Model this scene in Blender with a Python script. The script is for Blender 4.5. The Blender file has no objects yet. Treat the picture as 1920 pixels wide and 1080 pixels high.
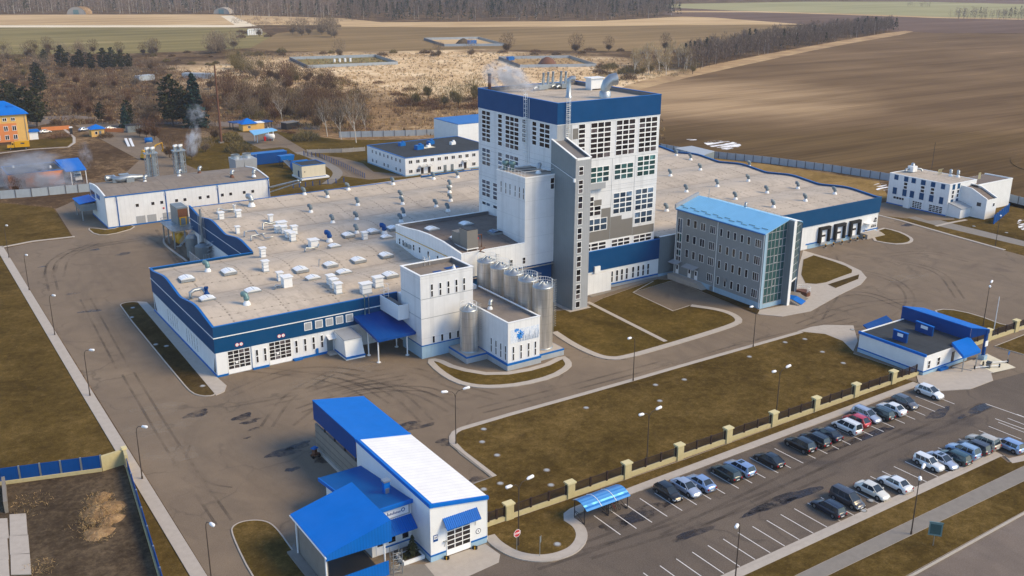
import bpy, math, random
from mathutils import Vector, Matrix
from mathutils.geometry import tessellate_polygon
random.seed(7)
R = math.radians
sc = bpy.context.scene
COL = sc.collection

# ---------------------------------------------------------------- camera (65 m up, looking over the plant)
CAM_Z = 65.0
FPX, PITCH, ROLL, YAW = 1838.52, 0.318440665, 0.00407913492, 0.982213838
_F = Vector((math.cos(YAW)*math.cos(PITCH), math.sin(YAW)*math.cos(PITCH), -math.sin(PITCH)))
_R0 = Vector((math.sin(YAW), -math.cos(YAW), 0))
_U0 = _R0.cross(_F)
_R = _R0*math.cos(ROLL) + _U0*math.sin(ROLL)
_U = -_R0*math.sin(ROLL) + _U0*math.cos(ROLL)
cd = bpy.data.cameras.new('camera'); cam = bpy.data.objects.new('camera', cd); COL.objects.link(cam)
m = Matrix((_R, _U, -_F)).transposed().to_4x4(); m.translation = (0, 0, CAM_Z); cam.matrix_world = m
cd.sensor_width = 36; cd.lens = FPX/1920*36; cd.clip_start = 1; cd.clip_end = 20000
sc.camera = cam

def P(px, py, z=0.0):
    """where the sight line of a photo pixel meets the height z (survey of the site)"""
    d = (px-960)*_R - (py-540)*_U + FPX*_F
    t = (z-CAM_Z)/d.z
    return Vector((d.x*t, d.y*t, z))
def P2(px, py, z=0.0):
    v = P(px, py, z); return (v.x, v.y)

# ---------------------------------------------------------------- light
SUN_EL, SUN_AZ = R(40), R(-46)          # azimuth measured from +X towards +Y
w = bpy.data.worlds.new('World'); sc.world = w; w.use_nodes = True
nt = w.node_tree; bg = nt.nodes['Background']
sky = nt.nodes.new('ShaderNodeTexSky'); sky.sky_type = 'NISHITA'; sky.sun_disc = False
sky.sun_elevation = SUN_EL; sky.sun_rotation = R(90) - SUN_AZ
sky.air_density = 1.0; sky.dust_density = 0.3; sky.ozone_density = 4.0
nt.links.new(sky.outputs[0], bg.inputs[0]); bg.inputs[1].default_value = 0.20
sl = bpy.data.lights.new('sun', 'SUN'); sl.energy = 3.15; sl.angle = R(26); sl.color = (1.0, 0.78, 0.44)
so = bpy.data.objects.new('sun', sl); COL.objects.link(so)
sd = Vector((math.cos(SUN_EL)*math.cos(SUN_AZ), math.cos(SUN_EL)*math.sin(SUN_AZ), math.sin(SUN_EL)))
so.rotation_euler = sd.to_track_quat('Z', 'Y').to_euler(); so.location = (0, 0, 300)
sc.view_settings.view_transform = 'Standard'; sc.view_settings.look = 'None'
sc.view_settings.exposure = 0.37; sc.view_settings.gamma = 1.0
sc.cycles.max_bounces = 5; sc.cycles.diffuse_bounces = 3; sc.cycles.glossy_bounces = 3
sc.cycles.transparent_max_bounces = 12; sc.cycles.volume_bounces = 1
sc.cycles.use_denoising = True

# ---------------------------------------------------------------- materials
def lin(r, g, b, k=1.0):
    f = lambda c: ((c/255.0)/12.92 if c/255.0 <= 0.04045 else ((c/255.0+0.055)/1.055)**2.4)*k
    return (f(r), f(g), f(b))
MATS = {}
class N:
    """tiny node helper"""
    def __init__(s, name):
        s.m = bpy.data.materials.new(name); s.m.use_nodes = True
        s.t = s.m.node_tree; s.b = s.t.nodes['Principled BSDF']
        s.geo = None
    def n(s, typ, **kw):
        x = s.t.nodes.new(typ)
        for k, v in kw.items(): setattr(x, k, v)
        return x
    def l(s, a, b): s.t.links.new(a, b)
    def pos(s):
        if s.geo is None: s.geo = s.n('ShaderNodeNewGeometry')
        return s.geo.outputs['Position']
    def scaled(s, sx, sy, sz, rot=0.0):
        mp = s.n('ShaderNodeMapping'); s.l(s.pos(), mp.inputs[0])
        mp.inputs['Scale'].default_value = (sx, sy, sz); mp.inputs['Rotation'].default_value = (0, 0, rot)
        return mp.outputs[0]
    def noise(s, scale=1.0, detail=4.0, rough=0.55, vec=None, dist=0.0):
        x = s.n('ShaderNodeTexNoise'); x.inputs['Scale'].default_value = scale
        x.inputs['Detail'].default_value = detail; x.inputs['Roughness'].default_value = rough
        x.inputs['Distortion'].default_value = dist
        s.l(vec if vec is not None else s.pos(), x.inputs['Vector']); return x.outputs['Fac']
    def ramp(s, fac, stops):
        x = s.n('ShaderNodeValToRGB'); e = x.color_ramp.elements
        while len(e) < len(stops): e.new(0.5)
        for i, (p, c) in enumerate(stops):
            e[i].position = p; e[i].color = (c, c, c, 1) if isinstance(c, (int, float)) else (*c, 1)
        s.l(fac, x.inputs[0]); return x.outputs[0]
    def mix(s, fac, a, b, mode='MIX'):
        x = s.n('ShaderNodeMix', data_type='RGBA', blend_type=mode)
        for sock, v in ((x.inputs[0], fac), (x.inputs[6], a), (x.inputs[7], b)):
            if isinstance(v, (int, float)): sock.default_value = v
            elif isinstance(v, tuple): sock.default_value = (*v, 1)
            else: s.l(v, sock)
        return x.outputs[2]
    def math(s, op, a, b=0.0, c=0.0):
        x = s.n('ShaderNodeMath', operation=op)
        for i, v in enumerate((a, b, c)):
            if isinstance(v, (int, float)): x.inputs[i].default_value = v
            else: s.l(v, x.inputs[i])
        return x.outputs[0]
    def xyz(s):
        x = s.n('ShaderNodeSeparateXYZ'); s.l(s.pos(), x.inputs[0]); return x.outputs
    def bump(s, h, strength=0.3, dist=0.05):
        x = s.n('ShaderNodeBump'); x.inputs['Strength'].default_value = strength; x.inputs['Distance'].default_value = dist
        s.l(h, x.inputs['Height']); s.l(x.outputs[0], s.b.inputs['Normal'])
    def color(s, c): s.l(c, s.b.inputs['Base Color'])
    def done(s, rough=0.6, metal=0.0, spec=None):
        s.b.inputs['Roughness'].default_value = rough; s.b.inputs['Metallic'].default_value = metal
        if spec is not None: s.b.inputs['Specular IOR Level'].default_value = spec
        MATS[s.m.name] = s.m; return s.m

def simple(name, col, rough=0.6, metal=0.0, var=0.12, scale=0.6, spec=0.4, dirt=0.0):
    """painted / coated surface with slow weathering variation"""
    n = N(name)
    a = n.noise(scale, 5, 0.6); b = n.noise(scale*9, 3, 0.6)
    f = n.math('ADD', n.math('MULTIPLY', a, 0.7), n.math('MULTIPLY', b, 0.3))
    c = n.ramp(f, [(0.3, tuple(x*(1-var) for x in col)), (0.7, tuple(min(1, x*(1+var)) for x in col))])
    if dirt:
        st = n.noise(1.0, 4, 0.65, n.scaled(1.3, 1.3, 0.12))
        c = n.mix(n.math('MULTIPLY', n.ramp(st, [(0.48, 0.0), (0.75, 1.0)]), dirt), c, tuple(x*0.55 for x in col))
    n.color(c); return n.done(rough, metal, spec)

def clad(name, col, pitch=0.30, joint=None, rough=0.45, depth=0.12, dirt=0.12, axis='xy', var=0.05, spec=0.4):
    """ribbed metal cladding: thin darker vertical grooves every pitch, horizontal panel joints every joint metres"""
    n = N(name); o = n.xyz()
    h = n.math('ADD', o[0], o[1]) if axis == 'xy' else (o[0] if axis == 'x' else o[1])
    g = n.math('FRACT', n.math('DIVIDE', h, pitch))
    g = n.math('LESS_THAN', g, 0.14)
    a = n.noise(0.5, 4, 0.6)
    c = n.ramp(a, [(0.3, tuple(x*(1-var) for x in col)), (0.7, tuple(min(1, x*(1+var)) for x in col))])
    c = n.mix(n.math('MULTIPLY', g, depth), c, tuple(x*0.4 for x in col))
    if joint:
        j = n.math('LESS_THAN', n.math('FRACT', n.math('DIVIDE', o[2], joint)), 0.09/joint)
        c = n.mix(n.math('MULTIPLY', j, 0.3), c, tuple(x*0.4 for x in col))
    st = n.noise(1.0, 4, 0.65, n.scaled(1.6, 1.6, 0.10))
    c = n.mix(n.math('MULTIPLY', n.ramp(st, [(0.5, 0.0), (0.8, 1.0)]), dirt), c, tuple(x*0.6 for x in col))
    fd = n.noise(0.22, 5, 0.65); c = n.mix(n.ramp(fd, [(0.42, 0.0), (0.75, 0.22)]), c, tuple(min(1, x*1.12+.03) for x in col))
    n.color(c); return n.done(rough, 0, spec)

WHITE = lin(232, 230, 226, 0.92)
clad('white_cladding', lin(222, 222, 221), 1.15, None, 0.5, 0.10, 0.22)
clad('white_panel', lin(214, 214, 214), 6.0, 3.6, 0.5, 0.16, 0.26)
simple('white_paint', lin(228, 228, 226), 0.45, var=0.05, dirt=0.12)
simple('white_trim', lin(235, 235, 232), 0.4, var=0.04)
simple('cream_plaster', lin(214, 204, 178), 0.8, var=0.07, dirt=0.2)
clad('blue_fascia', lin(0, 66, 108), 0.35, None, 0.5, 0.10, 0.10, spec=.15)
clad('blue_band', lin(0, 66, 114), 0.30, None, 0.5, 0.12, 0.08, spec=.15)
simple('blue_trim', lin(4, 96, 168), 0.45, var=0.06, spec=.2)
clad('blue_roof', lin(0, 102, 190), 0.42, None, 0.5, 0.10, 0.06, axis='y', spec=.12)
clad('blue_roof_ribbed', lin(0, 82, 150), 0.42, None, 0.5, 0.5, 0.06, axis='y', spec=.12)
clad('blue_ribbed', lin(0, 96, 180), 0.36, None, 0.5, 0.45, 0.06, axis='x', spec=.15)
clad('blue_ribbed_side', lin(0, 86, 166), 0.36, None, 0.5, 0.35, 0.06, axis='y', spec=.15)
clad('blue_dark', lin(0, 64, 128), 0.40, None, 0.5, 0.15, 0.08, spec=.15)
clad('canopy_blue', lin(0, 64, 134), 0.9, None, 0.45, 0.10, 0.08, axis='x', spec=.2)
clad('sky_blue_roof', lin(120, 182, 222), 0.62, None, 0.42, 0.22, 0.08, axis='y')
clad('grey_cladding', lin(116, 126, 130), 0.62, None, 0.45, 0.18, 0.10)
clad('grey_light_cladding', lin(158, 160, 162), 0.45, None, 0.42, 0.25, 0.08)
clad('office_grey', lin(134, 139, 140), 0.6, None, 0.5, 0.12, 0.08)
simple('flower_blue', lin(0, 128, 214), 0.5, var=0.08, scale=4)
simple('plinth_blue', lin(150, 178, 196), 0.6, var=0.08, dirt=0.2)
simple('plinth_grey', lin(160, 164, 166), 0.75, var=0.10, dirt=0.3)
simple('grey_panel', lin(118, 114, 108), 0.6, var=0.05)
simple('parapet_grey', lin(112, 108, 106), 0.6, var=0.08, dirt=0.3)
simple('galvanised', lin(165, 170, 172), 0.42, 0.75, var=0.15)
simple('grey_metal', lin(120, 128, 130), 0.5, 0.3, var=0.15)
simple('teal_metal', lin(105, 135, 135), 0.45, 0.3, var=0.15)
simple('lamp_post', lin(74, 62, 52), 0.6, 0.2, var=0.15)
simple('cowl_grey', lin(104, 116, 122), 0.5, 0.2, var=0.2)
simple('dark_metal', lin(45, 45, 48), 0.5, 0.3, var=0.1)
simple('black_rubber', lin(24, 24, 26), 0.8, var=0.1)
simple('rust_metal', lin(110, 72, 52), 0.75, 0.2, var=0.25, scale=3)
simple('yellow_paint', lin(214, 160, 24), 0.45, var=0.08)
simple('red_paint', lin(190, 30, 34), 0.4, var=0.05)
simple('orange_plaster', lin(208, 128, 74), 0.85, var=0.07, dirt=0.15)
simple('ochre_plaster', lin(216, 172, 98), 0.85, var=0.06, dirt=0.15)
simple('pillar_stone', lin(186, 172, 128), 0.85, var=0.10, scale=2.0, dirt=0.15)
simple('pillar_cap', lin(205, 192, 146), 0.85, var=0.08, scale=2.0)
simple('iron_brown', lin(52, 36, 30), 0.6, 0.1, var=0.15)
simple('concrete', lin(172, 162, 150), 0.9, var=0.10, scale=1.1, dirt=0.0)
simple('concrete_dark', lin(128, 121, 112), 0.9, var=0.14, scale=0.9)
simple('concrete_wall', lin(156, 150, 142), 0.9, var=0.12, scale=0.8, dirt=0.3)
simple('fence_concrete', lin(158, 166, 172), 0.85, var=0.10, scale=0.5, dirt=0.25)
simple('fence_shadow', lin(92, 92, 96), 0.85, var=0.12, scale=0.5)
simple('bark', lin(70, 56, 46), 0.95, var=0.25, scale=3)
simple('birch_bark', lin(196, 186, 172), 0.85, var=0.25, scale=4)
simple('sign_white', lin(235, 235, 235), 0.5, var=0.03)
simple('paint_line', lin(214, 210, 204), 0.7, var=0.14, scale=4)
simple('pvc_white', lin(238, 238, 238), 0.35, var=0.03)
simple('snow', lin(240, 238, 236), 0.8, var=0.04)
simple('puddle', lin(76, 72, 84), 0.08, var=0.1)

def stainless():
    n = N('stainless'); o = n.xyz()
    band = n.math('LESS_THAN', n.math('FRACT', n.math('DIVIDE', o[2], 1.5)), 0.03)
    st = n.noise(1.0, 4, 0.6, n.scaled(3, 3, 0.15))
    c = n.ramp(st, [(0.3, lin(168, 162, 154)), (0.7, lin(214, 208, 200))])
    c = n.mix(n.math('MULTIPLY', band, 0.35), c, lin(90, 86, 82)); n.color(c)
    n.done(0.34, 0.62)
stainless()

def glass(name, a, b, rough=0.06):
    n = N(name); x = n.noise(0.9, 2, 0.5); oi = n.n('ShaderNodeObjectInfo')
    y = n.n('ShaderNodeNewGeometry').outputs['Random Per Island']
    c = n.ramp(n.math('ADD', n.math('MULTIPLY', x, 0.25), n.math('MULTIPLY', y, 0.75)), [(0.12, a), (0.72, b), (0.80, b), (0.86, tuple(min(1, v*2.6+.03) for v in b))])  # palest panes stand for blinds, and for reflections put into the colour
    n.color(c); n.done(rough, 0.0, 0.5)
glass('glass_dark', lin(14, 14, 18), lin(58, 52, 54), 0.08)
glass('glass_teal', lin(16, 34, 38), lin(54, 92, 92), 0.05)
glass('glass_blue', lin(20, 30, 46), lin(70, 88, 108), 0.06)
glass('car_glass', lin(20, 26, 32), lin(44, 54, 62), 0.04)
glass('skylight_glass', lin(214, 216, 216), lin(234, 234, 232), 0.35)
glass('polycarbonate', lin(40, 110, 180), lin(96, 160, 214), 0.18)

def roof_mat(name, base, dot=0.55, px=9.35, py=9.35, oy=151.0, ox=42.0, valley=True, stain=0.4):
    """bitumen roofing: dotted seam lines on a grid, cloudy staining, paler repair patches, dirty valleys"""
    n = N(name); o = n.xyz()
    a = n.noise(0.10, 5, 0.6); b = n.noise(0.9, 4, 0.65)
    c = n.ramp(n.math('ADD', n.math('MULTIPLY', a, 0.65), n.math('MULTIPLY', b, 0.35)),
               [(0.25, tuple(x*0.80 for x in base)), (0.5, base), (0.75, tuple(x*1.14 for x in base))])
    ys = n.math('SUBTRACT', o[1], oy); xs = n.math('SUBTRACT', o[0], ox)
    wob = n.math('MULTIPLY', n.math('SUBTRACT', n.noise(0.25, 3, 0.5), 0.5), 0.7)
    sx_ = n.math('DIVIDE', o[0], 1.04); wr = n.n('ShaderNodeTexWhiteNoise', noise_dimensions='2D'); cb = n.n('ShaderNodeCombineXYZ'); n.l(n.math('FLOOR', sx_), cb.inputs[0]); n.l(n.math('FLOOR', n.math('DIVIDE', o[1], 9.35)), cb.inputs[1]); n.l(cb.outputs[0], wr.inputs['Vector'])
    c = n.mix(0.10, c, n.ramp(wr.outputs['Value'], [(0, tuple(v*.5 for v in base)), (1, tuple(min(1, v*1.3) for v in base))]))
    c = n.mix(n.math('MULTIPLY', n.math('LESS_THAN', n.math('FRACT', sx_), .07), .16), c, tuple(v*.5 for v in base))
    cell = n.n('ShaderNodeCombineXYZ')
    n.l(n.math('FLOOR', n.math('DIVIDE', xs, px)), cell.inputs[0]); n.l(n.math('FLOOR', n.math('DIVIDE', ys, py)), cell.inputs[1])
    wn = n.n('ShaderNodeTexWhiteNoise', noise_dimensions='2D'); n.l(cell.outputs[0], wn.inputs['Vector'])
    c = n.mix(0.16, c, n.ramp(wn.outputs['Value'], [(0, tuple(x*0.55 for x in base)), (1, tuple(min(1, x*1.35) for x in base))]))
    lx = n.math('LESS_THAN', n.math('ABSOLUTE', n.math('SUBTRACT', n.math('FRACT', n.math('DIVIDE', n.math('ADD', xs, wob), px)), 0.5)), 0.16/px)
    ly = n.math('LESS_THAN', n.math('ABSOLUTE', n.math('SUBTRACT', n.math('FRACT', n.math('DIVIDE', n.math('ADD', ys, wob), py)), 0.5)), 0.14/py)
    dx = n.math('LESS_THAN', n.math('FRACT', n.math('DIVIDE', o[0], 1.5)), 0.22)
    dy = n.math('LESS_THAN', n.math('FRACT', n.math('DIVIDE', o[1], 1.15)), 0.30)
    mask = n.math('MAXIMUM', n.math('MULTIPLY', lx, dy), n.math('MULTIPLY', ly, dx))
    soft = n.math('MULTIPLY', n.math('MAXIMUM', lx, ly), 0.18)
    c = n.mix(soft, c, tuple(x*0.5 for x in base))
    c = n.mix(n.math('MULTIPLY', mask, dot), c, lin(40, 36, 34))
    if valley:
        v = n.math('ABSOLUTE', n.math('SUBTRACT', n.math('FRACT', n.math('ADD', n.math('DIVIDE', ys, 18.7), 0.5)), 0.5))
        vm = n.ramp(v, [(0.0, 1.0), (0.035, 0.25), (0.14, 0.0)])
        c = n.mix(n.math('MULTIPLY', n.math('MULTIPLY', vm, stain), n.ramp(n.noise(0.35, 4, 0.6), [(0.35, 0.35), (0.65, 1.0)])), c, tuple(x*0.42 for x in base))
    rg = n.noise(0.13, 4, 0.6, dist=.6); c = n.mix(n.ramp(rg, [(0.50, 0.0), (0.53, 0.28), (0.56, 0.06), (0.62, 0.0)]), c, tuple(x*0.5 for x in base))
    c = n.mix(n.ramp(n.noise(0.6, 5, 0.75, n.scaled(1, .25, 1)), [(0.56, 0.0), (0.72, 0.35)]), c, tuple(x*0.6 for x in base))
    pt = n.ramp(n.noise(0.17, 4, 0.7), [(0.60, 0.0), (0.72, 0.5)])
    c = n.mix(pt, c, tuple(x*0.62 for x in base))
    n.color(c); n.bump(n.noise(6, 3, 0.6), 0.15, 0.03); n.done(0.92, 0, 0.08)
roof_mat('roof_felt', lin(184, 171, 155), stain=0.6)
roof_mat('roof_felt_dark', lin(122, 110, 101), 0.3, valley=False)
roof_mat('roof_felt_mid', lin(134, 124, 114), 0.3, valley=False)
roof_mat('roof_black', lin(62, 66, 70), 0.0, valley=False)

def ground_mats():
    # asphalt of the yard: warm grey, tyre-polished swathes, pale dust, dark damp blotches
    def asphalt(name, base, dust, damp, dk):
        n = N(name)
        a = n.noise(0.035, 6, 0.62, dist=0.6); b = n.noise(0.3, 5, 0.65); d = n.noise(7, 3, 0.7)
        sw = n.noise(0.06, 5, 0.6, n.scaled(1.0, 0.35, 1, 0.35), dist=1.6)
        c = n.ramp(a, [(0.28, tuple(x*0.80 for x in base)), (0.5, base), (0.72, dust)])
        c = n.mix(0.35, c, n.ramp(b, [(0.3, tuple(x*0.72 for x in base)), (0.7, tuple(x*1.25 for x in base))]))
        c = n.mix(n.math('MULTIPLY', n.ramp(sw, [(0.50, 0.0), (0.56, 1.0), (0.60, 0.2), (0.66, 0.0)]), 0.35), c, tuple(x*0.62 for x in base))
        dm = n.ramp(n.noise(0.055, 5, 0.6, n.scaled(1, 1.6, 1), dist=0.8), [(0.60, 0.0), (0.70, 1.0)])
        c = n.mix(n.math('MULTIPLY', dm, dk), c, damp)
        vo = n.n('ShaderNodeTexVoronoi', feature='DISTANCE_TO_EDGE'); wv = n.n('ShaderNodeVectorMath', operation='ADD'); nn3 = n.n('ShaderNodeTexNoise'); nn3.inputs['Scale'].default_value = .25; n.l(n.pos(), nn3.inputs['Vector']); sc3 = n.n('ShaderNodeVectorMath', operation='SCALE'); sc3.inputs['Scale'].default_value = 5.0; n.l(nn3.outputs['Color'], sc3.inputs[0]); n.l(n.pos(), wv.inputs[0]); n.l(sc3.outputs[0], wv.inputs[1]); n.l(wv.outputs[0], vo.inputs['Vector']); vo.inputs['Scale'].default_value = .075
        ck = n.math('MULTIPLY', n.ramp(vo.outputs['Distance'], [(0.0, 1.0), (0.010, 0.5), (0.022, 0.0)]), n.ramp(n.noise(.09, 3, .6), [(.46, 0.0), (.6, .6)]))
        c = n.mix(ck, c, tuple(x*0.45 for x in base))
        c = n.mix(0.10, c, n.ramp(d, [(0.3, 0.0), (0.7, 0.6)]))
        n.color(c); n.bump(d, 0.2, 0.03); n.done(0.92, 0, 0.08)
    asphalt('asphalt', lin(119, 102, 82), lin(140, 122, 99), lin(84, 70, 58), 0.55)
    asphalt('asphalt_parking', lin(94, 81, 68), lin(108, 94, 79), lin(60, 51, 46), 0.75)
    asphalt('asphalt_road', lin(112, 98, 86), lin(130, 118, 108), lin(90, 80, 76), 0.5)
    def grass(name, a, b, c_, fine=5.0, sc_=0.09, streak=0.0, rot=0.0):
        n = N(name)
        x = n.noise(sc_, 6, 0.65); y = n.noise(sc_*9, 5, 0.7); z = n.noise(fine, 4, 0.75)
        f = n.math('ADD', n.math('ADD', n.math('MULTIPLY', x, 0.40), n.math('MULTIPLY', y, 0.30)), n.math('MULTIPLY', z, 0.30))
        c = n.ramp(f, [(0.37, a), (0.5, b), (0.62, c_)])
        c = n.mix(n.ramp(n.noise(2.2, 3, 0.8), [(0.62, 0.0), (0.74, 0.55)]), c, tuple(v*1.5 for v in c_))
        bp = n.noise(.05, 6, .72, dist=.8); c = n.mix(n.ramp(bp, [(.54, 0.0), (.66, .5)]), c, tuple(v*.72 for v in a)); c = n.mix(n.ramp(n.noise(.45, 6, .75, dist=.5), [(.57, 0.0), (.70, .45)]), c, tuple(min(1, v*1.25) for v in c_))
        if streak:
            s_ = n.noise(1.0, 4, 0.6, n.scaled(0.02, 0.5, 1, rot))
            c = n.mix(streak, c, n.ramp(s_, [(0.35, tuple(v*0.7 for v in b)), (0.65, tuple(v*1.25 for v in c_))]))
        n.color(c); n.bump(z, 0.6, 0.08); n.done(0.98, 0, 0.0)
    grass('lawn', lin(62, 49, 25), lin(87, 71, 37), lin(120, 98, 58))
    grass('lawn_green', lin(66, 54, 25), lin(86, 71, 34), lin(116, 95, 52))
    grass('lawn_dark', lin(48, 38, 22), lin(74, 61, 37), lin(98, 81, 52))
    grass('dry_verge', lin(112, 90, 52), lin(138, 112, 68), lin(160, 132, 86))
    def patches(n, els, wob, lo=.10, hi=.55):
        """mask of broad soft-edged ground patches (centre as surveyed, half widths in metres)"""
        best = None; ang = math.atan2(_R.y, _R.x)
        for px, py, wx, wy in els:
            c = P(px, py); mp = n.n('ShaderNodeMapping', vector_type='TEXTURE'); n.l(n.pos(), mp.inputs[0])
            mp.inputs['Location'].default_value = (c.x, c.y, 0); mp.inputs['Rotation'].default_value = (0, 0, ang); mp.inputs['Scale'].default_value = (wx, wy, 1e4)
            ln = n.n('ShaderNodeVectorMath', operation='LENGTH'); n.l(mp.outputs[0], ln.inputs[0]); d = n.math('SUBTRACT', 1.25, ln.outputs['Value'])
            best = d if best is None else n.math('MAXIMUM', best, d)
        return n.ramp(n.math('ADD', best, wob), [(lo, 0.0), (hi, 1.0)])
    def ground():
        """open land: brown scrub turning to pale straw meadow and to rough brown pasture in broad patches, the straw paled to carry mid-distance sunlight"""
        n = N('scrub_ground')
        x = n.noise(.035, 6, 0.65); y = n.noise(.31, 5, 0.7); z = n.noise(1.3, 4, 0.75)
        f = n.math('ADD', n.math('ADD', n.math('MULTIPLY', x, 0.42), n.math('MULTIPLY', y, 0.33)), n.math('MULTIPLY', z, 0.25))
        scrub = n.ramp(f, [(0.36, lin(58, 45, 35)), (0.5, lin(86, 69, 52)), (0.64, lin(158, 131, 98))])
        straw = n.ramp(f, [(0.36, lin(140, 112, 80)), (0.49, lin(206, 176, 136)), (0.6, lin(236, 212, 174))])  # dry grass, its colour also brightened to imitate the sunnier middle band
        brown = n.ramp(f, [(0.36, lin(88, 68, 48)), (0.5, lin(130, 104, 75)), (0.62, lin(186, 158, 120))])
        ang = math.atan2(_R.y, _R.x); wob = n.math('MULTIPLY', n.math('SUBTRACT', n.noise(.012, 5, .65), .5), 1.6)
        patch = lambda els: patches(n, els, wob)
        c = n.mix(patch([(900, 228, 75, 95), (700, 225, 70, 80), (1180, 215, 90, 90)]), scrub, brown)
        c = n.mix(patch([(760, 122, 105, 150), (980, 140, 85, 140), (560, 128, 75, 120), (1120, 150, 60, 100), (860, 165, 60, 60)]), c, straw)
        n.color(c); n.bump(z, 0.6, 0.08); n.done(0.98, 0, 0.0)
    ground()
    grass('straw_meadow', lin(150, 122, 88), lin(206, 176, 136), lin(232, 208, 170), 0.45, 0.03)
    grass('straw_brown', lin(98, 76, 54), lin(138, 112, 82), lin(186, 158, 120), 0.6, 0.04)
    grass('dirt', lin(52, 43, 34), lin(80, 68, 54), lin(112, 96, 76), 1.2, 0.12)
    def field(name, cols, rot, sx, sy, extra=0.5):
        n = N(name)
        v = n.scaled(sx, sy, 1, rot)
        s1 = n.noise(1.0, 5, 0.62, v, 0.4); s2 = n.noise(0.006, 4, 0.55); s3 = n.noise(0.5, 4, 0.7)
        f = n.math('ADD', n.math('MULTIPLY', s1, 0.50), n.math('ADD', n.math('MULTIPLY', s2, extra*0.7), n.math('MULTIPLY', s3, 0.15)))
        c = n.ramp(f, [(0.30, cols[0]), (0.46, cols[1]), (0.58, cols[2]), (0.70, cols[3])])
        n.color(c); n.done(0.98, 0, 0.0)
        return n
    n = N('field_brown')
    v = n.scaled(.006, .06, 1, R(12)); fu = n.noise(1.0, 5, .62, v, .4); f2 = n.noise(1.0, 4, .6, n.scaled(.012, .55, 1, R(12)), .2); lg = n.noise(.006, 4, .55)
    f = n.math('ADD', n.math('MULTIPLY', fu, .42), n.math('ADD', n.math('MULTIPLY', f2, .26), n.math('MULTIPLY', lg, .32)))
    c = n.ramp(f, [(.32, lin(84, 66, 50)), (.46, lin(106, 86, 64)), (.58, lin(127, 104, 78)), (.70, lin(160, 132, 100))])
    wob = n.math('MULTIPLY', n.math('SUBTRACT', n.noise(1.0, 5, .65, n.scaled(.006, .03, 1, R(12))), .5), 1.3)
    c = n.mix(n.math('MULTIPLY', patches(n, [(1270, 172, 95, 60), (1310, 200, 80, 40)], wob, .0, 1.0), .7), c, n.ramp(f, [(.34, lin(140, 113, 86)), (.6, lin(206, 176, 136))]))
    c = n.mix(n.math('MULTIPLY', patches(n, [(1320, 262, 70, 40), (1480, 278, 75, 50), (1660, 300, 75, 50), (1850, 340, 70, 50), (1750, 260, 60, 30)], wob, .0, .7), .9), c, n.ramp(f, [(.36, lin(66, 52, 36)), (.6, lin(106, 86, 58))]))
    n.color(c); n.bump(f2, .5, .2); n.done(.98, 0, 0.0)
    field('field_green', [lin(96, 88, 58), lin(120, 110, 74), lin(140, 126, 86), lin(166, 148, 108)], R(-32), 0.004, 0.05)
    field('field_olive', [lin(104, 86, 60), lin(124, 104, 74), lin(142, 119, 86), lin(164, 138, 100)], R(-32), 0.004, 0.04)
    field('field_tan', [lin(150, 124, 90), lin(176, 148, 110), lin(196, 168, 128), lin(214, 190, 150)], R(-32), 0.004, 0.04)
    field('field_purple', [lin(88, 72, 64), lin(102, 84, 74), lin(114, 95, 84), lin(132, 110, 94)], R(-32), 0.003, 0.03)
    field('field_far_green', [lin(130, 128, 92), lin(146, 142, 104), lin(158, 152, 114), lin(176, 168, 130)], R(-32), 0.002, 0.02)
    field('path_light', [lin(196, 180, 152), lin(214, 198, 170), lin(226, 212, 186), lin(236, 224, 202)], R(-32), 0.01, 0.05)
    # edge blend strip: straw colour along the tree line of the big field
    n = N('field_edge'); a = n.noise(0.05, 5, 0.7)
    n.color(n.ramp(a, [(0.35, lin(140, 112, 80)), (0.65, lin(188, 158, 116))])); n.done(0.98, 0, 0.1)
ground_mats()

def twig(name, a, b, rough=0.9):
    n = N(name); g = n.n('ShaderNodeNewGeometry').outputs['Random Per Island']
    oi = n.n('ShaderNodeObjectInfo').outputs['Random']
    f = n.math('ADD', n.math('MULTIPLY', g, 0.6), n.math('MULTIPLY', oi, 0.4))
    n.color(n.ramp(f, [(0.1, a), (0.9, b)])); n.done(rough, 0, 0.1)
twig('twigs_brown', lin(74, 58, 43), lin(116, 93, 70))
twig('twigs_red', lin(82, 58, 42), lin(120, 89, 66))
twig('twigs_grey', lin(92, 80, 66), lin(150, 130, 106))
twig('twigs_olive', lin(88, 78, 48), lin(132, 116, 76))
twig('twigs_pale', lin(138, 120, 88), lin(190, 168, 130))
twig('needles_dark', lin(20, 28, 20), lin(66, 68, 44))
twig('needles_blue', lin(18, 34, 34), lin(54, 78, 70))
twig('straw_tufts', lin(150, 122, 82), lin(206, 174, 124))
twig('forest_twigs', lin(78, 66, 56), lin(138, 118, 102))

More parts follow.
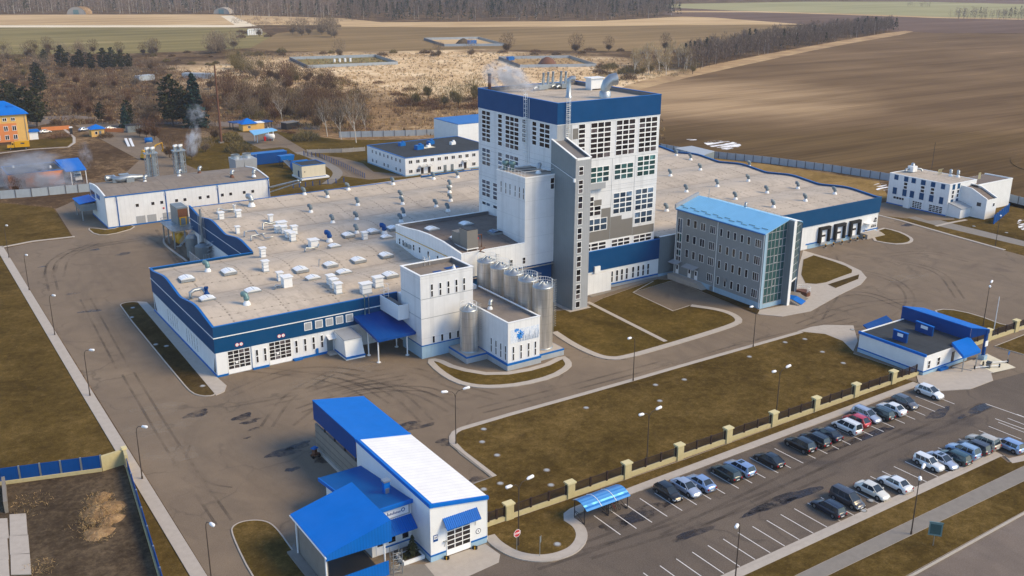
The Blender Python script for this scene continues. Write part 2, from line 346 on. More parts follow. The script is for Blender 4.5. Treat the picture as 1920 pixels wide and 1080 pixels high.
# ---------------------------------------------------------------- geometry helpers
ORG = {}
class MB:
    def __init__(s): s.v = []; s.f = []; s.mi = []; s.sm = []
    def add(s, verts, faces, mi=0, smooth=False):
        b = len(s.v); s.v += [tuple(v) for v in verts]
        for f in faces: s.f.append([b+i for i in f]); s.mi.append(mi); s.sm.append(smooth)
    def quad(s, a, b, c, d, mi=0): s.add([a, b, c, d], [(0, 1, 2, 3)], mi)
    def poly(s, pts, mi=0): s.add(pts, [tuple(range(len(pts)))], mi)
    def box(s, x0, x1, y0, y1, z0, z1, mi=0, top=None):
        if x0 > x1: x0, x1 = x1, x0
        if y0 > y1: y0, y1 = y1, y0
        v = [(x0,y0,z0),(x1,y0,z0),(x1,y1,z0),(x0,y1,z0),(x0,y0,z1),(x1,y0,z1),(x1,y1,z1),(x0,y1,z1)]
        s.add(v, [(3,2,1,0),(0,1,5,4),(1,2,6,5),(2,3,7,6),(3,0,4,7)], mi); s.add(v[4:], [(0,1,2,3)], mi if top is None else top)
    def obox(s, c, sx, sy, sz, rz=0.0, mi=0, taper=1.0):
        """box centred at c in plan with base at c.z"""
        ca, sa = math.cos(rz), math.sin(rz); v = []
        for z, k in ((0, 1.0), (sz, taper)):
            for x, y in ((-1,-1),(1,-1),(1,1),(-1,1)):
                X, Y = x*sx/2*k, y*sy/2*k; v.append((c[0]+X*ca-Y*sa, c[1]+X*sa+Y*ca, c[2]+z))
        s.add(v, [(3,2,1,0),(0,1,5,4),(1,2,6,5),(2,3,7,6),(3,0,4,7),(4,5,6,7)], mi)
    def prism(s, pts, z0, z1, mi=0, top=None, bottom=False):
        n = len(pts)
        ar = sum(pts[i][0]*pts[(i+1)%n][1]-pts[(i+1)%n][0]*pts[i][1] for i in range(n))
        if ar < 0: pts = pts[::-1]
        v = [(p[0],p[1],z0) for p in pts]+[(p[0],p[1],z1) for p in pts]
        s.add(v, [(i,(i+1)%n,n+(i+1)%n,n+i) for i in range(n)], mi)
        t = tessellate_polygon([[Vector((p[0],p[1],0)) for p in pts]])
        up = []
        for a, b, c in t:
            A, B, C = pts[a], pts[b], pts[c]
            k = (B[0]-A[0])*(C[1]-A[1])-(B[1]-A[1])*(C[0]-A[0])
            up.append((a,b,c) if k > 0 else (a,c,b))
        s.add([(p[0],p[1],z1) for p in pts], up, mi if top is None else top)
        if bottom: s.add([(p[0],p[1],z0) for p in pts], [(c,b,a) for a,b,c in up], mi)
    def sheet(s, pts, z, mi=0):
        t = tessellate_polygon([[Vector((p[0],p[1],0)) for p in pts]]); up = []
        for a, b, c in t:
            A, B, C = pts[a], pts[b], pts[c]
            k = (B[0]-A[0])*(C[1]-A[1])-(B[1]-A[1])*(C[0]-A[0])
            up.append((a,b,c) if k > 0 else (a,c,b))
        s.add([(p[0],p[1],z) for p in pts], up, mi)
    def cyl(s, x, y, z0, z1, r0, r1=None, n=12, mi=0, cap=True, smooth=True):
        r1 = r0 if r1 is None else r1; v = []
        for z, r in ((z0, r0), (z1, r1)):
            for i in range(n): a = 2*math.pi*i/n; v.append((x+r*math.cos(a), y+r*math.sin(a), z))
        s.add(v, [(i,(i+1)%n,n+(i+1)%n,n+i) for i in range(n)], mi, smooth)
        if cap: s.add(v[n:], [tuple(range(n))], mi); s.add(v[:n], [tuple(range(n-1,-1,-1))], mi)
    def lathe(s, x, y, prof, n=14, mi=0, smooth=True):
        v = []
        for r, z in prof:
            for i in range(n): a = 2*math.pi*i/n; v.append((x+r*math.cos(a), y+r*math.sin(a), z))
        f = []
        for k in range(len(prof)-1):
            for i in range(n): f.append((k*n+i, k*n+(i+1)%n, (k+1)*n+(i+1)%n, (k+1)*n+i))
        s.add(v, f, mi, smooth)
    def tube(s, path, r, n=6, mi=0, smooth=True, cap=True):
        path = [Vector(p) for p in path]; rings = []
        for i, p in enumerate(path):
            d = (path[min(i+1, len(path)-1)]-path[max(i-1, 0)]).normalized()
            a = d.cross(Vector((0, 0, 1)));
            if a.length < 1e-3: a = Vector((1, 0, 0))
            a.normalize(); b = a.cross(d).normalized()
            rr = r[i] if isinstance(r, (list, tuple)) else r
            rings.append([p+a*math.cos(2*math.pi*k/n)*rr+b*math.sin(2*math.pi*k/n)*rr for k in range(n)])
        v = [q for g in rings for q in g]; f = []
        for i in range(len(path)-1):
            for k in range(n): f.append((i*n+k, i*n+(k+1)%n, (i+1)*n+(k+1)%n, (i+1)*n+k))
        s.add(v, f, mi, smooth)
        if cap: s.add(rings[0], [tuple(range(n-1,-1,-1))], mi); s.add(rings[-1], [tuple(range(n))], mi)
    def build(s, name, mats, parent=None, loc=None):
        me = bpy.data.meshes.new(name)
        o = Vector((0, 0, 0))
        if parent is not None: o = ORG.get(parent.name, o)
        elif loc is not None: o = Vector(loc)
        me.from_pydata([(v[0]-o.x, v[1]-o.y, v[2]-o.z) for v in s.v], [], s.f)
        if isinstance(mats, str): mats = [mats]
        for k in mats: me.materials.append(MATS[k])
        me.polygons.foreach_set('material_index', s.mi); me.polygons.foreach_set('use_smooth', s.sm)
        me.update(); ob = bpy.data.objects.new(name, me); COL.objects.link(ob)
        if parent is not None: ob.parent = parent
        elif loc is not None: ob.location = loc
        ORG[ob.name] = o
        return ob

def build_each(mb, name, mats, parent):
    """one object per separate piece of the mesh (legs, posts, stakes ...)"""
    key = {}; par = {}
    def find(a):
        while par[a] != a: par[a] = par[par[a]]; a = par[a]
        return a
    ids = []
    for v in mb.v:
        k = (round(v[0], 4), round(v[1], 4), round(v[2], 4)); key.setdefault(k, len(key)); ids.append(key[k]); par.setdefault(key[k], key[k])
    for f in mb.f:
        for i in f[1:]: par[find(ids[i])] = find(ids[f[0]])
    groups = {}
    for fi, f in enumerate(mb.f): groups.setdefault(find(ids[f[0]]), []).append(fi)
    for g in groups.values():
        c = MB()
        for fi in g: c.add([mb.v[i] for i in mb.f[fi]], [tuple(range(len(mb.f[fi])))], mb.mi[fi], mb.sm[fi])
        c.build(name, mats, parent)

def tag(o, label, cat, group=None, kind=None):
    o['label'] = label; o['category'] = cat
    if group: o['group'] = group
    if kind: o['kind'] = kind
    return o
def thing(name, label, cat, loc=(0, 0, 0), group=None, rz=0.0):
    o = bpy.data.objects.new(name, None); o.empty_display_size = 0.5; COL.objects.link(o)
    o.location = loc; o.rotation_euler = (0, 0, rz); ORG[o.name] = Vector(loc)
    return tag(o, label, cat, group)
def struct(name, mb, mats):
    o = mb.build(name, mats); o['kind'] = 'structure'; return o
KIDS = {}
def dup(root, loc, rz=0.0, label=None, group=None, scale=None):
    """copy of a thing with copies of its parts and sub-parts (mesh data shared)"""
    r = root.copy(); COL.objects.link(r); r.location = loc; r.rotation_euler = (0, 0, rz)
    if scale is not None: r.scale = (scale, scale, scale) if isinstance(scale, (int, float)) else scale
    if label: r['label'] = label
    if group: r['group'] = group
    if root.name not in KIDS: KIDS[root.name] = [(c, list(c.children)) for c in root.children]
    for ch, sub in KIDS[root.name]:
        c = ch.copy(); COL.objects.link(c); c.parent = r
        for g in sub:
            d = g.copy(); COL.objects.link(d); d.parent = c
    return r

class Face:
    """a vertical wall plane: u runs along it, z up, d out of it"""
    def __init__(s, o, u, n): s.o = Vector(o); s.u = Vector(u).normalized(); s.n = Vector(n).normalized()
    def pt(s, u, z, d=0.0):
        p = s.o + s.u*u + s.n*d; return (p.x, p.y, z)
    def box(s, mb, u0, u1, z0, z1, d0, d1, mi=0):
        v = [s.pt(u0,z0,d0), s.pt(u1,z0,d0), s.pt(u1,z0,d1), s.pt(u0,z0,d1), s.pt(u0,z1,d0), s.pt(u1,z1,d0), s.pt(u1,z1,d1), s.pt(u0,z1,d1)]
        f = [(0,1,2,3),(4,7,6,5),(0,4,5,1),(1,5,6,2),(2,6,7,3),(3,7,4,0)]
        mb.add(v, f, mi)
def S_(y): return Face((0, y, 0), (1, 0, 0), (0, -1, 0))      # looks to -Y, u = X
def W_(x): return Face((x, 0, 0), (0, 1, 0), (-1, 0, 0))      # looks to -X, u = Y
def window(F, u0, u1, z0, z1, nc, nr, parent, fw=0.07, bar=0.05, mats=('white_trim', 'glass_dark'), name='window', d=0.0, blank=()):
    """frame, mullions and panes of one window as one mesh"""
    if u0 > u1: u0, u1 = u1, u0
    if z0 > z1: z0, z1 = z1, z0
    mb = MB()
    F.box(mb, u0, u0+fw, z0, z1, d, d+0.06); F.box(mb, u1-fw, u1, z0, z1, d, d+0.06)
    F.box(mb, u0+fw, u1-fw, z0, z0+fw, d, d+0.06); F.box(mb, u0+fw, u1-fw, z1-fw, z1, d, d+0.06)
    w_, h_ = (u1-u0-2*fw)/nc, (z1-z0-2*fw)/nr
    for i in range(1, nc): F.box(mb, u0+fw+i*w_-bar/2, u0+fw+i*w_+bar/2, z0+fw, z1-fw, d, d+0.055)
    for j in range(1, nr): F.box(mb, u0+fw, u1-fw, z0+fw+j*h_-bar/2, z0+fw+j*h_+bar/2, d, d+0.05)
    for i in range(nc):
        for j in range(nr):
            if (i, j) in blank: continue
            a, b = u0+fw+i*w_+0.001, u0+fw+(i+1)*w_-0.001; c, e = z0+fw+j*h_+0.001, z0+fw+(j+1)*h_-0.001
            mb.add([F.pt(a,c,d+0.02), F.pt(b,c,d+0.02), F.pt(b,e,d+0.02), F.pt(a,e,d+0.02)], [(0,1,2,3)], 1)
    return mb.build(name, list(mats), parent)
def strip(F, u0, u1, z0, z1, d0, d1, name, mat, parent):
    mb = MB(); F.box(mb, min(u0,u1), max(u0,u1), z0, z1, d0, d1); return mb.build(name, mat, parent)
def parapet(mb, x0, x1, y0, y1, z0, z1, t=0.3, mi=0):
    mb.box(x0, x1, y0, y0+t, z0, z1, mi); mb.box(x0, x1, y1-t, y1, z0, z1, mi)
    mb.box(x0, x0+t, y0+t, y1-t, z0, z1, mi); mb.box(x1-t, x1, y0+t, y1-t, z0, z1, mi)
def ladder(name, parent, p0, p1, n, width=0.6, r=0.03, mat='white_trim', cage=True):
    """vertical ladder with a safety cage, standing off a wall whose outward normal is n"""
    mb = MB(); p0, p1, n = Vector(p0), Vector(p1), Vector(n).normalized(); s = n.cross(Vector((0, 0, 1))).normalized()
    for k in (-1, 1): mb.tube([p0+n*.15+s*k*width/2, p1+n*.15+s*k*width/2+Vector((0,0,1))], r, 4)
    z = p0.z
    while z < p1.z:
        q = Vector((p0.x, p0.y, z)); mb.tube([q+n*.15-s*width/2, q+n*.15+s*width/2], r*.8, 4); z += 0.4
    if cage:
        z = p0.z+2.0
        while z < p1.z+1:
            q = Vector((p0.x, p0.y, z))
            mb.tube([q+n*.15-s*width/2, q+n*.55-s*width/2, q+n*.8, q+n*.55+s*width/2, q+n*.15+s*width/2], r*.8, 4); z += 0.9
        for k in (-.5, 0, .5): mb.tube([p0+n*(.8-abs(k)*.5)+s*k*width+Vector((0,0,2)), p1+n*(.8-abs(k)*.5)+s*k*width+Vector((0,0,1))], r*.7, 4)
    return mb.build(name, mat, parent)
# ================================================================ SETTING: ground, fields, roads, lawns
def pp(*pts, z=0.0): return [P2(x, y, z) for x, y in pts]
def smooth_poly(pts, n=2, closed=True):
    for _ in range(n):
        q = []; k = len(pts)
        for i in range(k if closed else k-1):
            a, b = pts[i], pts[(i+1) % k]
            q += [(a[0]*.75+b[0]*.25, a[1]*.75+b[1]*.25), (a[0]*.25+b[0]*.75, a[1]*.25+b[1]*.75)]
        pts = q if closed else [pts[0]]+q+[pts[-1]]
    return pts
def offset(pts, d):
    """offset a closed outline to its left by d (inward for counter-clockwise outlines)"""
    n = len(pts); ar = sum(pts[i][0]*pts[(i+1)%n][1]-pts[(i+1)%n][0]*pts[i][1] for i in range(n))
    if ar < 0: pts = pts[::-1]
    out = []
    for i in range(n):
        a, b, c = Vector(pts[i-1]), Vector(pts[i]), Vector(pts[(i+1) % n])
        e, f = (b-a), (c-b)
        if e.length < 1e-6 or f.length < 1e-6: out.append(tuple(b)); continue
        e.normalize(); f.normalize(); n1, n2 = Vector((-e.y, e.x)), Vector((-f.y, f.x))
        m_ = n1+n2
        if m_.length < 0.3: m_ = n1.copy()
        m_.normalize(); k = min(d/max(0.35, m_.dot(n1)), d*2) if d > 0 else max(d/max(0.35, m_.dot(n1)), d*2)
        out.append((b.x+m_.x*k, b.y+m_.y*k))
    return out
def ribbon(mb, pts, wl, wr, z0, z1, mi=0, closed=False):
    """kerb or path along an open line: wl to the left, wr to the right"""
    n = len(pts); L, Rr = [], []
    for i in range(n):
        a, c = Vector(pts[i-1 if (i or closed) else 0]), Vector(pts[(i+1) % n if (i < n-1 or closed) else i]); b = Vector(pts[i])
        d = (c-a).normalized(); nn = Vector((-d.y, d.x))
        L.append(b+nn*wl); Rr.append(b-nn*wr)
    for i in range(n if closed else n-1):
        j = (i+1) % n
        v = [(*L[i], z0), (*Rr[i], z0), (*Rr[j], z0), (*L[j], z0), (*L[i], z1), (*Rr[i], z1), (*Rr[j], z1), (*L[j], z1)]
        mb.add(v, [(4,5,6,7), (0,4,7,3), (1,2,6,5)]+([(0,1,5,4)] if i == 0 and not closed else [])+([(3,7,6,2)] if i == n-2 and not closed else []), mi)

b = MB(); b.sheet([(-9000, -3000), (9000, -3000), (9000, 14000), (-9000, 14000)], 0.0); struct('ground', b, 'scrub_ground')

def field(name, mat, z, *pts, sm=0):
    q = pp(*pts)
    if sm: q = smooth_poly(q, sm)
    b = MB(); b.sheet(q, z); return struct(name, b, mat)
# far fields (outlines where the surveyed boundaries run)
field('ploughed_field', 'field_brown', .012, (1160,166),(1240,145),(1400,111),(1560,82),(1690,59),(1760,62),(2100,66),(2300,120),(2500,500),(2100,430),(1920,392),(1668,338),(1440,304),(1300,289),(1238,279),(1100,240))
field('field_edge', 'field_edge', .016, (1160,163),(1240,142),(1400,108),(1560,79),(1690,57),(1720,60),(1560,87),(1400,121),(1260,152),(1170,176), sm=1)
field('airfield_grass', 'field_green', .004, (-400,50),(420,51),(475,53),(500,62),(520,78),(470,90),(380,95),(250,100),(-400,106))
field('airfield_verge', 'field_tan', .008, (-400,28),(400,27),(640,34),(720,42),(640,47),(475,47),(420,47),(-400,47))
field('runway', 'path_light', .012, (-600,48),(440,47),(478,49),(440,51),(-600,52))
field('taxiway', 'path_light', .014, (414,30),(434,29),(482,49),(444,49))
field('olive_field', 'field_olive', .008, (520,62),(640,50),(860,49),(1130,47),(1290,45),(1420,44),(1510,50),(1450,72),(1330,85),(1240,95),(1120,96),(900,92),(700,97),(520,96),(470,90))
field('tan_strip', 'field_tan', .012, (640,42),(850,41),(1130,39),(1280,31),(1340,33),(1510,46),(1420,46),(1290,47),(1130,49),(860,51),(640,50))
field('purple_field', 'field_purple', .010, (1255,13),(1600,20),(2100,34),(2100,62),(1760,62),(1690,60),(1510,46),(1340,34),(1280,32),(1240,26))
field('far_green_field', 'field_far_green', .014, (1230,8),(1500,3),(1960,3),(2100,20),(2100,38),(1900,34),(1760,33),(1600,26),(1380,20),(1255,14))
field('far_strip', 'field_tan', .018, (1260,20),(1420,21),(1600,26),(1770,32),(1920,35),(1920,37),(1760,34),(1590,28),(1420,23),(1260,23))
field('far_purple_strip', 'field_purple', .016, (1570,0),(1700,-8),(2200,-4),(2200,12),(1930,8),(1760,4))

# plant yard
yard = pp((8,466),(60,455),(138,446),(118,415),(104,392),(150,372),(205,352),(262,300),(140,235),(260,222),(300,262),(330,300),(520,360),(700,330),(880,345),(1240,300),(1630,384),(1668,378),(1700,400),(1788,418),(1860,440),(1884,468),(1960,490),(2300,560),(2300,1300),(700,1500),(520,1290),(390,1080),(167,720))
b = MB(); b.sheet(yard, .006); struct('yard_asphalt', b, 'asphalt')
lot = pp((1065,972),(1230,905),(1700,726),(1760,735),(1840,720),(1990,680),(2300,690),(2300,640+420),(1920,848),(1895,852),(1870,846),(1360,1080),(1200,1170),(900,1200),(870,1085),(925,1015),(960,1045),(1040,1055),(1100,1020))
b = MB(); b.sheet(lot, .010); struct('parking_asphalt', b, 'asphalt_parking')
b = MB(); b.sheet(pp((1640,1130),(1707,1082),(1920,965),(2200,815),(2500,1000),(2000,1400),(1500,1300)), .012); struct('street', b, 'asphalt_road')

def lawn(pts, mat='lawn', kerb=0.22, sm=2, zc=.13, name='lawn', kmat='concrete'):
    """a lawn bed raised a little above the asphalt with a concrete kerb all round"""
    q = smooth_poly(pp(*pts), sm) if sm else pp(*pts)
    inn = offset(q, kerb)
    b = MB(); b.prism(inn, 0.0, .10); struct(name, b, mat)
    b = MB(); q2 = q if sum(q[i][0]*q[(i+1)%len(q)][1]-q[(i+1)%len(q)][0]*q[i][1] for i in range(len(q))) > 0 else q[::-1]
    ribbon(b, q2, kerb+.02, 0, 0.0, zc, closed=True); struct('kerb', b, kmat)
def slab(pts, z1=.12, name='pavement', mat='concrete', sm=0, z0=0.0):
    q = smooth_poly(pp(*pts), sm) if sm else pp(*pts)
    b = MB(); b.prism(q, z0, z1); struct(name, b, mat)

# left side: open grass, kerb band
b = MB(); b.sheet(pp((-900,470),(3,463),(60,452),(134,443),(100,390),(-60,374),(-900,420)), .008); struct('grass_field', b, 'lawn')
b = MB(); b.sheet(pp((-900,470),(6,466),(163,722),(388,1085),(520,1300),(-500,1500),(-900,1000)), .02); struct('grass_field', b, 'lawn')
b = MB(); ribbon(b, pp((4,462),(163,722),(388,1085),(520,1296)), .15, 1.45, 0, .13); struct('kerb', b, 'concrete')
b = MB(); ribbon(b, pp((4,464),(60,453),(140,444)), .4, .4, 0, .13); struct('kerb', b, 'concrete')
# bed along the hall's left wall and its pavement
slab([(257,566),(275,567),(291,583),(408,709),(425,724),(421,735),(405,742),(388,722)], .12)
lawn([(223,574),(230,569),(250,566),(263,568),(300,605),(392,722),(406,737),(400,743),(378,744),(359,738),(342,720)], 'lawn_dark', .16, 1)
# bed round the mural building
lawn([(797,676),(822,672),(860,690),(930,702),(1010,688),(1055,666),(1072,678),(1072,690),(1040,709),(980,724),(925,729),(885,727),(850,718),(818,698)], 'lawn_green', 1.15, 1)
# lawns between the tower and the office
lawn([(1036,626),(1030,585),(1095,578),(1130,560),(1232,524),(1262,526),(1187,549),(1262,583),(1297,573),(1347,580),(1377,589),(1392,600),(1386,609),(1280,643),(1173,674),(1140,675),(1112,668),(1070,648)], 'lawn_green', .0, 0)
b = MB(); ribbon(b, smooth_poly(pp((1034,624),(1070,648),(1112,668),(1140,675),(1173,674),(1280,643),(1386,610),(1393,600),(1377,588),(1347,579),(1297,572)), 2, False), 1.25, .1, 0, .13); struct('pavement', b, 'concrete')
b = MB(); ribbon(b, pp((1102,567),(1248,641)), .45, .45, 0, .125); struct('garden_path', b, 'concrete')
b = MB(); ribbon(b, pp((1225,528),(1187,549),(1262,584),(1292,574)), .12, .12, 0, .13); struct('kerb', b, 'concrete')
b = MB(); ribbon(b, pp((1105,556),(1232,520),(1290,508)), .5, .7, 0, .125); struct('pavement', b, 'concrete_dark')
# the big front lawn
lawn([(844,834),(845,812),(866,801),(1160,719),(1280,684),(1500,622),(1548,625),(1606,648),(1600,664),(1700,698),(1697,706),(1285,856),(912,988),(900,935),(884,909),(922,896)], 'lawn', .0, 0)
b = MB(); ribbon(b, smooth_poly(pp((922,896),(844,836),(843,814),(866,801),(1160,719),(1280,684),(1500,622)), 1, False), .1, .8, 0, .13); struct('kerb', b, 'concrete')
b = MB(); ribbon(b, pp((884,909),(922,896),(844,834)), .14, .14, 0, .14); struct('kerb', b, 'concrete_dark')
slab([(1495,622),(1520,614),(1545,610),(1600,611),(1608,640),(1600,660),(1580,640),(1547,627)], .11)
# verge between the fence and the parking kerb, round the stop sign
lawn([(911,1002),(912,990),(1285,862),(1697,712),(1722,718),(1700,731),(1480,816),(1225,912),(1150,941),(1066,968),(1092,985),(1101,1008),(1084,1034),(1050,1049),(1010,1054),(962,1045),(928,1026)], 'lawn', .0, 0)
b = MB(); ribbon(b, smooth_poly(pp((1725,722),(1480,815),(1225,911),(1150,940),(1064,967),(1094,984),(1103,1009),(1086,1035),(1050,1050),(1010,1055),(962,1047),(925,1026),(909,1008)), 2, False), .1, 1.3, 0, .13)
struct('pavement', b, 'concrete')
# lower verges, footpath, street kerb
lawn([(1340,1092),(1870,853),(1890,868),(1935,860),(2200,760),(2200,780),(1920,875),(1493,1080),(1440,1110)], 'lawn', .0, 0)
b = MB(); ribbon(b, pp((1300,1108),(1360,1080),(1867,848),(1892,862),(1940,852),(2200,755)), .2, 1.2, 0, .13); struct('pavement', b, 'concrete')
b = MB(); b.prism(pp((1430,1112),(1493,1080),(1920,875),(2200,745),(2200,770),(1920,903),(1553,1080),(1490,1112)), 0, .115); struct('footpath', b, 'concrete_dark')
lawn([(1490,1112),(1553,1080),(1920,903),(2200,770),(2200,805),(1920,960),(1705,1078),(1640,1115)], 'lawn', .0, 0)
b = MB(); ribbon(b, pp((1640,1118),(1707,1081),(1920,963),(2200,806)), .12, .16, 0, .14); struct('kerb', b, 'concrete')
# island left of the gatehouse
lawn([(431,1000),(437,985),(462,976),(498,976),(520,990),(552,1036),(640,1150),(560,1180),(480,1100)], 'lawn', .15, 2)
# right: dock islands and office garden
lawn([(1648,426),(1683,433),(1708,444),(1714,452),(1702,458),(1672,459),(1628,450)], 'lawn_green', .75, 1)
slab([(1506,470),(1580,492),(1614,508),(1625,521),(1614,534),(1573,554),(1520,584),(1467,594),(1424,590),(1262,526),(1266,520),(1424,582),(1476,572)], .085)
lawn([(1508,474),(1580,496),(1604,510),(1575,520),(1540,534),(1500,531)], 'lawn_green', .0, 1, name='lawn')
lawn([(1611,515),(1609,524),(1567,541),(1552,534)], 'lawn_dark', .0, 0)
b = MB(); b.sheet(pp((1266,520),(1300,520),(1424,583),(1420,590),(1262,526)), .14); struct('lawn', b, 'lawn_dark')
lawn([(1745,584),(1775,579),(1830,590),(1893,614),(1920,606),(2000,590),(2000,600),(1860,632),(1800,612)], 'lawn_green', .3, 1)
lawn([(1864,650),(1925,626),(2100,580),(2100,640),(1990,668),(1920,666)], 'lawn', .15, 0)
slab([(1718,704),(1722,718),(1760,734),(1820,730),(1862,714),(1858,700),(1904,690),(1850,664),(1800,690)], .115)
slab([(1850,664),(1904,690),(1862,700),(1835,686)], .13, z0=.116, mat='cream_plaster')
# grass and road east of the yard
b = MB(); b.sheet(pp((1640,402),(1690,412),(1884,470),(1960,490),(2300,560),(2300,450),(1920,386),(1870,372),(1700,410)), .012); struct('grass_field', b, 'lawn')
b = MB(); ribbon(b, pp((1640,402),(1690,414),(1780,440),(1884,469)), .35, .5, 0, .13); struct('kerb', b, 'concrete')
b = MB(); b.sheet(pp((1700,408),(1760,424),(1920,462),(2100,500),(2100,490),(1920,452),(1790,420),(1730,404)), .016); struct('path', b, 'concrete_dark')
b = MB(); ribbon(b, pp((1755,424),(1780,418),(1812,412)), .5, .5, 0, .02); struct('path', b, 'concrete')
b = MB(); b.sheet(pp((1660,380),(1700,400),(1740,414),(1790,412),(1786,404),(1720,392),(1664,378)), .018); struct('apron', b, 'asphalt')
b = MB(); b.sheet(pp((1648,340),(1440,308),(1300,292),(1240,283),(1240,300),(1640,372),(1668,372)), .010); struct('verge', b, 'dry_verge')
# islands and verges behind the hall
lawn([(162,428),(178,441),(208,441),(258,427),(240,420),(205,432),(180,428)], 'lawn_green', .3, 1)
b = MB(); b.sheet(pp((505,372),(640,352),(900,318),(900,262),(640,262),(470,240),(360,262),(330,300),(430,345)), .012); struct('grass_field', b, 'lawn_green')
b = MB(); ribbon(b, pp((505,372),(690,346),(900,316)), .2, .9, 0, .05); struct('pavement', b, 'concrete')
b = MB(); b.sheet(pp((600,290),(640,330),(693,337),(780,330),(700,322),(680,306),(640,296)), .016); struct('apron', b, 'asphalt')
b = MB(); ribbon(b, smooth_poly(pp((560,285),(600,300),(632,318),(634,330),(612,345)), 2, False), 1.6, 1.6, 0, .02); struct('path', b, 'concrete_dark')
b = MB(); b.sheet(pp((445,248),(520,250),(575,283),(558,290),(540,278),(525,276),(490,280),(455,262)), .016); struct('drive', b, 'asphalt')
b = MB(); b.sheet(pp((-100,232),(60,238),(140,222),(300,232),(480,240),(600,244),(600,236),(430,228),(260,228),(140,216),(-100,226)), .016); struct('street', b, 'asphalt_road')
b = MB(); b.sheet(pp((36,268),(80,260),(136,256),(136,266),(126,274),(60,278),(-20,286),(-20,276)), .02); struct('lawn', b, 'lawn_green')
b = MB(); ribbon(b, pp((120,242),(139,258),(139,268),(128,276),(60,280),(-20,290)), .5, .5, 0, .1); struct('kerb', b, 'concrete')
n = N('snow_film'); n.l(n.ramp(n.noise(1.0, 5, 0.7, n.scaled(.06, .45, 1, R(20))), [(0.47, 0.0), (0.53, 1.0)]), n.b.inputs['Alpha']); n.color(n.mix(0.0, lin(240,238,236), lin(240,238,236))); n.done(.8)
# snow patches left in the ploughed field, sand pit ring
for pts in ([(1318,266),(1340,263),(1366,264),(1394,272),(1380,277),(1352,272),(1340,278),(1322,270)], [(1338,276),(1362,273),(1380,279),(1360,281)], [(1286,261),(1304,261),(1308,263),(1290,263)],
            [(1840,331),(1872,328),(1890,333),(1862,337)], [(1634,348),(1650,343),(1666,346),(1652,351)], [(1640,354),(1668,349),(1668,356),(1648,358)], [(1905,414),(1925,408),(1935,430),(1912,432)]):
    b = MB(); b.sheet(smooth_poly(pp(*pts), 1), .03); struct('snow', b, 'snow_film')
b = MB(); ribbon(b, smooth_poly(pp((1905,296),(1930,286),(1990,290),(2000,310),(1940,322),(1908,310)), 2), 2.0, 1.5, 0, .2, closed=True); struct('terrain', b, 'field_brown')
# markings: bays of both rows
def onY0(x, y): return (x, y)
KY1, KY2 = P2(1100, 966)[1], None
up = [P2(640+x/3, 720+y/3) for x, y in ((1420,740),(1505,707),(1590,675),(1675,642),(1757,610))]
lo = [P2(1280+x/3, 720+y/3) for x, y in ((240,1072),(325,1035),(412,992),(495,955),(577,915),(658,878),(733,840),(807,803))]
UPY, LOY = sum(p[1] for p in up)/5, sum(p[1] for p in lo)/8
UPX, LOX = up[0][0], lo[0][0]
b = MB()
for i in range(0, 28):
    x = UPX+i*2.5
    b.box(x-.06, x+.06, UPY-5.25, UPY-.1, .012, .0165)
for i in range(-3, 30):
    x = LOX+i*2.5
    if x < 142: b.box(x-.06, x+.06, LOY+.1, LOY+5.2, .012, .0165)
struct('parking_markings', b, 'paint_line')
b = MB()
for a, c in (((1848,757),(1925,784)), ((1866,785),(1935,810))):
    ribbon(b, pp(a, c), .07, .07, .012, .0165)
struct('parking_markings', b, 'paint_line')

# damp blotches, tar patches and tyre marks on the asphalt (thin films)
def blot(cx, cy, rx, ry, seed, mat='wet_asphalt', z=.0145, ang=0.0):
    r = random.Random(seed); c = P(cx, cy); q = []
    ph = [r.uniform(0, 6.3) for _ in range(4)]
    for i in range(26):
        a = 2*math.pi*i/26; k = 1+.22*math.sin(2*a+ph[0])+.16*math.sin(3*a+ph[1])+.10*math.sin(5*a+ph[2])+.08*r.uniform(-1, 1)
        x, y = rx*k*math.cos(a), ry*k*math.sin(a)
        q.append((c.x+x*math.cos(ang)-y*math.sin(ang), c.y+x*math.sin(ang)+y*math.cos(ang)))
    b = MB(); b.sheet(q, z); return b
def film(name, col, dens, scale, rough=0.5):
    """stain film: its own outline broken up by noise so that it has ragged, faded edges"""
    n = N(name); f = n.ramp(n.noise(scale, 5, 0.7), [(0.38, 0.0), (0.60, dens)])
    n.color(tuple(col)+(1,) if False else n.mix(0.0, tuple(col), tuple(col)))
    n.l(f, n.b.inputs['Alpha']); n.done(rough, 0, 0.3)
film('wet_asphalt', lin(58, 50, 50), 0.75, 0.5, 0.45)
film('tyre_mark', lin(70, 60, 52), 0.30, 0.12, 0.8)
film('dust_film', lin(166, 150, 130), 0.32, 0.5, 0.9)
film('oil_film', lin(46, 40, 40), 0.85, 0.30, 0.35)
b = MB()
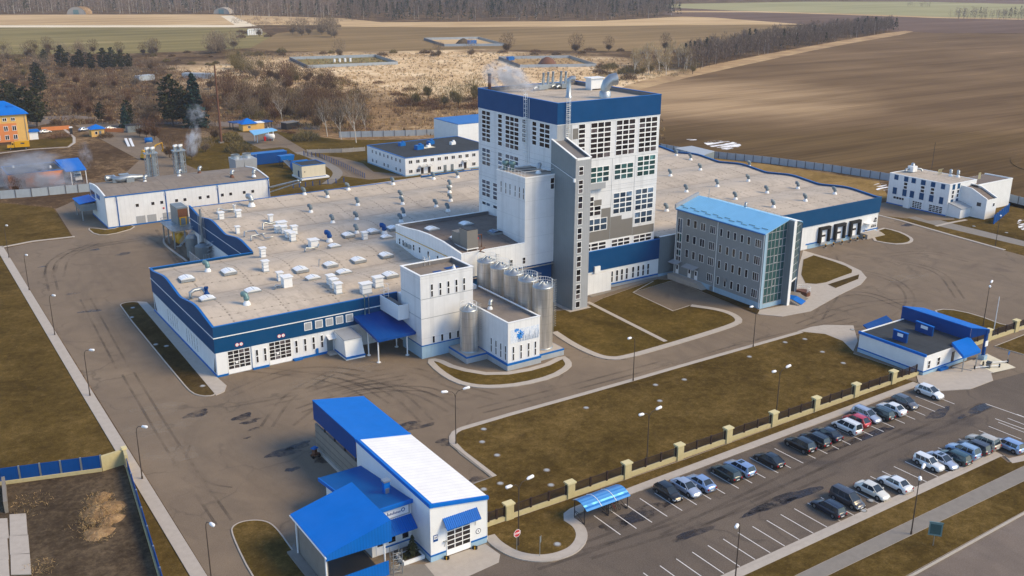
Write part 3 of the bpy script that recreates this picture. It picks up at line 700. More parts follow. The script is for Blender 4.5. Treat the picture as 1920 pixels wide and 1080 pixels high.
for i, (x, y, rx, ry, an) in enumerate([(369,776,2.1,1.0,.5),(455,782,1.3,1.2,.5),(470,790,1.6,.6,.6),(479,804,1.0,.5,.5),(463,821,.5,.3,0),(530,849,2.6,1.0,.4),(560,836,2.2,.7,.9),(548,880,.9,.6,.4),
        (1195,966,3.0,1.6,.2),(1150,985,1.8,1.0,.0),(1230,950,2.2,.8,.4),(1475,935,5.5,1.0,.55),(1440,950,4.0,.8,.6),(1620,820,6,.8,.5),(1830,770,3.5,1.0,.7),(1760,775,3,.9,.3),(1300,1000,2.5,.8,.3),
        (170,583,2.0,.8,.2),(138,550,1.2,.7,.3),(178,468,1.4,.7,.2),(232,476,1.8,1.0,1.2),(80,500,.8,.5,0),(1800,395,3,.9,.3),(1704,421,3.2,1.0,.2),(755,800,3.6,.8,.5),(790,800,2.2,.6,.4),(835,829,1.4,1.0,.3),(895,900,1.5,.8,.3),(1240,765,1,.3,0),(620,860,2.5,.8,1.0),(600,845,1.5,.6,.6)]):
    q = blot(x, y, rx, ry, i); b.add(q.v, q.f)
struct('damp_patches', b, 'oil_film')
b = MB()
for i, (x, y, rx, ry, an) in enumerate([(325,850,3.0,2.6,.3),(300,800,5,2.5,.5),(300,765,4,2,.5),(640,700,8,2.5,.4),(1700,520,5,2,.3)]):
    q = blot(x, y, rx, ry, 40+i, z=.0125); b.add(q.v, q.f)
struct('dust_patches', b, 'dust_film')
b = MB()
def track(pts, w=.35, gap=1.7):
    q = smooth_poly(pp(*pts), 3, False)
    ribbon(b, q, gap/2+w/2, -gap/2+w/2, .0155, .016); ribbon(b, q, -gap/2+w/2, gap/2+w/2, .0155, .016)
track([(345,835),(335,860),(345,890),(390,915),(430,920)]); track([(90,520),(95,490),(140,465),(250,450)], .5); track([(100,545),(90,500),(110,480),(200,462)], .5)
track([(420,770),(560,745),(640,720),(760,700)], .6); track([(560,770),(660,735),(790,725),(840,745)], .5); track([(500,800),(540,740),(620,700)], .5); track([(270,440),(310,455),(345,500)], .7, 2.0)
track([(1560,500),(1680,520),(1720,570),(1640,620),(1500,640)], .5); track([(1600,480),(1760,500),(1800,560)], .5); track([(1250,680),(1100,720),(900,770)], .5, 1.9); track([(1600,600),(1420,640),(1250,690)], .5, 1.9)
track([(1100,1040),(1400,950),(1700,820),(1850,760)], .5, 1.8); track([(240,700),(330,850),(420,980)], .4, 1.9); track([(160,560),(230,690)], .4, 1.9)
for pts, w_ in (([(440,690),(560,700),(660,720),(720,760)], .5), ([(430,740),(520,700),(600,690),(680,700)], .5), ([(620,740),(700,720),(790,735),(850,770)], .6), ([(640,705),(740,730),(800,790)], .5), ([(700,700),(780,690),(850,725),(930,745)], .6), ([(560,800),(640,735),(760,715)], .5), ([(300,430),(330,470),(350,495)], .8), ([(130,470),(220,455),(320,440)], .6), ([(110,520),(120,480),(180,455)], .5), ([(1540,560),(1620,545),(1700,580)], .5), ([(1650,480),(1740,470),(1820,490)], .5), ([(1500,610),(1600,570),(1750,560)], .5), ([(1560,480),(1580,530),(1530,600)], .5), ([(1000,1060),(1150,1010),(1350,920)], .5), ([(1250,1010),(1450,910),(1680,800)], .5)):
    track(pts, w_, 1.9)
struct('tyre_marks', b, 'tyre_mark')
# manhole covers
mh = MB(); mh.cyl(0, 0, -.01, .05, .46, n=16, mi=0); mh.cyl(0, 0, .045, .075, .30, n=14, mi=1)
root = None; NMH = 0
for i, (x, y) in enumerate([(904,830),(932,855),(1025,883),(1033,911),(907,919),(938,908),(1045,1022),(1099,766),(1237,753),(1229,723),(907,806),(1509,637),(1542,661),(1405,670),(1472,643),(1581,682),(1598,619),(249,578),(247,596),(312,650),(292,647),(1826,425),(1887,437),(1633,990-50),(1619,959),(1283,713),(380,725)]):
    lawn_ok = True
    p = P(x, y)
    if root is None:
        root = mh.build('manhole_cover', ['concrete_dark', 'plinth_grey'], loc=(p.x, p.y, .10)); ob = root
        # mesh was built round the world origin
        for v in ob.data.vertices: v.co += Vector((p.x, p.y, .10))
    else:
        ob = root.copy(); COL.objects.link(ob); ob.location = (p.x, p.y, .10)
    tag(ob, 'small round concrete manhole cover set in the brown lawn', 'manhole cover', 'manhole covers in the lawns')
# ================================================================ PRODUCTION HALL
def wave(y, base=8.75, amp=1.1, per=18.7, y0=151.2):
    t = ((y-y0)/per) % 1.0
    a = abs(t-.5)*2                      # 1 in the valley, 0 on the ridge
    k = 1-a
    return base + amp*min(1.0, max(0.0, (k-.06)*1.25)) if k < .78 else base+amp*(.90+.10*math.sin((k-.78)/.22*math.pi/2))
YS = [151.2+i*18.7/16 for i in range(0, 72)]
hall = thing('production_hall', 'wide white production hall with blue band and pale flat roof full of vents', 'factory hall', (42.4, 151.2, 0))
X0, Y0, XW, XR, YB = 42.4, 151.2, 62.8, 212.6, 234.0
YW = 190.2
def roofz(x, y):
    k = min(1, max(0, (x-112)/28)); return wave(y, 8.75+.75*k, 1.1-.35*k)-.45
def roof_sheet(x0, x1, y0, y1, right=False):
    b = MB(); ys = [y0]+[y for y in YS if y0+.2 < y < y1-.2]+[y1]
    for a, c in zip(ys, ys[1:]):
        f = (lambda y: wave(y, 9.5, .75)-.45) if right else (lambda y: wave(y)-.45)
        b.add([(x0,a,f(a)),(x1,a,f(a)),(x1,c,f(c)),(x0,c,f(c))], [(0,1,2,3)], 0, True)
    return b
r1 = roof_sheet(X0+.3, XW+.3, Y0+.3, YW-.3); r2 = roof_sheet(XW+.3, 112, Y0+.3, YB-.3); r1.add(r2.v, r2.f)
r1.build('roof', 'roof_felt', hall)
r3 = MB(); ys = [153.6]+[y for y in YS if 153.8 < y < YB-.5]+[YB-.3]
for a, c in zip(ys, ys[1:]):
    for k in range(4):
        x0, x1 = 112+7*k, 119+7*k; r3.add([(x0,a,roofz(x0,a)),(x1,a,roofz(x1,a)),(x1,c,roofz(x1,c)),(x0,c,roofz(x0,c))], [(0,1,2,3)], 0, True)
r4 = roof_sheet(140, 157, 153.0, YB-.3, True); r3.add(r4.v, r4.f); r4 = roof_sheet(157, XR-.3, 150.3, YB-.3, True); r3.add(r4.v, r4.f); r3.build('roof', 'roof_felt', hall)
# walls
b = MB()
b.box(X0+.1, XW, Y0+.1, Y0+.5, 0, 4.2); b.box(XW, 126, Y0+.1, Y0+.5, 0, 4.2)
b.box(X0+.1, X0+.5, Y0+.5, YW-.1, 0, 4.1); b.box(X0+.5, XW+.1, YW-.5, YW-.1, 0, 4.1)
b.box(XW+.1, XW+.5, YW-.1, YB-.1, 0, 4.2); b.box(XW+.5, XR-.5, YB-.5, YB-.1, 0, 8.2)
b.box(XR-.5, XR-.1, 150.6, YB-.1, 0, 9.0); b.box(156.3, XR-.5, 150.2, 150.6, 0, 5.7)
b.build('wall', 'white_cladding', hall)
b = MB()   # front fascia
b.box(X0, 76.0, Y0-.02, Y0+.3, 4.2, 8.75); b.build('fascia', 'blue_fascia', hall)
def wavy_fascia(x0, x1, y0, y1, zb, name, mat, base=8.75, amp=1.1):
    b = MB(); ys = [y0]+[y for y in YS if y0+.2 < y < y1-.2]+[y1]
    for a, c in zip(ys, ys[1:]):
        za, zc = wave(a, base, amp), wave(c, base, amp)
        b.add([(x0,a,zb),(x0,c,zb),(x0,c,zc),(x0,a,za)], [(0,3,2,1)]); b.add([(x1,a,zb),(x1,c,zb),(x1,c,zc),(x1,a,za)], [(0,1,2,3)])
        b.add([(x0,a,za),(x1,a,za),(x1,c,zc),(x0,c,zc)], [(0,1,2,3)])
    b.quad((x0,y0,zb),(x1,y0,zb),(x1,y0,wave(y0,base,amp)),(x0,y0,wave(y0,base,amp))); b.quad((x1,y1,zb),(x0,y1,zb),(x0,y1,wave(y1,base,amp)),(x1,y1,wave(y1,base,amp)))
    return b.build(name, mat, hall)
wavy_fascia(X0, X0+.3, Y0+.3, YW, 4.1, 'fascia', 'blue_fascia')
wavy_fascia(XW, XW+.3, YW+.3, YB, 4.2, 'fascia', 'blue_fascia')
wavy_fascia(XR-.3, XR, 150.1, YB, 7.4, 'fascia', 'blue_fascia', 9.5, .75)
b = MB(); b.box(X0+.3, XW+.3, YW-.02, YW+.28, 4.1, 8.75); b.box(XW+.3, 126, YB-.3, YB, 7.6, 9.35); b.box(126, XR-.3, YB-.3, YB, 7.6, 9.9); b.build('fascia', 'blue_fascia', hall)
b = MB(); b.box(156.3, XR-.3, 150.0, 150.3, 5.7, 9.62); b.build('fascia', 'blue_fascia', hall)
# coping trims
b = MB()
b.box(X0-.06, 76.0, Y0-.08, Y0+.36, 8.75, 8.83); b.box(X0+.36, XW+.36, YW-.08, YW+.34, 8.752, 8.83)
def cop(x0, x1, y0, y1, base=8.75, amp=1.1):
    ys = [y0]+[y for y in YS if y0+.2 < y < y1-.2]+[y1]
    for a, c in zip(ys, ys[1:]):
        za, zc = wave(a, base, amp)+.07, wave(c, base, amp)+.07
        b.add([(x0,a,za-.09),(x1,a,za-.09),(x1,a,za),(x0,a,za),(x0,c,zc-.09),(x1,c,zc-.09),(x1,c,zc),(x0,c,zc)], [(2,3,7,6),(0,4,7,3),(1,2,6,5)])
cop(X0-.06, X0+.36, Y0+.36, YW-.08); cop(XW-.06, XW+.36, YW+.34, YB+.02); cop(XR-.36, XR+.06, 150.02, YB+.02, 9.5, .75)
b.box(XW+.36, 126, YB-.36, YB+.06, 9.35, 9.43); b.box(126, XR-.36, YB-.36, YB+.06, 9.9, 9.98)
b.build('coping', 'blue_trim', hall)
b = MB(); b.box(X0-.09, 72.6, Y0-.11, Y0-.03, 6.78, 6.92); b.box(X0-.10, X0-.02, Y0-.03, YW, 6.78, 6.92); b.box(XW-.09, XW-.02, YW+.3, YB, 6.78, 6.90); b.box(X0-.07, X0+.25, YW, YW+.37, 8.83, 8.86); b.build('stripe', 'white_trim', hall)
b = MB()
b.box(X0-.05, 44.3, Y0-.12, Y0+.08, 0, .36); b.box(48.5, 51.3, Y0-.3, Y0+.08, 0, .36); b.box(55.6, 62, Y0-.12, Y0+.08, 0, .36); b.box(55.7, 57.2, Y0-.5, Y0-.13, 0, .3)
b.box(X0-.06, X0+.08, Y0+.09, YW, 0, .34); b.box(XW-.04, XW+.08, YW, YB, 0, .34); b.build('base_trim', 'blue_trim', hall)
Ff, Fl = S_(Y0+.1), W_(X0+.1)
# front elevation
for u0, u1 in ((44.4, 48.3), (51.5, 55.5)):
    g = window(Ff, u0, u1, .1, 4.15, 4, 6, hall, .12, .10, name='sectional_gate', blank=[(i, 0) for i in range(4)])
    mb = MB(); Ff.box(mb, u0+.1, u1-.1, .15, .8, .0, .045); mb.build('gate_panel', 'pvc_white', hall)
    mb = MB(); Ff.box(mb, u0+1.3, u0+1.75, 1.75, 2.05, .03, .06); mb.build('notice', 'sign_white', hall)
strip(Ff, 48.5, 51.3, .36, 4.2, .0, .22, 'pier', 'white_paint', hall); strip(Ff, 42.5, 44.3, .36, 4.2, .0, .16, 'pier', 'white_paint', hall)
Fp = S_(Y0-.12)
for u in (49.1, 50.5): window(Fp, u, u+.5, 1.1, 3.5, 1, 2, hall, .07, .14)
for u in (56.15, 57.75, 59.3, 60.85): window(Ff, u, u+.52, 1.2, 3.55, 1, 2, hall, .07, .14)
for u in (58.0, 60.0, 61.95, 63.85, 65.75):
    mb = MB(); S_(Y0-.02).box(mb, u, u+1.4, 5.0, 6.45, 0, .05); S_(Y0-.07).box(mb, u+.12, u+1.28, 5.12, 6.33, 0, .02, 1); mb.build('blind_window', ['white_trim', 'grey_light_cladding'], hall)
mb = MB(); Ff.box(mb, 62.0, 63.1, .3, 2.6, .0, .06); mb.build('door', 'grey_metal', hall)
mb = MB(); mb.add([(61.9,Y0+.1,3.3),(63.5,Y0+.1,3.3),(63.5,Y0-1.1,2.9),(61.9,Y0-1.1,2.9)], [(0,1,2,3)]); mb.add([(61.9,Y0+.1,3.2),(63.5,Y0+.1,3.2),(63.5,Y0-1.1,2.8),(61.9,Y0-1.1,2.8)], [(3,2,1,0)]); mb.quad((61.9,Y0-1.1,2.8),(63.5,Y0-1.1,2.8),(63.5,Y0-1.1,2.9),(61.9,Y0-1.1,2.9)); mb.build('door_canopy', 'white_paint', hall)
mb = MB(); mb.box(61.8, 63.2, Y0-1.5, Y0+.1, 0, .25); mb.build('doorstep', 'concrete', hall)
mb = MB(); Ff.box(mb, 59.9, 60.3, .3, 1.3, .02, .25); mb.build('meter_box', 'blue_trim', hall)
# round speed signs above the gates
for u in (46.15, 46.85, 53.45, 54.15):
    mb = MB()
    for r, d, mi in ((.34, .02, 0), (.26, .03, 1)):
        q = [S_(Y0-.02).pt(u+r*math.cos(2*math.pi*i/18), 5.0+r*math.sin(2*math.pi*i/18), d+.02) for i in range(18)]; mb.poly(q, mi)
    mb.box(u-.03, u+.03, Y0-.075, Y0-.055, 4.86, 5.14, 2); mb.build('speed_sign', ['red_paint', 'sign_white', 'dark_metal'], hall)
# left elevation
for a in (173.4, 161.4):
    for i in range(5):
        u = a+i*1.55; window(Fl, u, u+.45, .9, 3.6, 1, 2, hall, .06, .10)
mb = MB()
for (u0, u1) in ((189.6, 188.2), (151.9, 152.9)):
    mb.add([Fl.pt(u0, .5, .03), Fl.pt(u0, 3.3, .03), Fl.pt(u1, .5, .03)], [(0,1,2)])
build_each(mb, 'sloping_window', 'glass_dark', hall)
# loading end
Fd = S_(150.2)
b = MB(); Fd.box(b, 185.3, 190.3, 1.05, 1.35, 0, .06); Fd.box(b, 193.0, 195.9, 1.05, 1.35, 0, .06); Fd.box(b, 198.9, 201.3, 1.05, 1.35, 0, .06); Fd.box(b, 206.6, 212.5, 1.35, 1.65, 0, .06); b.build('base_trim', 'blue_trim', hall)
for u in (190.2, 195.9, 201.7):
    mb = MB(); Fd.box(mb, u-.8, u-.15, 1.0, 4.9, 0, .75); Fd.box(mb, u+2.55, u+3.1, 1.0, 4.9, 0, .75); Fd.box(mb, u-.15, u+2.55, 4.2, 4.9, 0, .75)
    k = mb.build('dock_shelter', 'black_rubber', hall)
    mb = MB(); Fd.box(mb, u-.15, u+2.55, 1.0, 4.2, 0, .08); mb.build('dock_door', 'pvc_white', k)
    mb = MB(); Fd.box(mb, u+.4, u+2.0, 2.3, 2.8, .08, .10); mb.build('dock_window', 'glass_dark', k)
    mb = MB(); Fd.box(mb, u-.1, u+2.5, .45, 1.0, 0, .55); mb.build('dock_leveller', 'grey_light_cladding', k)
mb = MB(); Fd.box(mb, 186, 212.4, 0, 1.0, .0, .04); mb.build('plinth', 'plinth_blue', hall)
mb = MB(); mb.box(205.6, 210.9, 147.9, 150.1, 0, 1.2); mb.build('dock_platform', 'concrete', hall)
mb = MB()
for i in range(6): mb.box(210.9+i*.35, 211.25+i*.35, 147.9, 150.0, 0, 1.05-i*.2)
mb.build('steps', 'concrete', hall)
mb = MB(); mb.box(206.6, 209.6, 148.4, 150.15, 3.5, 3.6); mb.build('door_canopy', 'white_paint', hall)
mb = MB(); Fd.box(mb, 207.4, 208.4, 1.2, 3.3, 0, .06); mb.build('door', 'pvc_white', hall)
mb = MB()
mb.add([Fd.pt(209.6, 1.9, .03), Fd.pt(211.6, 1.9, .03), Fd.pt(211.6, 4.5, .03), Fd.pt(211.0, 4.5, .03)], [(0,1,2,3)], 1)
for k in range(5): Fd.box(mb, 209.6+k*.38, 211.7, 1.9+k*.62, 2.0+k*.62, .03, .07)
for k in range(3): Fd.box(mb, 210.35+k*.65, 210.43+k*.65, 1.9, 3.0+k*.75, .03, .075)
build_each(mb, 'sloping_window', ['white_trim', 'glass_dark'], hall)
# dotted ridge beacons on the pavement: dock bollards
bp = None
for i, x in enumerate((190.6, 193.5, 196.7, 199.8, 202.5, 205.0)):
    if bp is None:
        bp = thing('dock_bollard', 'low yellow and black striped bumper bollard below the loading doors', 'bollard', (x, 148.5, 0), 'bumper bollards at the loading docks')
        mb = MB(); mb.box(x-.5, x+.2, 148.2, 148.8, 0, .25); mb.build('base', 'concrete_dark', bp)
        mb = MB(); mb.cyl(x, 148.5, .25, .75, .18, mi=0); mb.cyl(x, 148.5, .75, .95, .185, mi=1); build_each(mb, 'post', ['black_rubber', 'yellow_paint'], bp)
    else: dup(bp, (x, 148.5, 0))

# ---- roof furniture of the hall (bolted on, so parts of the hall)
def rp(px, py, lift=0.0):
    p = P(px, py, 9.0)
    for _ in range(4): p = P(px, py, roofz(p.x, p.y))
    return p
def cowl(mb, x, y, z, s=1.0, mi_hood=1, rot=0.6):
    mb.lathe(x, y, [(.62*s, z), (.55*s, z+.35*s), (.38*s, z+.55*s), (.34*s, z+.8*s)], 12, 0)
    c, d = math.cos(rot), math.sin(rot)
    mb.lathe(x, y, [(.36*s, z+.75*s), (.45*s, z+.95*s), (.48*s, z+1.25*s), (.36*s, z+1.35*s)], 12, mi_hood)
    mb.tube([(x, y, z+1.25*s), (x+.1*c*s, y+.1*d*s, z+1.55*s), (x+.45*c*s, y+.45*d*s, z+1.72*s), (x+.75*c*s, y+.75*d*s, z+1.68*s)], [.40*s, .44*s, .46*s, .46*s], 10, mi_hood)
VENTS = [(583,398),(624,418),(669,412),(671,385),(571,365),(614,370),(840,396),(845,377),(757,405),(755,383),(844,351),(669,437),(818,388),(653,356),(737,346),(813,336),(858,333),(843,361),(575,365),(752,371),(673,391),(752,416),
         (1313,319),(1345,350),(1403,340),(1438,362),(1496,354),(1287,360),(1565,364),(1405,313),(1379,374),(1450,389),(1510,377),(1250,396),(1286,361),(1257,330),(1295,300),(1268,292)]
seen_v = []
for x, y in VENTS:
    p = rp(x, y)
    if any((p.x-q.x)**2+(p.y-q.y)**2 < 9 for q in seen_v): continue
    seen_v.append(p)
    mb = MB(); cowl(mb, p.x, p.y, p.z-.05, .95, 1, random.uniform(1.6, 2.8)); mb.build('roof_ventilator', ['white_paint', 'cowl_grey'], hall)
for x, y, s, m in ((390,509,1.05,'teal_metal'),(463,571,1.1,'teal_metal'),(472,387,1.5,'galvanised'),(618,453,1.2,'blue_dark'),(721,439,1.2,'blue_dark')):
    p = rp(x, y); mb = MB(); cowl(mb, p.x, p.y, p.z-.05, s, 1, 2.2); mb.build('roof_ventilator', ['white_paint', m], hall)
def skylight(mb, x, y, z, sx=2.5, sy=2.7, h=.45):
    mb.box(x-sx/2, x+sx/2, y-sy/2, y+sy/2, z-.05, z+h, 0)
    n = 8; pr = [(-sx/2+.04+(sx-.08)*i/n, .34*math.sin(math.pi*i/n)) for i in range(n+1)]
    for (a, za), (c, zc) in zip(pr, pr[1:]):
        mb.add([(x+a,y-sy/2+.04,z+h+za),(x+c,y-sy/2+.04,z+h+zc),(x+c,y+sy/2-.04,z+h+zc),(x+a,y+sy/2-.04,z+h+za)], [(0,1,2,3)], 1, True)
    for sgn in (-1, 1): mb.poly([(x+a, y+sgn*(sy/2-.045), z+h+za) for a, za in (pr if sgn < 0 else pr[::-1])], 1)
    for k in (-.33, 0, .33): mb.box(x-.03+k*0, x+.03, y+k*sy-.03, y+k*sy+.03, z+h+.30, z+h+.36, 0)
    mb.box(x-.04, x+.04, y-sy/2+.03, y+sy/2-.03, z+h+.335, z+h+.365, 0)
for x, y, sx, sy in [(429,512,2.5,2.6),(474,548,2.7,2.0),(564,508,2.6,2.4),(587,524,2.6,1.9),(620,499,2.5,2.1),(645,513,2.7,2.0),(672,490,2.6,2.3),(653,443,2.4,2.3),(700,436,2.4,2.3),(627,464,2.4,1.8),(350,525,2.6,2.4),(389,563,2.6,2.0),
          (724,481,2.5,2.3),(732,518,2.6,2.3),(648,512,2.6,2.0),(725,447,2.4,1.8),(720,485,2.4,2.3),(649,443,2.3,2.2),(737,430,2.4,2.2),(673,489,2.6,2.2)]:
    p = rp(x, y)
    if any((p.x-q.x)**2+(p.y-q.y)**2 < 12 for q in seen_v if getattr(q, 'freeze', None) and len(q) == 3 and q.z > 100): continue
    if any((p.x-q[0])**2+(p.y-q[1])**2 < 9 for q in globals().setdefault('SKY', [])): continue
    SKY.append((p.x, p.y))
    mb = MB(); skylight(mb, p.x, p.y, p.z, sx, sy); mb.build('skylight', ['galvanised', 'skylight_glass'], hall)
def duct(mb, x, y, z, w, d, h, cap=.2, tiers=0):
    mb.box(x-w/2, x+w/2, y-d/2, y+d/2, z-.1, z+h, 0); mb.box(x-w/2-cap, x+w/2+cap, y-d/2-cap, y+d/2+cap, z+h, z+h+.14, 0)
    for t in range(tiers): mb.box(x-w/2-.05, x+w/2+.05, y-d/2-.05, y+d/2+.05, z+h*(t+1)/(tiers+1), z+h*(t+1)/(tiers+1)+.06, 1)
    mb.box(x-w/2-.12, x+w/2+.12, y-d/2-.12, y+d/2+.12, z-.1, z+.12, 1)
for x, y, w_, d_, h, t in [(415,411,1.1,1.1,1.6,1),(447,407,1.1,1.1,1.6,1),(508,416,.8,.8,1.6,0),(446,438,.75,.75,1.6,0),(528,430,2.0,1.6,1.7,0),(521,436,1.1,1.1,1.5,1),(532,437,1.1,1.1,1.5,1),(552,439,1.1,1.1,1.8,1),(541,445,1.2,1.2,1.4,1),(549,451,1.1,1.1,1.7,1),
                          (588,464,1.7,1.7,1.7,0),(493,482,1.0,1.0,1.9,2),(498,508,1.0,1.0,2.0,2),(525,526,.9,.9,1.6,1),(538,538,1.6,1.6,2.0,0),(620,533,1.1,1.1,1.7,1),(626,540,1.1,1.1,1.7,1),(634,549,1.1,1.1,1.8,1),(686,549,1.8,1.3,1.8,1),(709,537,1.6,1.3,1.8,1),(684,449,1.0,1.0,1.6,1)]:
    p = rp(x, y); mb = MB(); duct(mb, p.x, p.y, p.z, w_, d_, h, .2, t); mb.build('vent_duct', ['white_paint', 'plinth_grey'], hall)
def roofpipe(pts, r, mat='galvanised'):
    """bent silver duct: each entry is (photo x, photo y at its foot on the roof, height above the roof)"""
    path = []
    for x, y, h in pts:
        p = rp(x, y); path.append((p.x, p.y, p.z+h))
    mb = MB(); mb.tube(path, r, 8); mb.cyl(path[0][0], path[0][1], path[0][2]-.5, path[0][2]-.1, r*1.5, n=10); return mb.build('roof_pipe', mat, hall)
roofpipe([(358,561,.3),(358,561,1.2),(366,560,1.6),(380,556,1.5),(386,557,1.0),(388,556,.6)], .34)
roofpipe([(458,445,.2),(459,443,1.0),(466,442,1.0),(480,441,1.0),(485,446,.6),(498,442,.5)], .16); roofpipe([(471,452,.2),(472,451,1.0),(478,450,1.0),(492,447,1.0),(497,452,.6),(512,448,.5)], .16)
roofpipe([(493,431,.2),(494,429,1.2),(498,428,1.3),(506,427,.9),(518,425,.9)], .2); roofpipe([(408,401,.3),(409,400,1.0),(413,399,1.1),(421,400,.7),(441,398,.7),(441,396,1.6)], .22)
roofpipe([(572,473,.3),(574,472,.8),(582,471,.6),(596,468,.6),(598,466,.9)], .18); roofpipe([(516,543,.3),(518,541,.6),(528,541,.5)], .2); roofpipe([(598,500,.1),(599,500,1.5),(602,500,1.5)], .08)
p = rp(388, 557); mb = MB(); mb.lathe(p.x, p.y, [(.5, p.z), (.55, p.z+.6), (.3, p.z+1.0), (.28, p.z+1.6), (.4, p.z+1.6), (.4, p.z+1.9)], 12); mb.build('extract_fan', 'blue_dark', hall)
p = rp(440, 398); mb = MB(); mb.lathe(p.x, p.y, [(.3, p.z), (.3, p.z+1.4), (.42, p.z+1.5), (.42, p.z+1.9)], 10); mb.build('extract_fan', 'white_paint', hall)
# link wall to the office and podium of the tower are built with the tower

# ---- entrance canopy, dock box in front of the hall
t = thing('entrance_canopy', 'deep blue sloping canopy on white posts between hall and white block', 'canopy', (70, 147, 0))
b = MB()
za, zb = 5.9, 4.45
b.add([(67.2,151.1,za),(74.5,151.1,za),(74.5,141.6,zb),(67.2,141.6,zb)], [(0,3,2,1)]); b.add([(67.2,151.1,za-.2),(74.5,151.1,za-.2),(74.5,141.6,zb-.2),(67.2,141.6,zb-.2)], [(0,1,2,3)])
b.quad((67.2,141.6,zb-.45),(74.5,141.6,zb-.45),(74.5,141.6,zb),(67.2,141.6,zb)); b.quad((67.2,151.1,za-.6),(67.2,141.6,zb-.45),(67.2,141.6,zb),(67.2,151.1,za)); b.quad((74.5,141.6,zb-.45),(74.5,151.1,za-.6),(74.5,151.1,za),(74.5,141.6,zb))
b.build('roof', 'canopy_blue', t)
for x, y in ((67.6, 146.3), (67.6, 142.4), (73.3, 142.7), (73.5, 147.2)):
    b = MB(); b.cyl(x, y, .1, 4.4+.15*(y-142)-.1, .12, n=10); b.cyl(x, y, 0, .12, .35, n=10); build_each(b, 'post', 'white_paint', t)
t = thing('dock_box', 'white box porch with inward sloping side in front of the hall', 'loading porch', (65, 148.5, 0))
b = MB(); x0, x1 = 63.3, 66.8
q = [(x0,146.2,0),(x1,146.0,0),(x1,151.05,0),(x0,151.05,0),(x0+.0,146.75,3.6),(x1-.35,146.6,3.6),(x1-.2,151.05,3.9),(x0+.1,151.05,3.9)]
b.add(q, [(0,1,5,4),(1,2,6,5),(2,3,7,6),(3,0,4,7)]); b.add([(q[4][0]-.1,146.55,3.6),(q[5][0]+.1,146.4,3.6),(x1-.1,151.05,3.92),(x0,151.05,3.92),(q[4][0]-.1,146.55,3.72),(q[5][0]+.1,146.4,3.72),(x1-.1,151.05,4.02),(x0,151.05,4.02)], [(4,5,6,7),(0,1,5,4),(1,2,6,5),(3,0,4,7)], 1)
b.build('body', ['white_paint', 'grey_light_cladding'], t)
b = MB(); b.box(x0-.05, x1+.05, 145.95, 151.0, .32, .62); b.build('base_trim', 'blue_trim', t)
# silver/green downpipes over the canopy
for x, m in ((69.3, 'teal_metal'), (70.1, 'galvanised')):
    b = MB(); b.tube([(x, 151.1, 9.4), (x, 150.75, 9.2), (x, 150.75, 5.9)], .12, 8); build_each(b, 'downpipe', m, hall)

# ================================================================ WHITE BLOCK with low terrace
t = thing('white_block', 'tall white box tower with five slot windows beside the blue canopy', 'building', (74.6, 139.7, 0))
b = MB(); b.box(74.6, 85.0, 139.7, 146.9, 2.45, 15.0)
b.f = [f for k, f in enumerate(b.f) if k != 5]; b.mi = b.mi[:len(b.f)]; b.sm = b.sm[:len(b.f)]
parapet(b, 74.6, 85.0, 139.7, 146.9, 15.0, 15.02, .3); b.build('wall', 'white_panel', t)
b = MB(); b.box(74.62, 84.98, 139.72, 146.88, 0, 2.25); b.build('plinth', 'plinth_blue', t)
b = MB(); b.box(74.57, 85.03, 139.67, 146.93, 2.25, 2.45); b.build('base_trim', 'blue_trim', t)
b = MB(); b.box(74.9, 84.7, 140.0, 146.6, 14.0, 14.3); b.build('roof', 'roof_felt_mid', t)
b = MB()
for a in ((74.9, 84.7, 146.55, 146.6), (84.65, 84.7, 140, 146.55), (74.9, 84.7, 140.0, 140.05), (74.9, 74.95, 140.05, 146.55)): b.box(*a, 14.3, 15.0)
b.build('parapet', 'parapet_grey', t)
b = MB(); parapet(b, 74.5, 85.1, 139.6, 147.0, 15.02, 15.12, .4); b.build('coping', 'white_trim', t)
F = S_(139.7)
for u in (76.55, 78.2, 79.8, 81.4, 82.95): window(F, u, u+.5, 10.95, 13.3, 1, 2, t, .06, .18)
for u in (76.65, 78.35, 79.95, 81.55): window(F, u, u+.55, 2.5, 3.85, 1, 1, t, .06)
b = MB(); F.box(b, 74.62, 85, 10.75, 10.85, 0, .02); F.box(b, 74.62, 85, 7.25, 7.35, 0, .02); W_(74.6).box(b, 139.8, 146.9, 10.85, 10.95, 0, .02); W_(74.6).box(b, 139.8, 146.9, 7.35, 7.45, 0, .02); b.build('panel_joint', 'plinth_grey', t)
b = MB(); b.lathe(82.3, 141.6, [(.5, 14.3), (.3, 14.9), (.05, 15.4)], 10); b.build('roof_ventilator', 'white_paint', t)
for x, y, rx, ry in ((79.5, 142.5, .8, .4), (82.8, 143.3, 1.3, .5)):
    b = MB(); b.box(x-rx, x+rx, y-ry, y+ry, 14.30, 14.36); b.build('blue_sheet', 'blue_dark', t)
b = MB()
for x in (79.2, 80.2):
    b.tube([(x, 147.0, 13.4), (x, 147.1, 16.0), (x, 146.4, 16.0), (x, 146.4, 14.4)], .04, 4)
for z in (13.6, 14.2, 14.8, 15.4): b.tube([(79.2, 147.05, z), (80.2, 147.05, z)], .03, 4)
b.build('ladder', 'white_trim', t)
b = MB(); b.box(72.5, 74.55, 144.1, 151.15, 6.2, 8.1); b.build('terrace_wall', 'white_paint', t)
b = MB(); b.box(72.5, 72.7, 144.1, 151.15, 8.1, 8.85); b.box(72.7, 74.55, 144.1, 144.3, 8.1, 8.85); b.build('terrace_parapet', 'white_paint', t)
b = MB(); b.box(72.7, 74.55, 144.3, 151.1, 8.1, 8.15); b.build('terrace_roof', 'roof_felt_mid', t)
b = MB()
for x in (73.2, 74.1): b.tube([(x, 150.9, 8.2), (x, 150.9, 10.6), (x, 151.6, 10.6)], .04, 4)
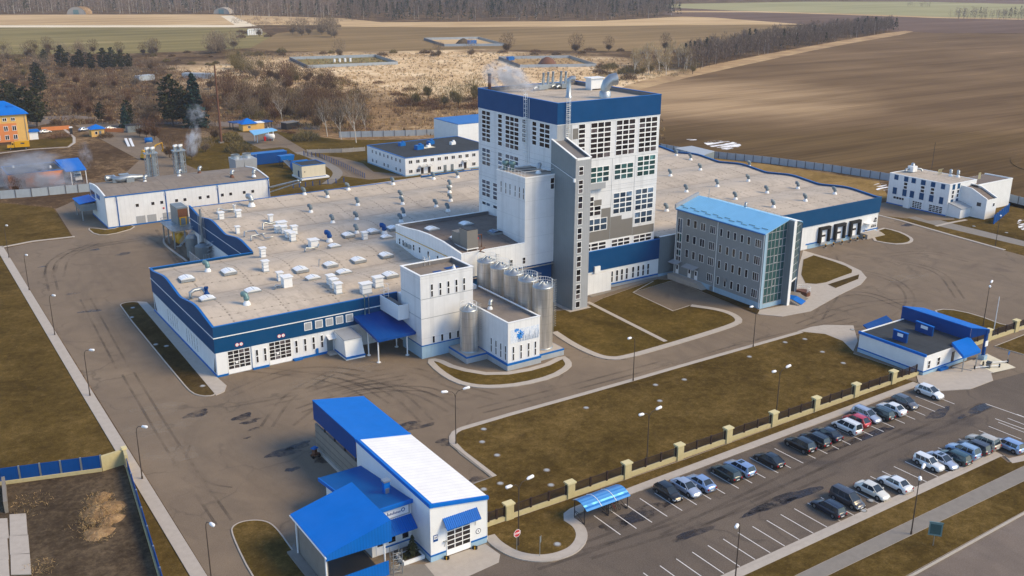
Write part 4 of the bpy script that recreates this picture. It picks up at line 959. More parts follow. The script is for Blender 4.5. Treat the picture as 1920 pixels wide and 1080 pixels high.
for z in (8.6, 9.1, 9.6, 10.1): b.tube([(73.2, 150.9, z), (74.1, 150.9, z)], .03, 4)
for z in (9.6, 10.6): b.tube([(72.9, 150.9, z), (72.9, 151.8, z), (74.4, 151.8, z), (74.4, 150.9, z)], .035, 4)
b.build('ladder', 'white_trim', t)
b = MB(); b.box(76.0, 90.2, 146.95, 151.15, 0, 8.8); b.build('link_wall', 'white_cladding', t)

# ================================================================ MURAL BUILDING and its plinth
t = thing('mural_building', 'low white building with a blue cornflower mural on its end wall', 'building', (84.2, 127.3, 0))
b = MB(); b.box(84.2, 90.7, 127.3, 146.9, 1.3, 8.0); b.box(84.2, 84.4, 127.3, 146.9, 8.0, 8.5); b.box(90.5, 90.7, 127.3, 146.9, 8.0, 8.5); b.box(84.4, 90.5, 127.3, 127.5, 8.0, 8.5); b.build('wall', 'white_cladding', t)
b = MB(); b.box(84.4, 90.5, 127.5, 146.9, 8.0, 8.06); b.build('roof', 'roof_felt_mid', t)
b = MB(); b.box(90.44, 90.5, 127.5, 146.9, 8.06, 8.5); b.build('parapet', 'parapet_grey', t)
b = MB(); b.box(84.12, 84.48, 127.22, 146.9, 8.5, 8.58); b.box(90.42, 90.78, 127.22, 146.9, 8.5, 8.58); b.box(84.48, 90.42, 127.22, 127.58, 8.5, 8.58); b.build('coping', 'white_trim', t)
b = MB(); b.box(84.0, 90.9, 127.1, 139.65, 0, .95); b.box(90.9, 96.3, 127.8, 152.0, 0, .95); b.box(79.9, 84.0, 133.6, 139.65, 0, .95); b.build('plinth', 'plinth_grey', t)
b = MB(); b.box(83.97, 90.92, 127.07, 139.65, .95, 1.28); b.box(90.92, 96.33, 127.77, 152.0, .95, 1.24); b.box(79.87, 83.97, 133.57, 139.65, .95, 1.24); b.build('base_trim', 'blue_trim', t)
b = MB(); b.box(90.95, 96.2, 127.9, 151.9, 1.24, 1.30); b.box(80.0, 83.95, 133.7, 139.6, 1.24, 1.30); b.build('slab', 'concrete', t)
F = S_(127.3); L_ = W_(84.2)
for u in (85.1, 86.65, 88.2, 89.6): window(F, u, u+.4, 1.6, 4.15, 1, 2, t, .05, .14)
for u in (127.75, 129.2, 130.7, 132.2): window(L_, u, u+.45, 1.7, 4.3, 1, 2, t, .05, .14)
# the mural: painted flowers and grasses on a pale panel
n = N('mural_paint'); o = n.xyz()
g = n.noise(1.0, 5, 0.7, n.scaled(7.0, 1, 0.9), 1.2); g2 = n.noise(3.2, 4, 0.7)
n.color(n.mix(n.ramp(n.math('ADD', n.math('MULTIPLY', g, .6), n.math('MULTIPLY', g2, .4)), [(0.44, 0.0), (0.56, 1.0)]), lin(224, 227, 232), lin(190, 202, 218))); n.done(0.6)
b = MB(); F.box(b, 84.75, 90.55, 4.75, 7.1, 0, .02, 0)
def flower(cx, cz, r, seed, mi):
    rr = random.Random(seed)
    for i in range(11):
        a = 2*math.pi*i/11+rr.uniform(-.1, .1); l = r*rr.uniform(.75, 1.1); w_ = .23
        q = [(cx, cz), (cx+l*.7*math.cos(a-w_), cz+l*.7*math.sin(a-w_)), (cx+l*math.cos(a-.12), cz+l*math.sin(a-.12)), (cx+l*.85*math.cos(a), cz+l*.85*math.sin(a)), (cx+l*math.cos(a+.12), cz+l*math.sin(a+.12)), (cx+l*.7*math.cos(a+w_), cz+l*.7*math.sin(a+w_))]
        b.poly([F.pt(x, z, .024+.001*i) for x, z in q], mi)
flower(86.7, 6.05, .85, 3, 1); flower(86.45, 5.75, .55, 11, 1); flower(85.75, 6.9, .38, 5, 1); flower(86.2, 6.95, .28, 6, 1); flower(86.75, 6.2, .24, 8, 2)
for k in range(26):
    rr = random.Random(k); x = 86.2+k*.165; h = rr.uniform(.5, 1.6); z0 = 4.8; dx = rr.uniform(-.25, .35)
    b.poly([F.pt(x, z0, .05), F.pt(x+.05, z0, .05), F.pt(x+dx+.03, z0+h, .05), F.pt(x+dx, z0+h, .05)], 3 if k % 3 else 2)
b.build('mural', ['mural_paint', 'flower_blue', 'blue_band', 'fence_concrete'], t)
b = MB(); cowl(b, 86.2, 136.0, 8.05, .8); b.build('roof_ventilator', ['white_paint', 'galvanised'], t)

# ================================================================ STAINLESS SILOS
def silo(x, y, z0, z1, r, label, group, side=True):
    t = thing('silo', label, 'silo', (x, y, z0), group)
    b = MB(); b.lathe(x, y, [(r, z0), (r, z1)], 32); b.build('shell', 'stainless', t)
    b = MB(); b.lathe(x, y, [(r+.02, z1-.12), (r+.02, z1), (r*.9, z1+.12), (r*.25, z1+.5), (r*.2, z1+.75), (.02, z1+.78)], 24); b.build('top', 'galvanised', t)
    b = MB()
    for k in range(15):
        a = 2*math.pi*k/24-.9; b.tube([(x+r*.92*math.cos(a), y+r*.92*math.sin(a), z1+.05), (x+r*.92*math.cos(a), y+r*.92*math.sin(a), z1+1.15)], .03, 4)
    for h in (.6, 1.15): b.tube([(x+r*.92*math.cos(2*math.pi*k/24-.9), y+r*.92*math.sin(2*math.pi*k/24-.9), z1+h) for k in range(15)], .03, 4)
    b.build('railing', 'white_trim', t)
    b = MB(); a = -.25
    for k in (-.3, .3): b.tube([(x+(r+.12)*math.cos(a)-k*math.sin(a), y+(r+.12)*math.sin(a)+k*math.cos(a), z0+1.5), (x+(r+.12)*math.cos(a)-k*math.sin(a), y+(r+.12)*math.sin(a)+k*math.cos(a), z1+1.1)], .035, 4)
    z = z0+1.6
    while z < z1+1:
        for rr, zz in ((.12, 0),): b.tube([(x+(r+rr)*math.cos(a)+.3*math.sin(a), y+(r+rr)*math.sin(a)-.3*math.cos(a), z), (x+(r+rr)*math.cos(a)-.3*math.sin(a), y+(r+rr)*math.sin(a)+.3*math.cos(a), z)], .025, 4)
        if z > z0+3.4:
            pts = []
            for q in range(7):
                th = math.pi*q/6; pts.append((x+(r+.12+.62*math.sin(th))*math.cos(a)+.34*math.cos(th)*math.sin(a), y+(r+.12+.62*math.sin(th))*math.sin(a)-.34*math.cos(th)*math.cos(a), z))
            b.tube(pts, .022, 4)
        z += .42
    b.build('ladder', 'galvanised', t)
    b = MB(); b.tube([(x-r*.2, y-r*.2, z1+.4), (x-r*.2, y-r*.2, z1+1.0), (x-r*.7, y-r*.6, z1+1.0), (x-r*.95, y-r*.5, z1+.5)], .13, 8); b.lathe(x+r*.3, y-r*.2, [(.25, z1+.3), (.25, z1+.75), (.05, z1+.8)], 10); b.build('pipework', 'galvanised', t)
    b = MB(); b.lathe(x, y, [(r+.12, z0-.001), (r+.12, z0+.2), (r+.005, z0+.25)], 32); b.build('skirt', 'galvanised', t)
    return t
lbl = ['shiny steel silo nearest the mural wall, front end of the row of five', 'second shiny steel silo from the mural wall in the row of five', 'middle shiny steel silo in the row of five',
       'fourth shiny steel silo from the mural wall, one before the far end', 'shiny steel silo at the far end of the row, below the grey roof unit']
for i in range(5): silo(93.5, 130.5+4.55*i, 1.3, 12.55, 1.8, lbl[i], 'steel silos in a row behind the mural building')
silo(81.9, 136.1, 1.3, 8.9, 1.55, 'short lone steel silo standing in front of the white box tower', None)
# ================================================================ ANNEX (grey-roofed wing left of the tower)
t = thing('annex', 'white wing with grey hump-backed roof between hall roof and tower', 'building', (90, 152, 0))
prof = [(152, 13.45), (155, 13.8), (159, 14.25), (164.4, 14.4), (169, 14.2), (173, 13.75), (178.8, 13.3)]
b = MB()
for (a, za), (c, zc) in zip(prof, prof[1:]):
    b.quad((90,a,8.2),(90,c,8.2),(90,c,zc),(90,a,za)); b.quad((90.3,a,za-.9),(90.3,c,zc-.9),(90.3,c,zc),(90.3,a,za)); b.quad((90,a,za),(90,c,zc),(90.3,c,zc),(90.3,a,za))
b.quad((90,152,8.65),(90.3,152,8.65),(90.3,152,13.45),(90,152,13.45)); b.quad((90.3,178.8,8.2),(90,178.8,8.2),(90,178.8,13.3),(90.3,178.8,13.3))
b.box(90.3, 104.4, 152, 152.3, 8.65, 13.45); b.box(90.3, 112.7, 178.5, 178.8, 8.2, 13.3); b.build('wall', 'white_cladding', t)
b = MB(); b.box(90.02, 111, 152.06, 152.3, 4.3, 8.65); b.build('blue_band', 'blue_band', t)
b = MB(); b.box(90.02, 111, 152.06, 152.3, 0, 4.3); b.build('lower_wall', 'white_cladding', t)
b = MB()
for (a, za), (c, zc) in zip(prof, prof[1:]): b.add([(90.3,a,za-.75),(112.75,a,za-.75),(112.75,c,zc-.75),(90.3,c,zc-.75)], [(0,1,2,3)], 0, True)
b.build('roof', 'roof_felt_dark', t)
b = MB(); b.box(90.3, 112.7, 178.42, 178.5, 12.5, 13.3); b.build('parapet', 'parapet_grey', t)
b = MB()
for (a, za), (c, zc) in zip(prof, prof[1:]): b.add([(89.94,a,za),(90.36,a,za),(90.36,c,zc),(89.94,c,zc),(89.94,a,za+.08),(90.36,a,za+.08),(90.36,c,zc+.08),(89.94,c,zc+.08)], [(4,5,6,7),(0,4,7,3),(1,2,6,5),(0,1,5,4)])
b.box(90.36, 104.4, 151.93, 152.36, 13.45, 13.53); b.box(90.36, 112.75, 178.4, 178.86, 13.3, 13.38); b.build('coping', 'white_trim', t)
b = MB(); b.tube([(89.9, 152.2, 11.75), (89.9, 178.7, 11.75)], .07, 6); b.build('gas_pipe', 'yellow_paint', t)
F = W_(90)
for u, z0 in ((176.7, 9.5), (175.1, 9.5), (170.5, 9.6), (168.0, 9.7), (164.4, 9.7), (160.6, 9.7), (157.6, 9.7)): window(F, u, u+.75, z0, z0+1.3, 1, 2, t, .06)
for u in (173.6, 172.0):
    b = MB(); F.box(b, u, u+.95, 9.7, 10.5, .05, .4); b.build('air_conditioner', 'galvanised', t)
F = S_(152)
for u in (100.9, 103.9): window(F, u, u+.7, 9.25, 10.6, 1, 2, t, .06)
def annz(y):
    for (a, za), (c, zc) in zip(prof, prof[1:]):
        if a <= y <= c: return za+(zc-za)*(y-a)/(c-a)-.75
    return 12.7
for px, py, m in ((810,430,0),(874,421,0),(858,450,0),(929,439,1)):
    p = P(px, py, 13.4); b = MB(); skylight(b, p.x, p.y, annz(p.y), 2.6, 2.2, .4); b.build('skylight', ['galvanised', 'skylight_glass' if not m else 'glass_blue'], t)
b = MB(); p = P(889, 472, 12.8)
b.box(92.6, 95.2, 154.2, 160.2, 13.3, 13.5, 1)
for x, y in ((92.8,154.4),(95,154.4),(92.8,160),(95,160),(92.8,157.2),(95,157.2)): b.cyl(x, y, 12.6, 13.3, .08, n=6, mi=1)
b.box(92.7, 95.1, 154.3, 157.2, 13.5, 17.0, 0); b.box(92.7, 95.1, 157.3, 160.1, 13.5, 15.9, 0); b.box(92.9, 94.9, 154.5, 157.0, 17.0, 17.1, 2)
b.build('cooling_unit', ['grey_panel', 'white_trim', 'dark_metal'], t)
b = MB(); b.tube([(95.3,155.4,13.0),(96.6,155.4,13.0),(96.6,155.4,15.6),(95.3,155.4,15.6)], .12, 8); b.tube([(95.9,154.2,12.8),(95.9,153.2,13.6),(93.6,151.4,13.6),(93.5,149.5,13.9)], .10, 8); b.build('unit_pipework', 'rust_metal', t)
b = MB(); b.lathe(95.4, 155.8, [(.2,14.6),(.28,14.8),(.2,15.0)], 10); b.lathe(95.4, 155.0, [(.2,14.9),(.28,15.1),(.2,15.3)], 10); build_each(b, 'valve_wheel', 'red_paint', t)

# ================================================================ PROCESS TOWER
t = thing('process_tower', 'tall white tower with deep blue crown and large grids of windows', 'tower', (126, 168, 0))
TX0, TX1, TY0, TY1, TZ = 112.8, 139.2, 153.4, 182.4, 39.7
b = MB(); b.box(TX0, TX1, TY0, TY1, 8.7, 35.5); b.build('wall', 'white_panel', t)
b = MB(); b.box(TX0-.08, TX1+.08, TY0-.08, TY0+.25, 35.5, TZ); b.box(TX0-.08, TX1+.08, TY1-.25, TY1+.08, 35.5, TZ); b.box(TX0-.08, TX0+.25, TY0+.25, TY1-.25, 35.5, TZ); b.box(TX1-.25, TX1+.08, TY0+.25, TY1-.25, 35.5, TZ); b.build('crown', 'blue_band', t)
b = MB()
x0, x1, y0, y1 = TX0+.25, TX1-.25, TY0+.25, TY1-.25
b.box(x0, x0+.03, y0, y1, 38.9, TZ-.05); b.box(x1-.03, x1, y0, y1, 38.9, TZ-.05); b.box(x0+.03, x1-.03, y1-.03, y1, 38.9, TZ-.05); b.box(x0+.03, x1-.03, y0, y0+.03, 38.9, TZ-.05); b.build('parapet', 'parapet_grey', t)
b = MB(); b.box(x0, x1, y0, y1, 38.6, 38.9); b.build('roof', 'roof_felt', t)
b = MB(); parapet(b, TX0-.14, TX1+.14, TY0-.14, TY1+.14, TZ, TZ+.08, .44); b.build('coping', 'blue_trim', t)
b = MB(); b.box(TX0-.11, TX1+.11, TY0-.11, TY0-.082, 35.46, 35.56); b.box(TX0-.11, TX0-.082, TY0-.082, TY1, 35.46, 35.56); b.build('trim_line', 'white_trim', t)
b = MB(); b.box(TX0-.06, 116.4, TY0-.06, TY0-.001, 31.2, 35.46); b.build('corner_cladding', 'grey_light_cladding', t)
FL, FR = W_(TX0), S_(TY0)
g4 = ('white_trim', 'glass_dark'); gt = ('white_trim', 'glass_teal'); gb = ('white_trim', 'glass_blue')
for a, c, z0, z1, nc, nr, mt in [(177.55,181.0,28.5,35.25,2,7,g4),(177.6,181.0,23.3,27.15,2,4,gb),(177.7,181.1,16.35,20.15,2,4,gb),(177.7,181.1,14.35,15.2,2,1,gb),(172.9,174.6,28.45,35.25,1,7,g4),(172.9,174.6,23.3,27.15,1,4,gb),(172.9,176.6,16.35,20.15,2,4,gb),(172.9,176.6,14.35,15.2,2,1,gb),
                              (166.65,171.75,28.45,35.25,3,7,g4),(166.7,171.7,24.2,27.2,3,3,gb),(163.85,165.45,30.5,35.3,1,5,g4),(160.3,161.9,30.5,35.3,1,5,g4),(155.75,159.35,30.5,35.3,2,5,g4)]:
    window(FL, a, c, z0, z1, nc, nr, t, .12, .22, mt)
for a, c, z0, z1, nc, nr, mt in [(117.95,119.7,28.6,35.3,1,7,g4),(121.0,126.25,28.0,35.3,3,7,g4),(127.55,132.6,28.05,35.3,3,7,g4),(133.6,138.6,28.05,35.3,3,7,g4),(118,126.15,23.0,26.3,5,3,gt),(127.45,132.55,23.0,26.3,3,3,gt),(133.55,138.55,23.05,27.35,3,4,gt),
                              (119,122.4,16.1,20.3,2,4,g4),(127.45,132.55,15.8,20.3,3,4,gb),(133.4,138.45,15.8,20.4,3,4,gb),(119,126.0,12.85,15.5,4,2,gb),(133.4,138.4,12.85,15.45,3,2,gb),(116,125.95,8.72,10.35,5,2,g4),(127.35,132.4,8.72,10.35,3,2,g4),(133.35,138.45,8.72,10.35,3,2,g4)]:
    window(FR, a, c, z0, z1, nc, nr, t, .12, .22, mt)
window(FR, 122.45, 124.3, 16.1, 18.2, 1, 2, t, .12, .2, g4)
b = MB()
for u0, u1, z0, z1 in ((115.3,122.4,10.6,12.8),(122.4,126.8,10.6,12.8),(115.3,119,12.8,19.4),(122.45,124.4,18.2,19.4),(124.4,126.85,15.5,17.4),(126.1,126.85,12.8,15.5),(126.85,129.9,10.6,15.3),(129.9,132.9,10.6,14.4),(132.9,139.0,10.5,12.3)): FR.box(b, u0, u1, z0, z1, 0, .03)
b.build('grey_panels', 'grey_panel', t)
b = MB(); FR.box(b, 116.6, 118.0, 32.4, 34.5, 0, .03); b.build('grey_panels', 'grey_panel', t)
b = MB(); FR.box(b, 117.5, 124.6, 21.9, 22.1, 0, .9); FR.box(b, 117.5, 124.6, 22.1, 23.1, .84, .9); b.build('balcony', 'grey_light_cladding', t)
b = MB()
for z in (26.75, 27.65, 23.9, 20.9, 15.6): FL.box(b, 153.4, 182.4, z, z+.05, 0, .012)
for z in (27.6, 22.0, 21.0): FR.box(b, 116.5, 139.2, z, z+.05, 0, .012)
for u in (126.85, 132.95): FR.box(b, u, u+.06, 10.6, 27.6, 0, .035)
b.build('panel_joint', 'plinth_grey', t)
# podium
b = MB(); b.box(115.3, 140.5, 152.95, 153.35, .9, 4.3); b.build('podium_wall', 'white_paint', t)
b = MB(); b.box(115.3, 140.5, 152.85, 153.35, 4.3, 8.68); b.box(139.3, 140.5, 153.4, 170, 8.3, 8.68); b.build('podium_band', 'blue_band', t)
b = MB(); b.box(115.3, 140.5, 152.8, 153.4, 8.68, 8.74); b.build('podium_coping', 'blue_trim', t)
b = MB(); b.box(115.3, 140.5, 152.9, 153.35, 0, .6); b.build('plinth', 'plinth_grey', t)
b = MB(); b.box(115.3, 140.5, 152.85, 153.35, .6, .9); b.build('base_trim', 'blue_trim', t)
F = S_(152.95)
for u in (120.9, 122.0, 123.5, 124.8, 127.15, 128.55, 129.9, 131.25, 133.0, 134.45, 135.85, 137.25): window(F, u, u+.65, 1.1, 3.6, 1, 2, t, .06, .12)
b = MB(); F.box(b, 122.5, 124.0, 3.9, 5.4, .10, .45); b.build('vent_box', 'white_paint', t)
ladder('ladder', t, (TX0-.1, 163.7, 26.6), (TX0-.1, 163.7, 39.7), (-1, 0, 0), .7, .05)
ladder('ladder', t, (115.1, TY0-.1, 31.8), (115.1, TY0-.1, 39.7), (0, -1, 0), .7, .05)
b = MB(); b.tube([(TX0-.1, 162.9, 26.6), (TX0-.1, 162.9, 39.6)], .07, 6); build_each(b, 'downpipe', 'white_trim', t)
# tower roof plant
def rt(x, y): return P(x, y, 38.9)
b = MB(); p = rt(918, 171); b.cyl(p.x, p.y, 38.9, 42.2, .38, .34, 12, 0); b.cyl(p.x, p.y, 42.2, 42.7, .42, n=12, mi=1); b.build('chimney', ['rust_metal', 'dark_metal'], t)
b = MB(); p = rt(1066, 183); b.lathe(p.x, p.y, [(.75,38.9),(.62,39.3),(.5,39.4),(.5,42.2)], 14); b.tube([(p.x,p.y,42.0),(p.x+.1,p.y,42.5),(p.x+.5,p.y-.2,42.8),(p.x+1.2,p.y-.5,42.7)], [.5,.54,.56,.58], 12); b.build('flue', 'galvanised', t)
b = MB(); p = rt(1134, 184); b.lathe(p.x, p.y, [(1.2,38.9),(1.15,40.3),(.95,40.4)], 18); b.tube([(p.x,p.y,40.2),(p.x+.05,p.y,41.0),(p.x+.4,p.y-.15,41.9),(p.x+1.2,p.y-.4,42.6),(p.x+2.3,p.y-.8,42.75)], [.95,1.0,1.1,1.2,1.25], 18); b.build('cowl', 'galvanised', t)
b = MB(); p = rt(1113, 168); b.box(p.x-1.5, p.x+1.8, p.y-1.0, p.y+1.0, 39.2, 41.4); b.box(p.x-1.8, p.x+2.1, p.y-1.3, p.y+1.3, 41.4, 41.6); b.box(p.x-1.4, p.x-1.1, p.y-.9, p.y+.9, 38.9, 39.2); b.build('roof_box', 'white_paint', t)
for i, (x, y) in enumerate(((1027,164),(1036,163),(1051,162),(1060,163),(1018,166))):
    b = MB(); p = rt(x, y+3); b.box(p.x-1.4, p.x+1.0, p.y-.6, p.y+.6, 39.1, 40.1); b.tube([(p.x,p.y,39.8),(p.x+.1,p.y,41.2),(p.x+.1,p.y,42.6)], .32, 8); b.tube([(p.x-1.5,p.y-.2,39.4),(p.x-2.3,p.y-.6,39.7),(p.x-2.9,p.y-.6,39.4)], .3, 8); b.build('air_handler', 'galvanised', t)
# stair box on the left flank
b = MB(); b.box(104.4, 112.75, 152.0, 162.0, 8.65, 26.2); b.build('stair_box', 'white_panel', t)
b = MB(); parapet(b, 104.3, 112.7, 151.9, 162.1, 26.2, 26.42, .25); b.build('box_coping', 'white_trim', t)
b = MB(); b.box(104.55, 112.7, 152.15, 161.85, 26.205, 26.26); b.build('box_roof', 'roof_felt', t)
F = W_(104.4)
for u in (160.2, 158.5, 157.0, 155.2, 153.7, 152.3): window(F, u, u+.38, 22.05, 24.25, 1, 2, t, .03, .12)
window(S_(152), 110.3, 111.3, 23.4, 25.7, 1, 2, t, .08, .14)
b = MB(); cowl(b, 109.3, 154.6, 26.26, .95, 1); b.build('roof_ventilator', ['white_paint', 'galvanised'], t)
b = MB(); b.tube([(105.6,158.6,26.3),(108.0,157.2,26.5),(112.6,153.5,26.5)], .09, 6); b.tube([(107.2,159.5,26.5),(112.7,158.6,26.5)], .07, 6); b.build('roof_pipe', 'dark_metal', t)
for y in (161.2, 159.9):
    b = MB(); b.lathe(105.9+(161.2-y)*.6, y, [(.4,26.26),(.4,27.2),(.7,27.4),(.7,27.9),(.3,28.1)], 10); b.build('roof_ventilator', 'teal_metal', t)
b = MB()
for k in range(9): b.tube([(104.6,152.4+k*1.15,26.4),(104.6,152.4+k*1.15,27.4)], .03, 4)
b.tube([(104.6,152.4,27.4),(104.6,161.6,27.4)], .03, 4); b.tube([(104.6,152.4,26.9),(104.6,161.6,26.9)], .025, 4); b.tube([(104.6,152.4,27.4),(112.2,152.4,27.4)], .03, 4); b.build('railing', 'white_trim', t)

# grey stair shaft in front of the tower
t = thing('stair_shaft', 'slim grey clad stair shaft with sloping top in front of the tower', 'stair tower', (113, 149, 0))
x0, x1, y0, y1, za, zb = 111.35, 115.1, 145.35, 153.3, 30.3, 32.9
b = MB(); b.add([(x0,y0,0),(x1,y0,0),(x1,y1,0),(x0,y1,0),(x0,y0,za),(x1,y0,za),(x1,y1,zb),(x0,y1,zb)], [(0,1,5,4),(1,2,6,5),(2,3,7,6)]); b.build('light_wall', 'grey_light_cladding', t)
b = MB(); b.add([(x0,y0,0),(x0,y1,0),(x0,y1,zb),(x0,y0,za)], [(0,3,2,1)]); b.build('wall', 'grey_cladding', t)
b = MB(); b.add([(x0+.3,y0+.3,za-.35),(x1-.3,y0+.3,za-.35),(x1-.3,y1,zb-.45),(x0+.3,y1,zb-.45)], [(0,1,2,3)])
for x in (x0+.3, x1-.3): b.quad((x,y0,za-.4),(x,y1,zb-.5),(x,y1,zb),(x,y0,za))
b.build('roof', 'parapet_grey', t)
b = MB()
for a, c in ((x0-.06, x0+.34), (x1-.34, x1+.06)): b.add([(a,y0-.06,za),(c,y0-.06,za),(c,y1,zb),(a,y1,zb),(a,y0-.06,za+.12),(c,y0-.06,za+.12),(c,y1,zb+.12),(a,y1,zb+.12)], [(4,5,6,7),(0,1,5,4),(0,4,7,3),(1,2,6,5)])
b.box(x0+.34, x1-.34, y0-.06, y0+.3, za-.3, za+.1); b.build('coping', 'white_trim', t)
F = S_(y0)
for z0, z1, r in ((27.1,28.8,2),(23.6,26.2,3),(20.6,23.05,2),(17.4,19.9,2),(14.5,16.8,2),(11.7,14.05,2),(8.9,11.15,2),(5.9,8.45,2),(2.3,5.35,3),(.5,1.85,1)): window(F, 112.05, 113.2, z0, z1, 1, r, t, .09, .14, ('white_trim', 'glass_dark'), d=.03)
b = MB(); F.box(b, 111.4, 113.6, .1, 30, 0, .025); b.build('window_strip', 'grey_light_cladding', t)
b = MB(); b.box(110.4, 115.6, 144.8, 153, 0, .16); b.build('apron', 'concrete', t)
b = MB(); b.tube([(x0-.12,y0+.1,26.4),(x0-.12,y1,28.4)], .05, 5); b.box(x0-.3, x0, y0-.1, y0+.3, 25.9, 26.6); b.build('gutter', 'white_trim', t)

# ================================================================ OFFICE
t = thing('office_building', 'grey four storey office with light blue metal roof and glazed end wall', 'office building', (146, 138, 0))
ox0, ox1, oy0, oy1 = 143.3, 149.5, 125.95, 150.9
ez, rz = 15.55, 17.45
b = MB(); b.add([(ox0,oy0,0),(ox0,oy1,0),(ox0,oy1,ez),(ox0,oy0,ez)], [(0,3,2,1)])
b.add([(ox0,oy1,0),(ox1,oy1,0),(ox1,oy1,rz),(ox0,oy1,ez)], [(0,3,2,1)]); b.add([(ox1,oy1,0),(156.2,oy1,0),(156.2,oy1,15.6),(ox1,oy1,rz)], [(0,3,2,1)]); b.add([(156.2,127.8,0),(156.2,oy1,0),(156.2,oy1,15.6),(156.2,127.8,15.6)], [(0,1,2,3)])
b.build('wall', 'office_grey', t)
b = MB(); b.box(ox0-.06, ox0+.1, oy0, oy1, 0, 1.25); b.build('plinth', 'plinth_blue', t)
b = MB()
def slope(xa, xb, za_, zb_, ya, yb, th=.14):
    v = [(xa,ya,za_),(xb,ya,zb_),(xb,yb,zb_),(xa,yb,za_)]; b.add(v+[(x,y,z+th) for x, y, z in v], [(4,5,6,7),(3,2,1,0),(0,1,5,4),(2,3,7,6),(1,2,6,5),(3,0,4,7)])
slope(ox0-.35, ox1, ez-.1, rz, oy0-.25, oy1+.1); slope(ox1+.002, 156.3, rz, 15.6, 127.9, oy1+.1)
b.build('roof', 'sky_blue_roof', t)
b = MB(); b.box(ox0-.48, ox0-.30, oy0-.25, oy1+.1, ez-.22, ez-.08); b.build('gutter', 'blue_trim', t)
b = MB()
for k in range(15):
    y = oy0+.5+k*1.68; off = .55 if k % 2 else 1.05
    b.box(ox0+off, ox0+off+.08, y, y+1.55, ez+off*.306+.22, ez+off*.306+.30); 
    for yy in (y+.1, y+1.4): b.box(ox0+off-.02, ox0+off+.1, yy, yy+.05, ez+off*.306-.02, ez+off*.306+.24)
b.build('snow_guard', 'teal_metal', t)
b = MB(); b.add([(ox0-.3,oy1+.1,ez-.1),(ox1,oy1+.1,rz),(ox1,oy1+.55,rz),(ox0-.3,oy1+.55,ez-.1),(ox0-.3,oy1+.1,ez+.85),(ox1,oy1+.1,rz+.85),(ox1,oy1+.55,rz+.85),(ox0-.3,oy1+.55,ez+.85)], [(4,5,6,7),(0,1,5,4),(2,3,7,6),(3,0,4,7),(1,2,6,5)]); b.build('gable_parapet', 'grey_light_cladding', t)
b = MB()
for y in (oy0+.15, 138.6, oy1-.1): b.tube([(ox0-.12,y,0.2),(ox0-.12,y,ez-.15)], .07, 6)
build_each(b, 'downpipe', 'white_trim', t)
FO = W_(ox0); go = ('white_trim', 'glass_dark')
rows = [(12.35,14.0),(8.85,10.6),(5.5,7.25),(2.0,3.75)]
cols = [(146.75,147.7,1),(144.7,145.65,1),(142.15,143.6,2),(139.25,140.9,3),(137.25,138.0,1),(135.25,136.0,1),(133.4,134.2,1),(131.5,132.3,1),(129.65,130.45,1),(126.75,128.4,3)]
for ri, (z0, z1) in enumerate(rows):
    for ci, (a, c, nc) in enumerate(cols):
        if ri == 3 and ci < 3: continue
        window(FO, a, c, z0, z1, nc, 1, t, .06, .07, go)
for z0, z1, mt in ((10.4,13.6,gb),(8.4,10.3,gt),(6.8,8.3,g4),(5.3,6.7,gt),(3.9,5.2,g4)): window(FO, 149.0, 150.5, z0, z1, 2, 1, t, .09, .08, mt)
for y in (149.9, 146.1, 144.1):
    b = MB(); FO.box(b, y-.45, y+.45, 1.25, 3.3, 0, .05); FO.box(b, y-.25, y+.25, 2.2, 3.1, .05, .06, 1); b.build('door', ['pvc_white', 'glass_dark'], t)
for y0_, y1_ in ((148.6, 151.2), (143.4, 147.1)):
    b = MB(); b.add([(ox0,y0_,4.2),(ox0,y1_,4.2),(ox0-1.7,y1_,3.8),(ox0-1.7,y0_,3.8)], [(0,1,2,3)]); b.add([(ox0,y0_,4.12),(ox0,y1_,4.12),(ox0-1.7,y1_,3.72),(ox0-1.7,y0_,3.72)], [(3,2,1,0)]); b.quad((ox0-1.7,y0_,3.72),(ox0-1.7,y1_,3.72),(ox0-1.7,y1_,3.8),(ox0-1.7,y0_,3.8)); b.build('door_canopy', 'grey_light_cladding', t)
b = MB(); b.box(ox0-1.7, ox0-.07, 142.2, 151.0, 0, 1.2)
for k in range(6): b.box(ox0-1.6, ox0-.07, 142.2-.32*(k+1), 142.2-.32*k, 0, 1.02-.19*k)
b.build('porch', 'concrete', t)
b = MB(); FO.box(b, 135.1, 135.8, 3.3, 3.9, .03, .35); FO.box(b, 138.9, 139.6, .3, 1.2, .07, .3); b.build('air_conditioner', 'galvanised', t)
# glazed end
FG = S_(oy0)
b = MB()
NB, NR = 5, 10; W0, W1 = ox0+.75, ox1-.15
b.add([FG.pt(W0,.95,.02), FG.pt(W1,.95,.02), FG.pt(W1,rz-.3,.02), FG.pt(W0,ez+.05,.02)], [(0,1,2,3)], 1)
ztop = lambda u: ez+.05+(u-W0)/(W1-W0)*(rz-.35-ez)
for i in range(NB+1):
    u = W0+(W1-W0)*i/NB; FG.box(b, u-.05, u+.05, .95, ztop(u), .02, .09)
for k in range(NR+1):
    z = .95+1.62*k
    if z < ez: FG.box(b, W0, W1, z-.05, z+.05, .02, .085)
for k, (i, z) in enumerate(((2, 2.6+1.62), (2, 7.45+1.62), (3, 12.3))):
    u = W0+(W1-W0)*i/NB; uu = W0+(W1-W0)*(i+1)/NB; FG.box(b, u, u+.16, z, z+1.62, .02, .12); FG.box(b, uu-.16, uu, z, z+1.62, .02, .12); FG.box(b, u, uu, z, z+.14, .02, .12); FG.box(b, u, uu, z+1.48, z+1.62, .02, .12)
b.build('glazing', ['grey_light_cladding', 'glass_teal'], t)
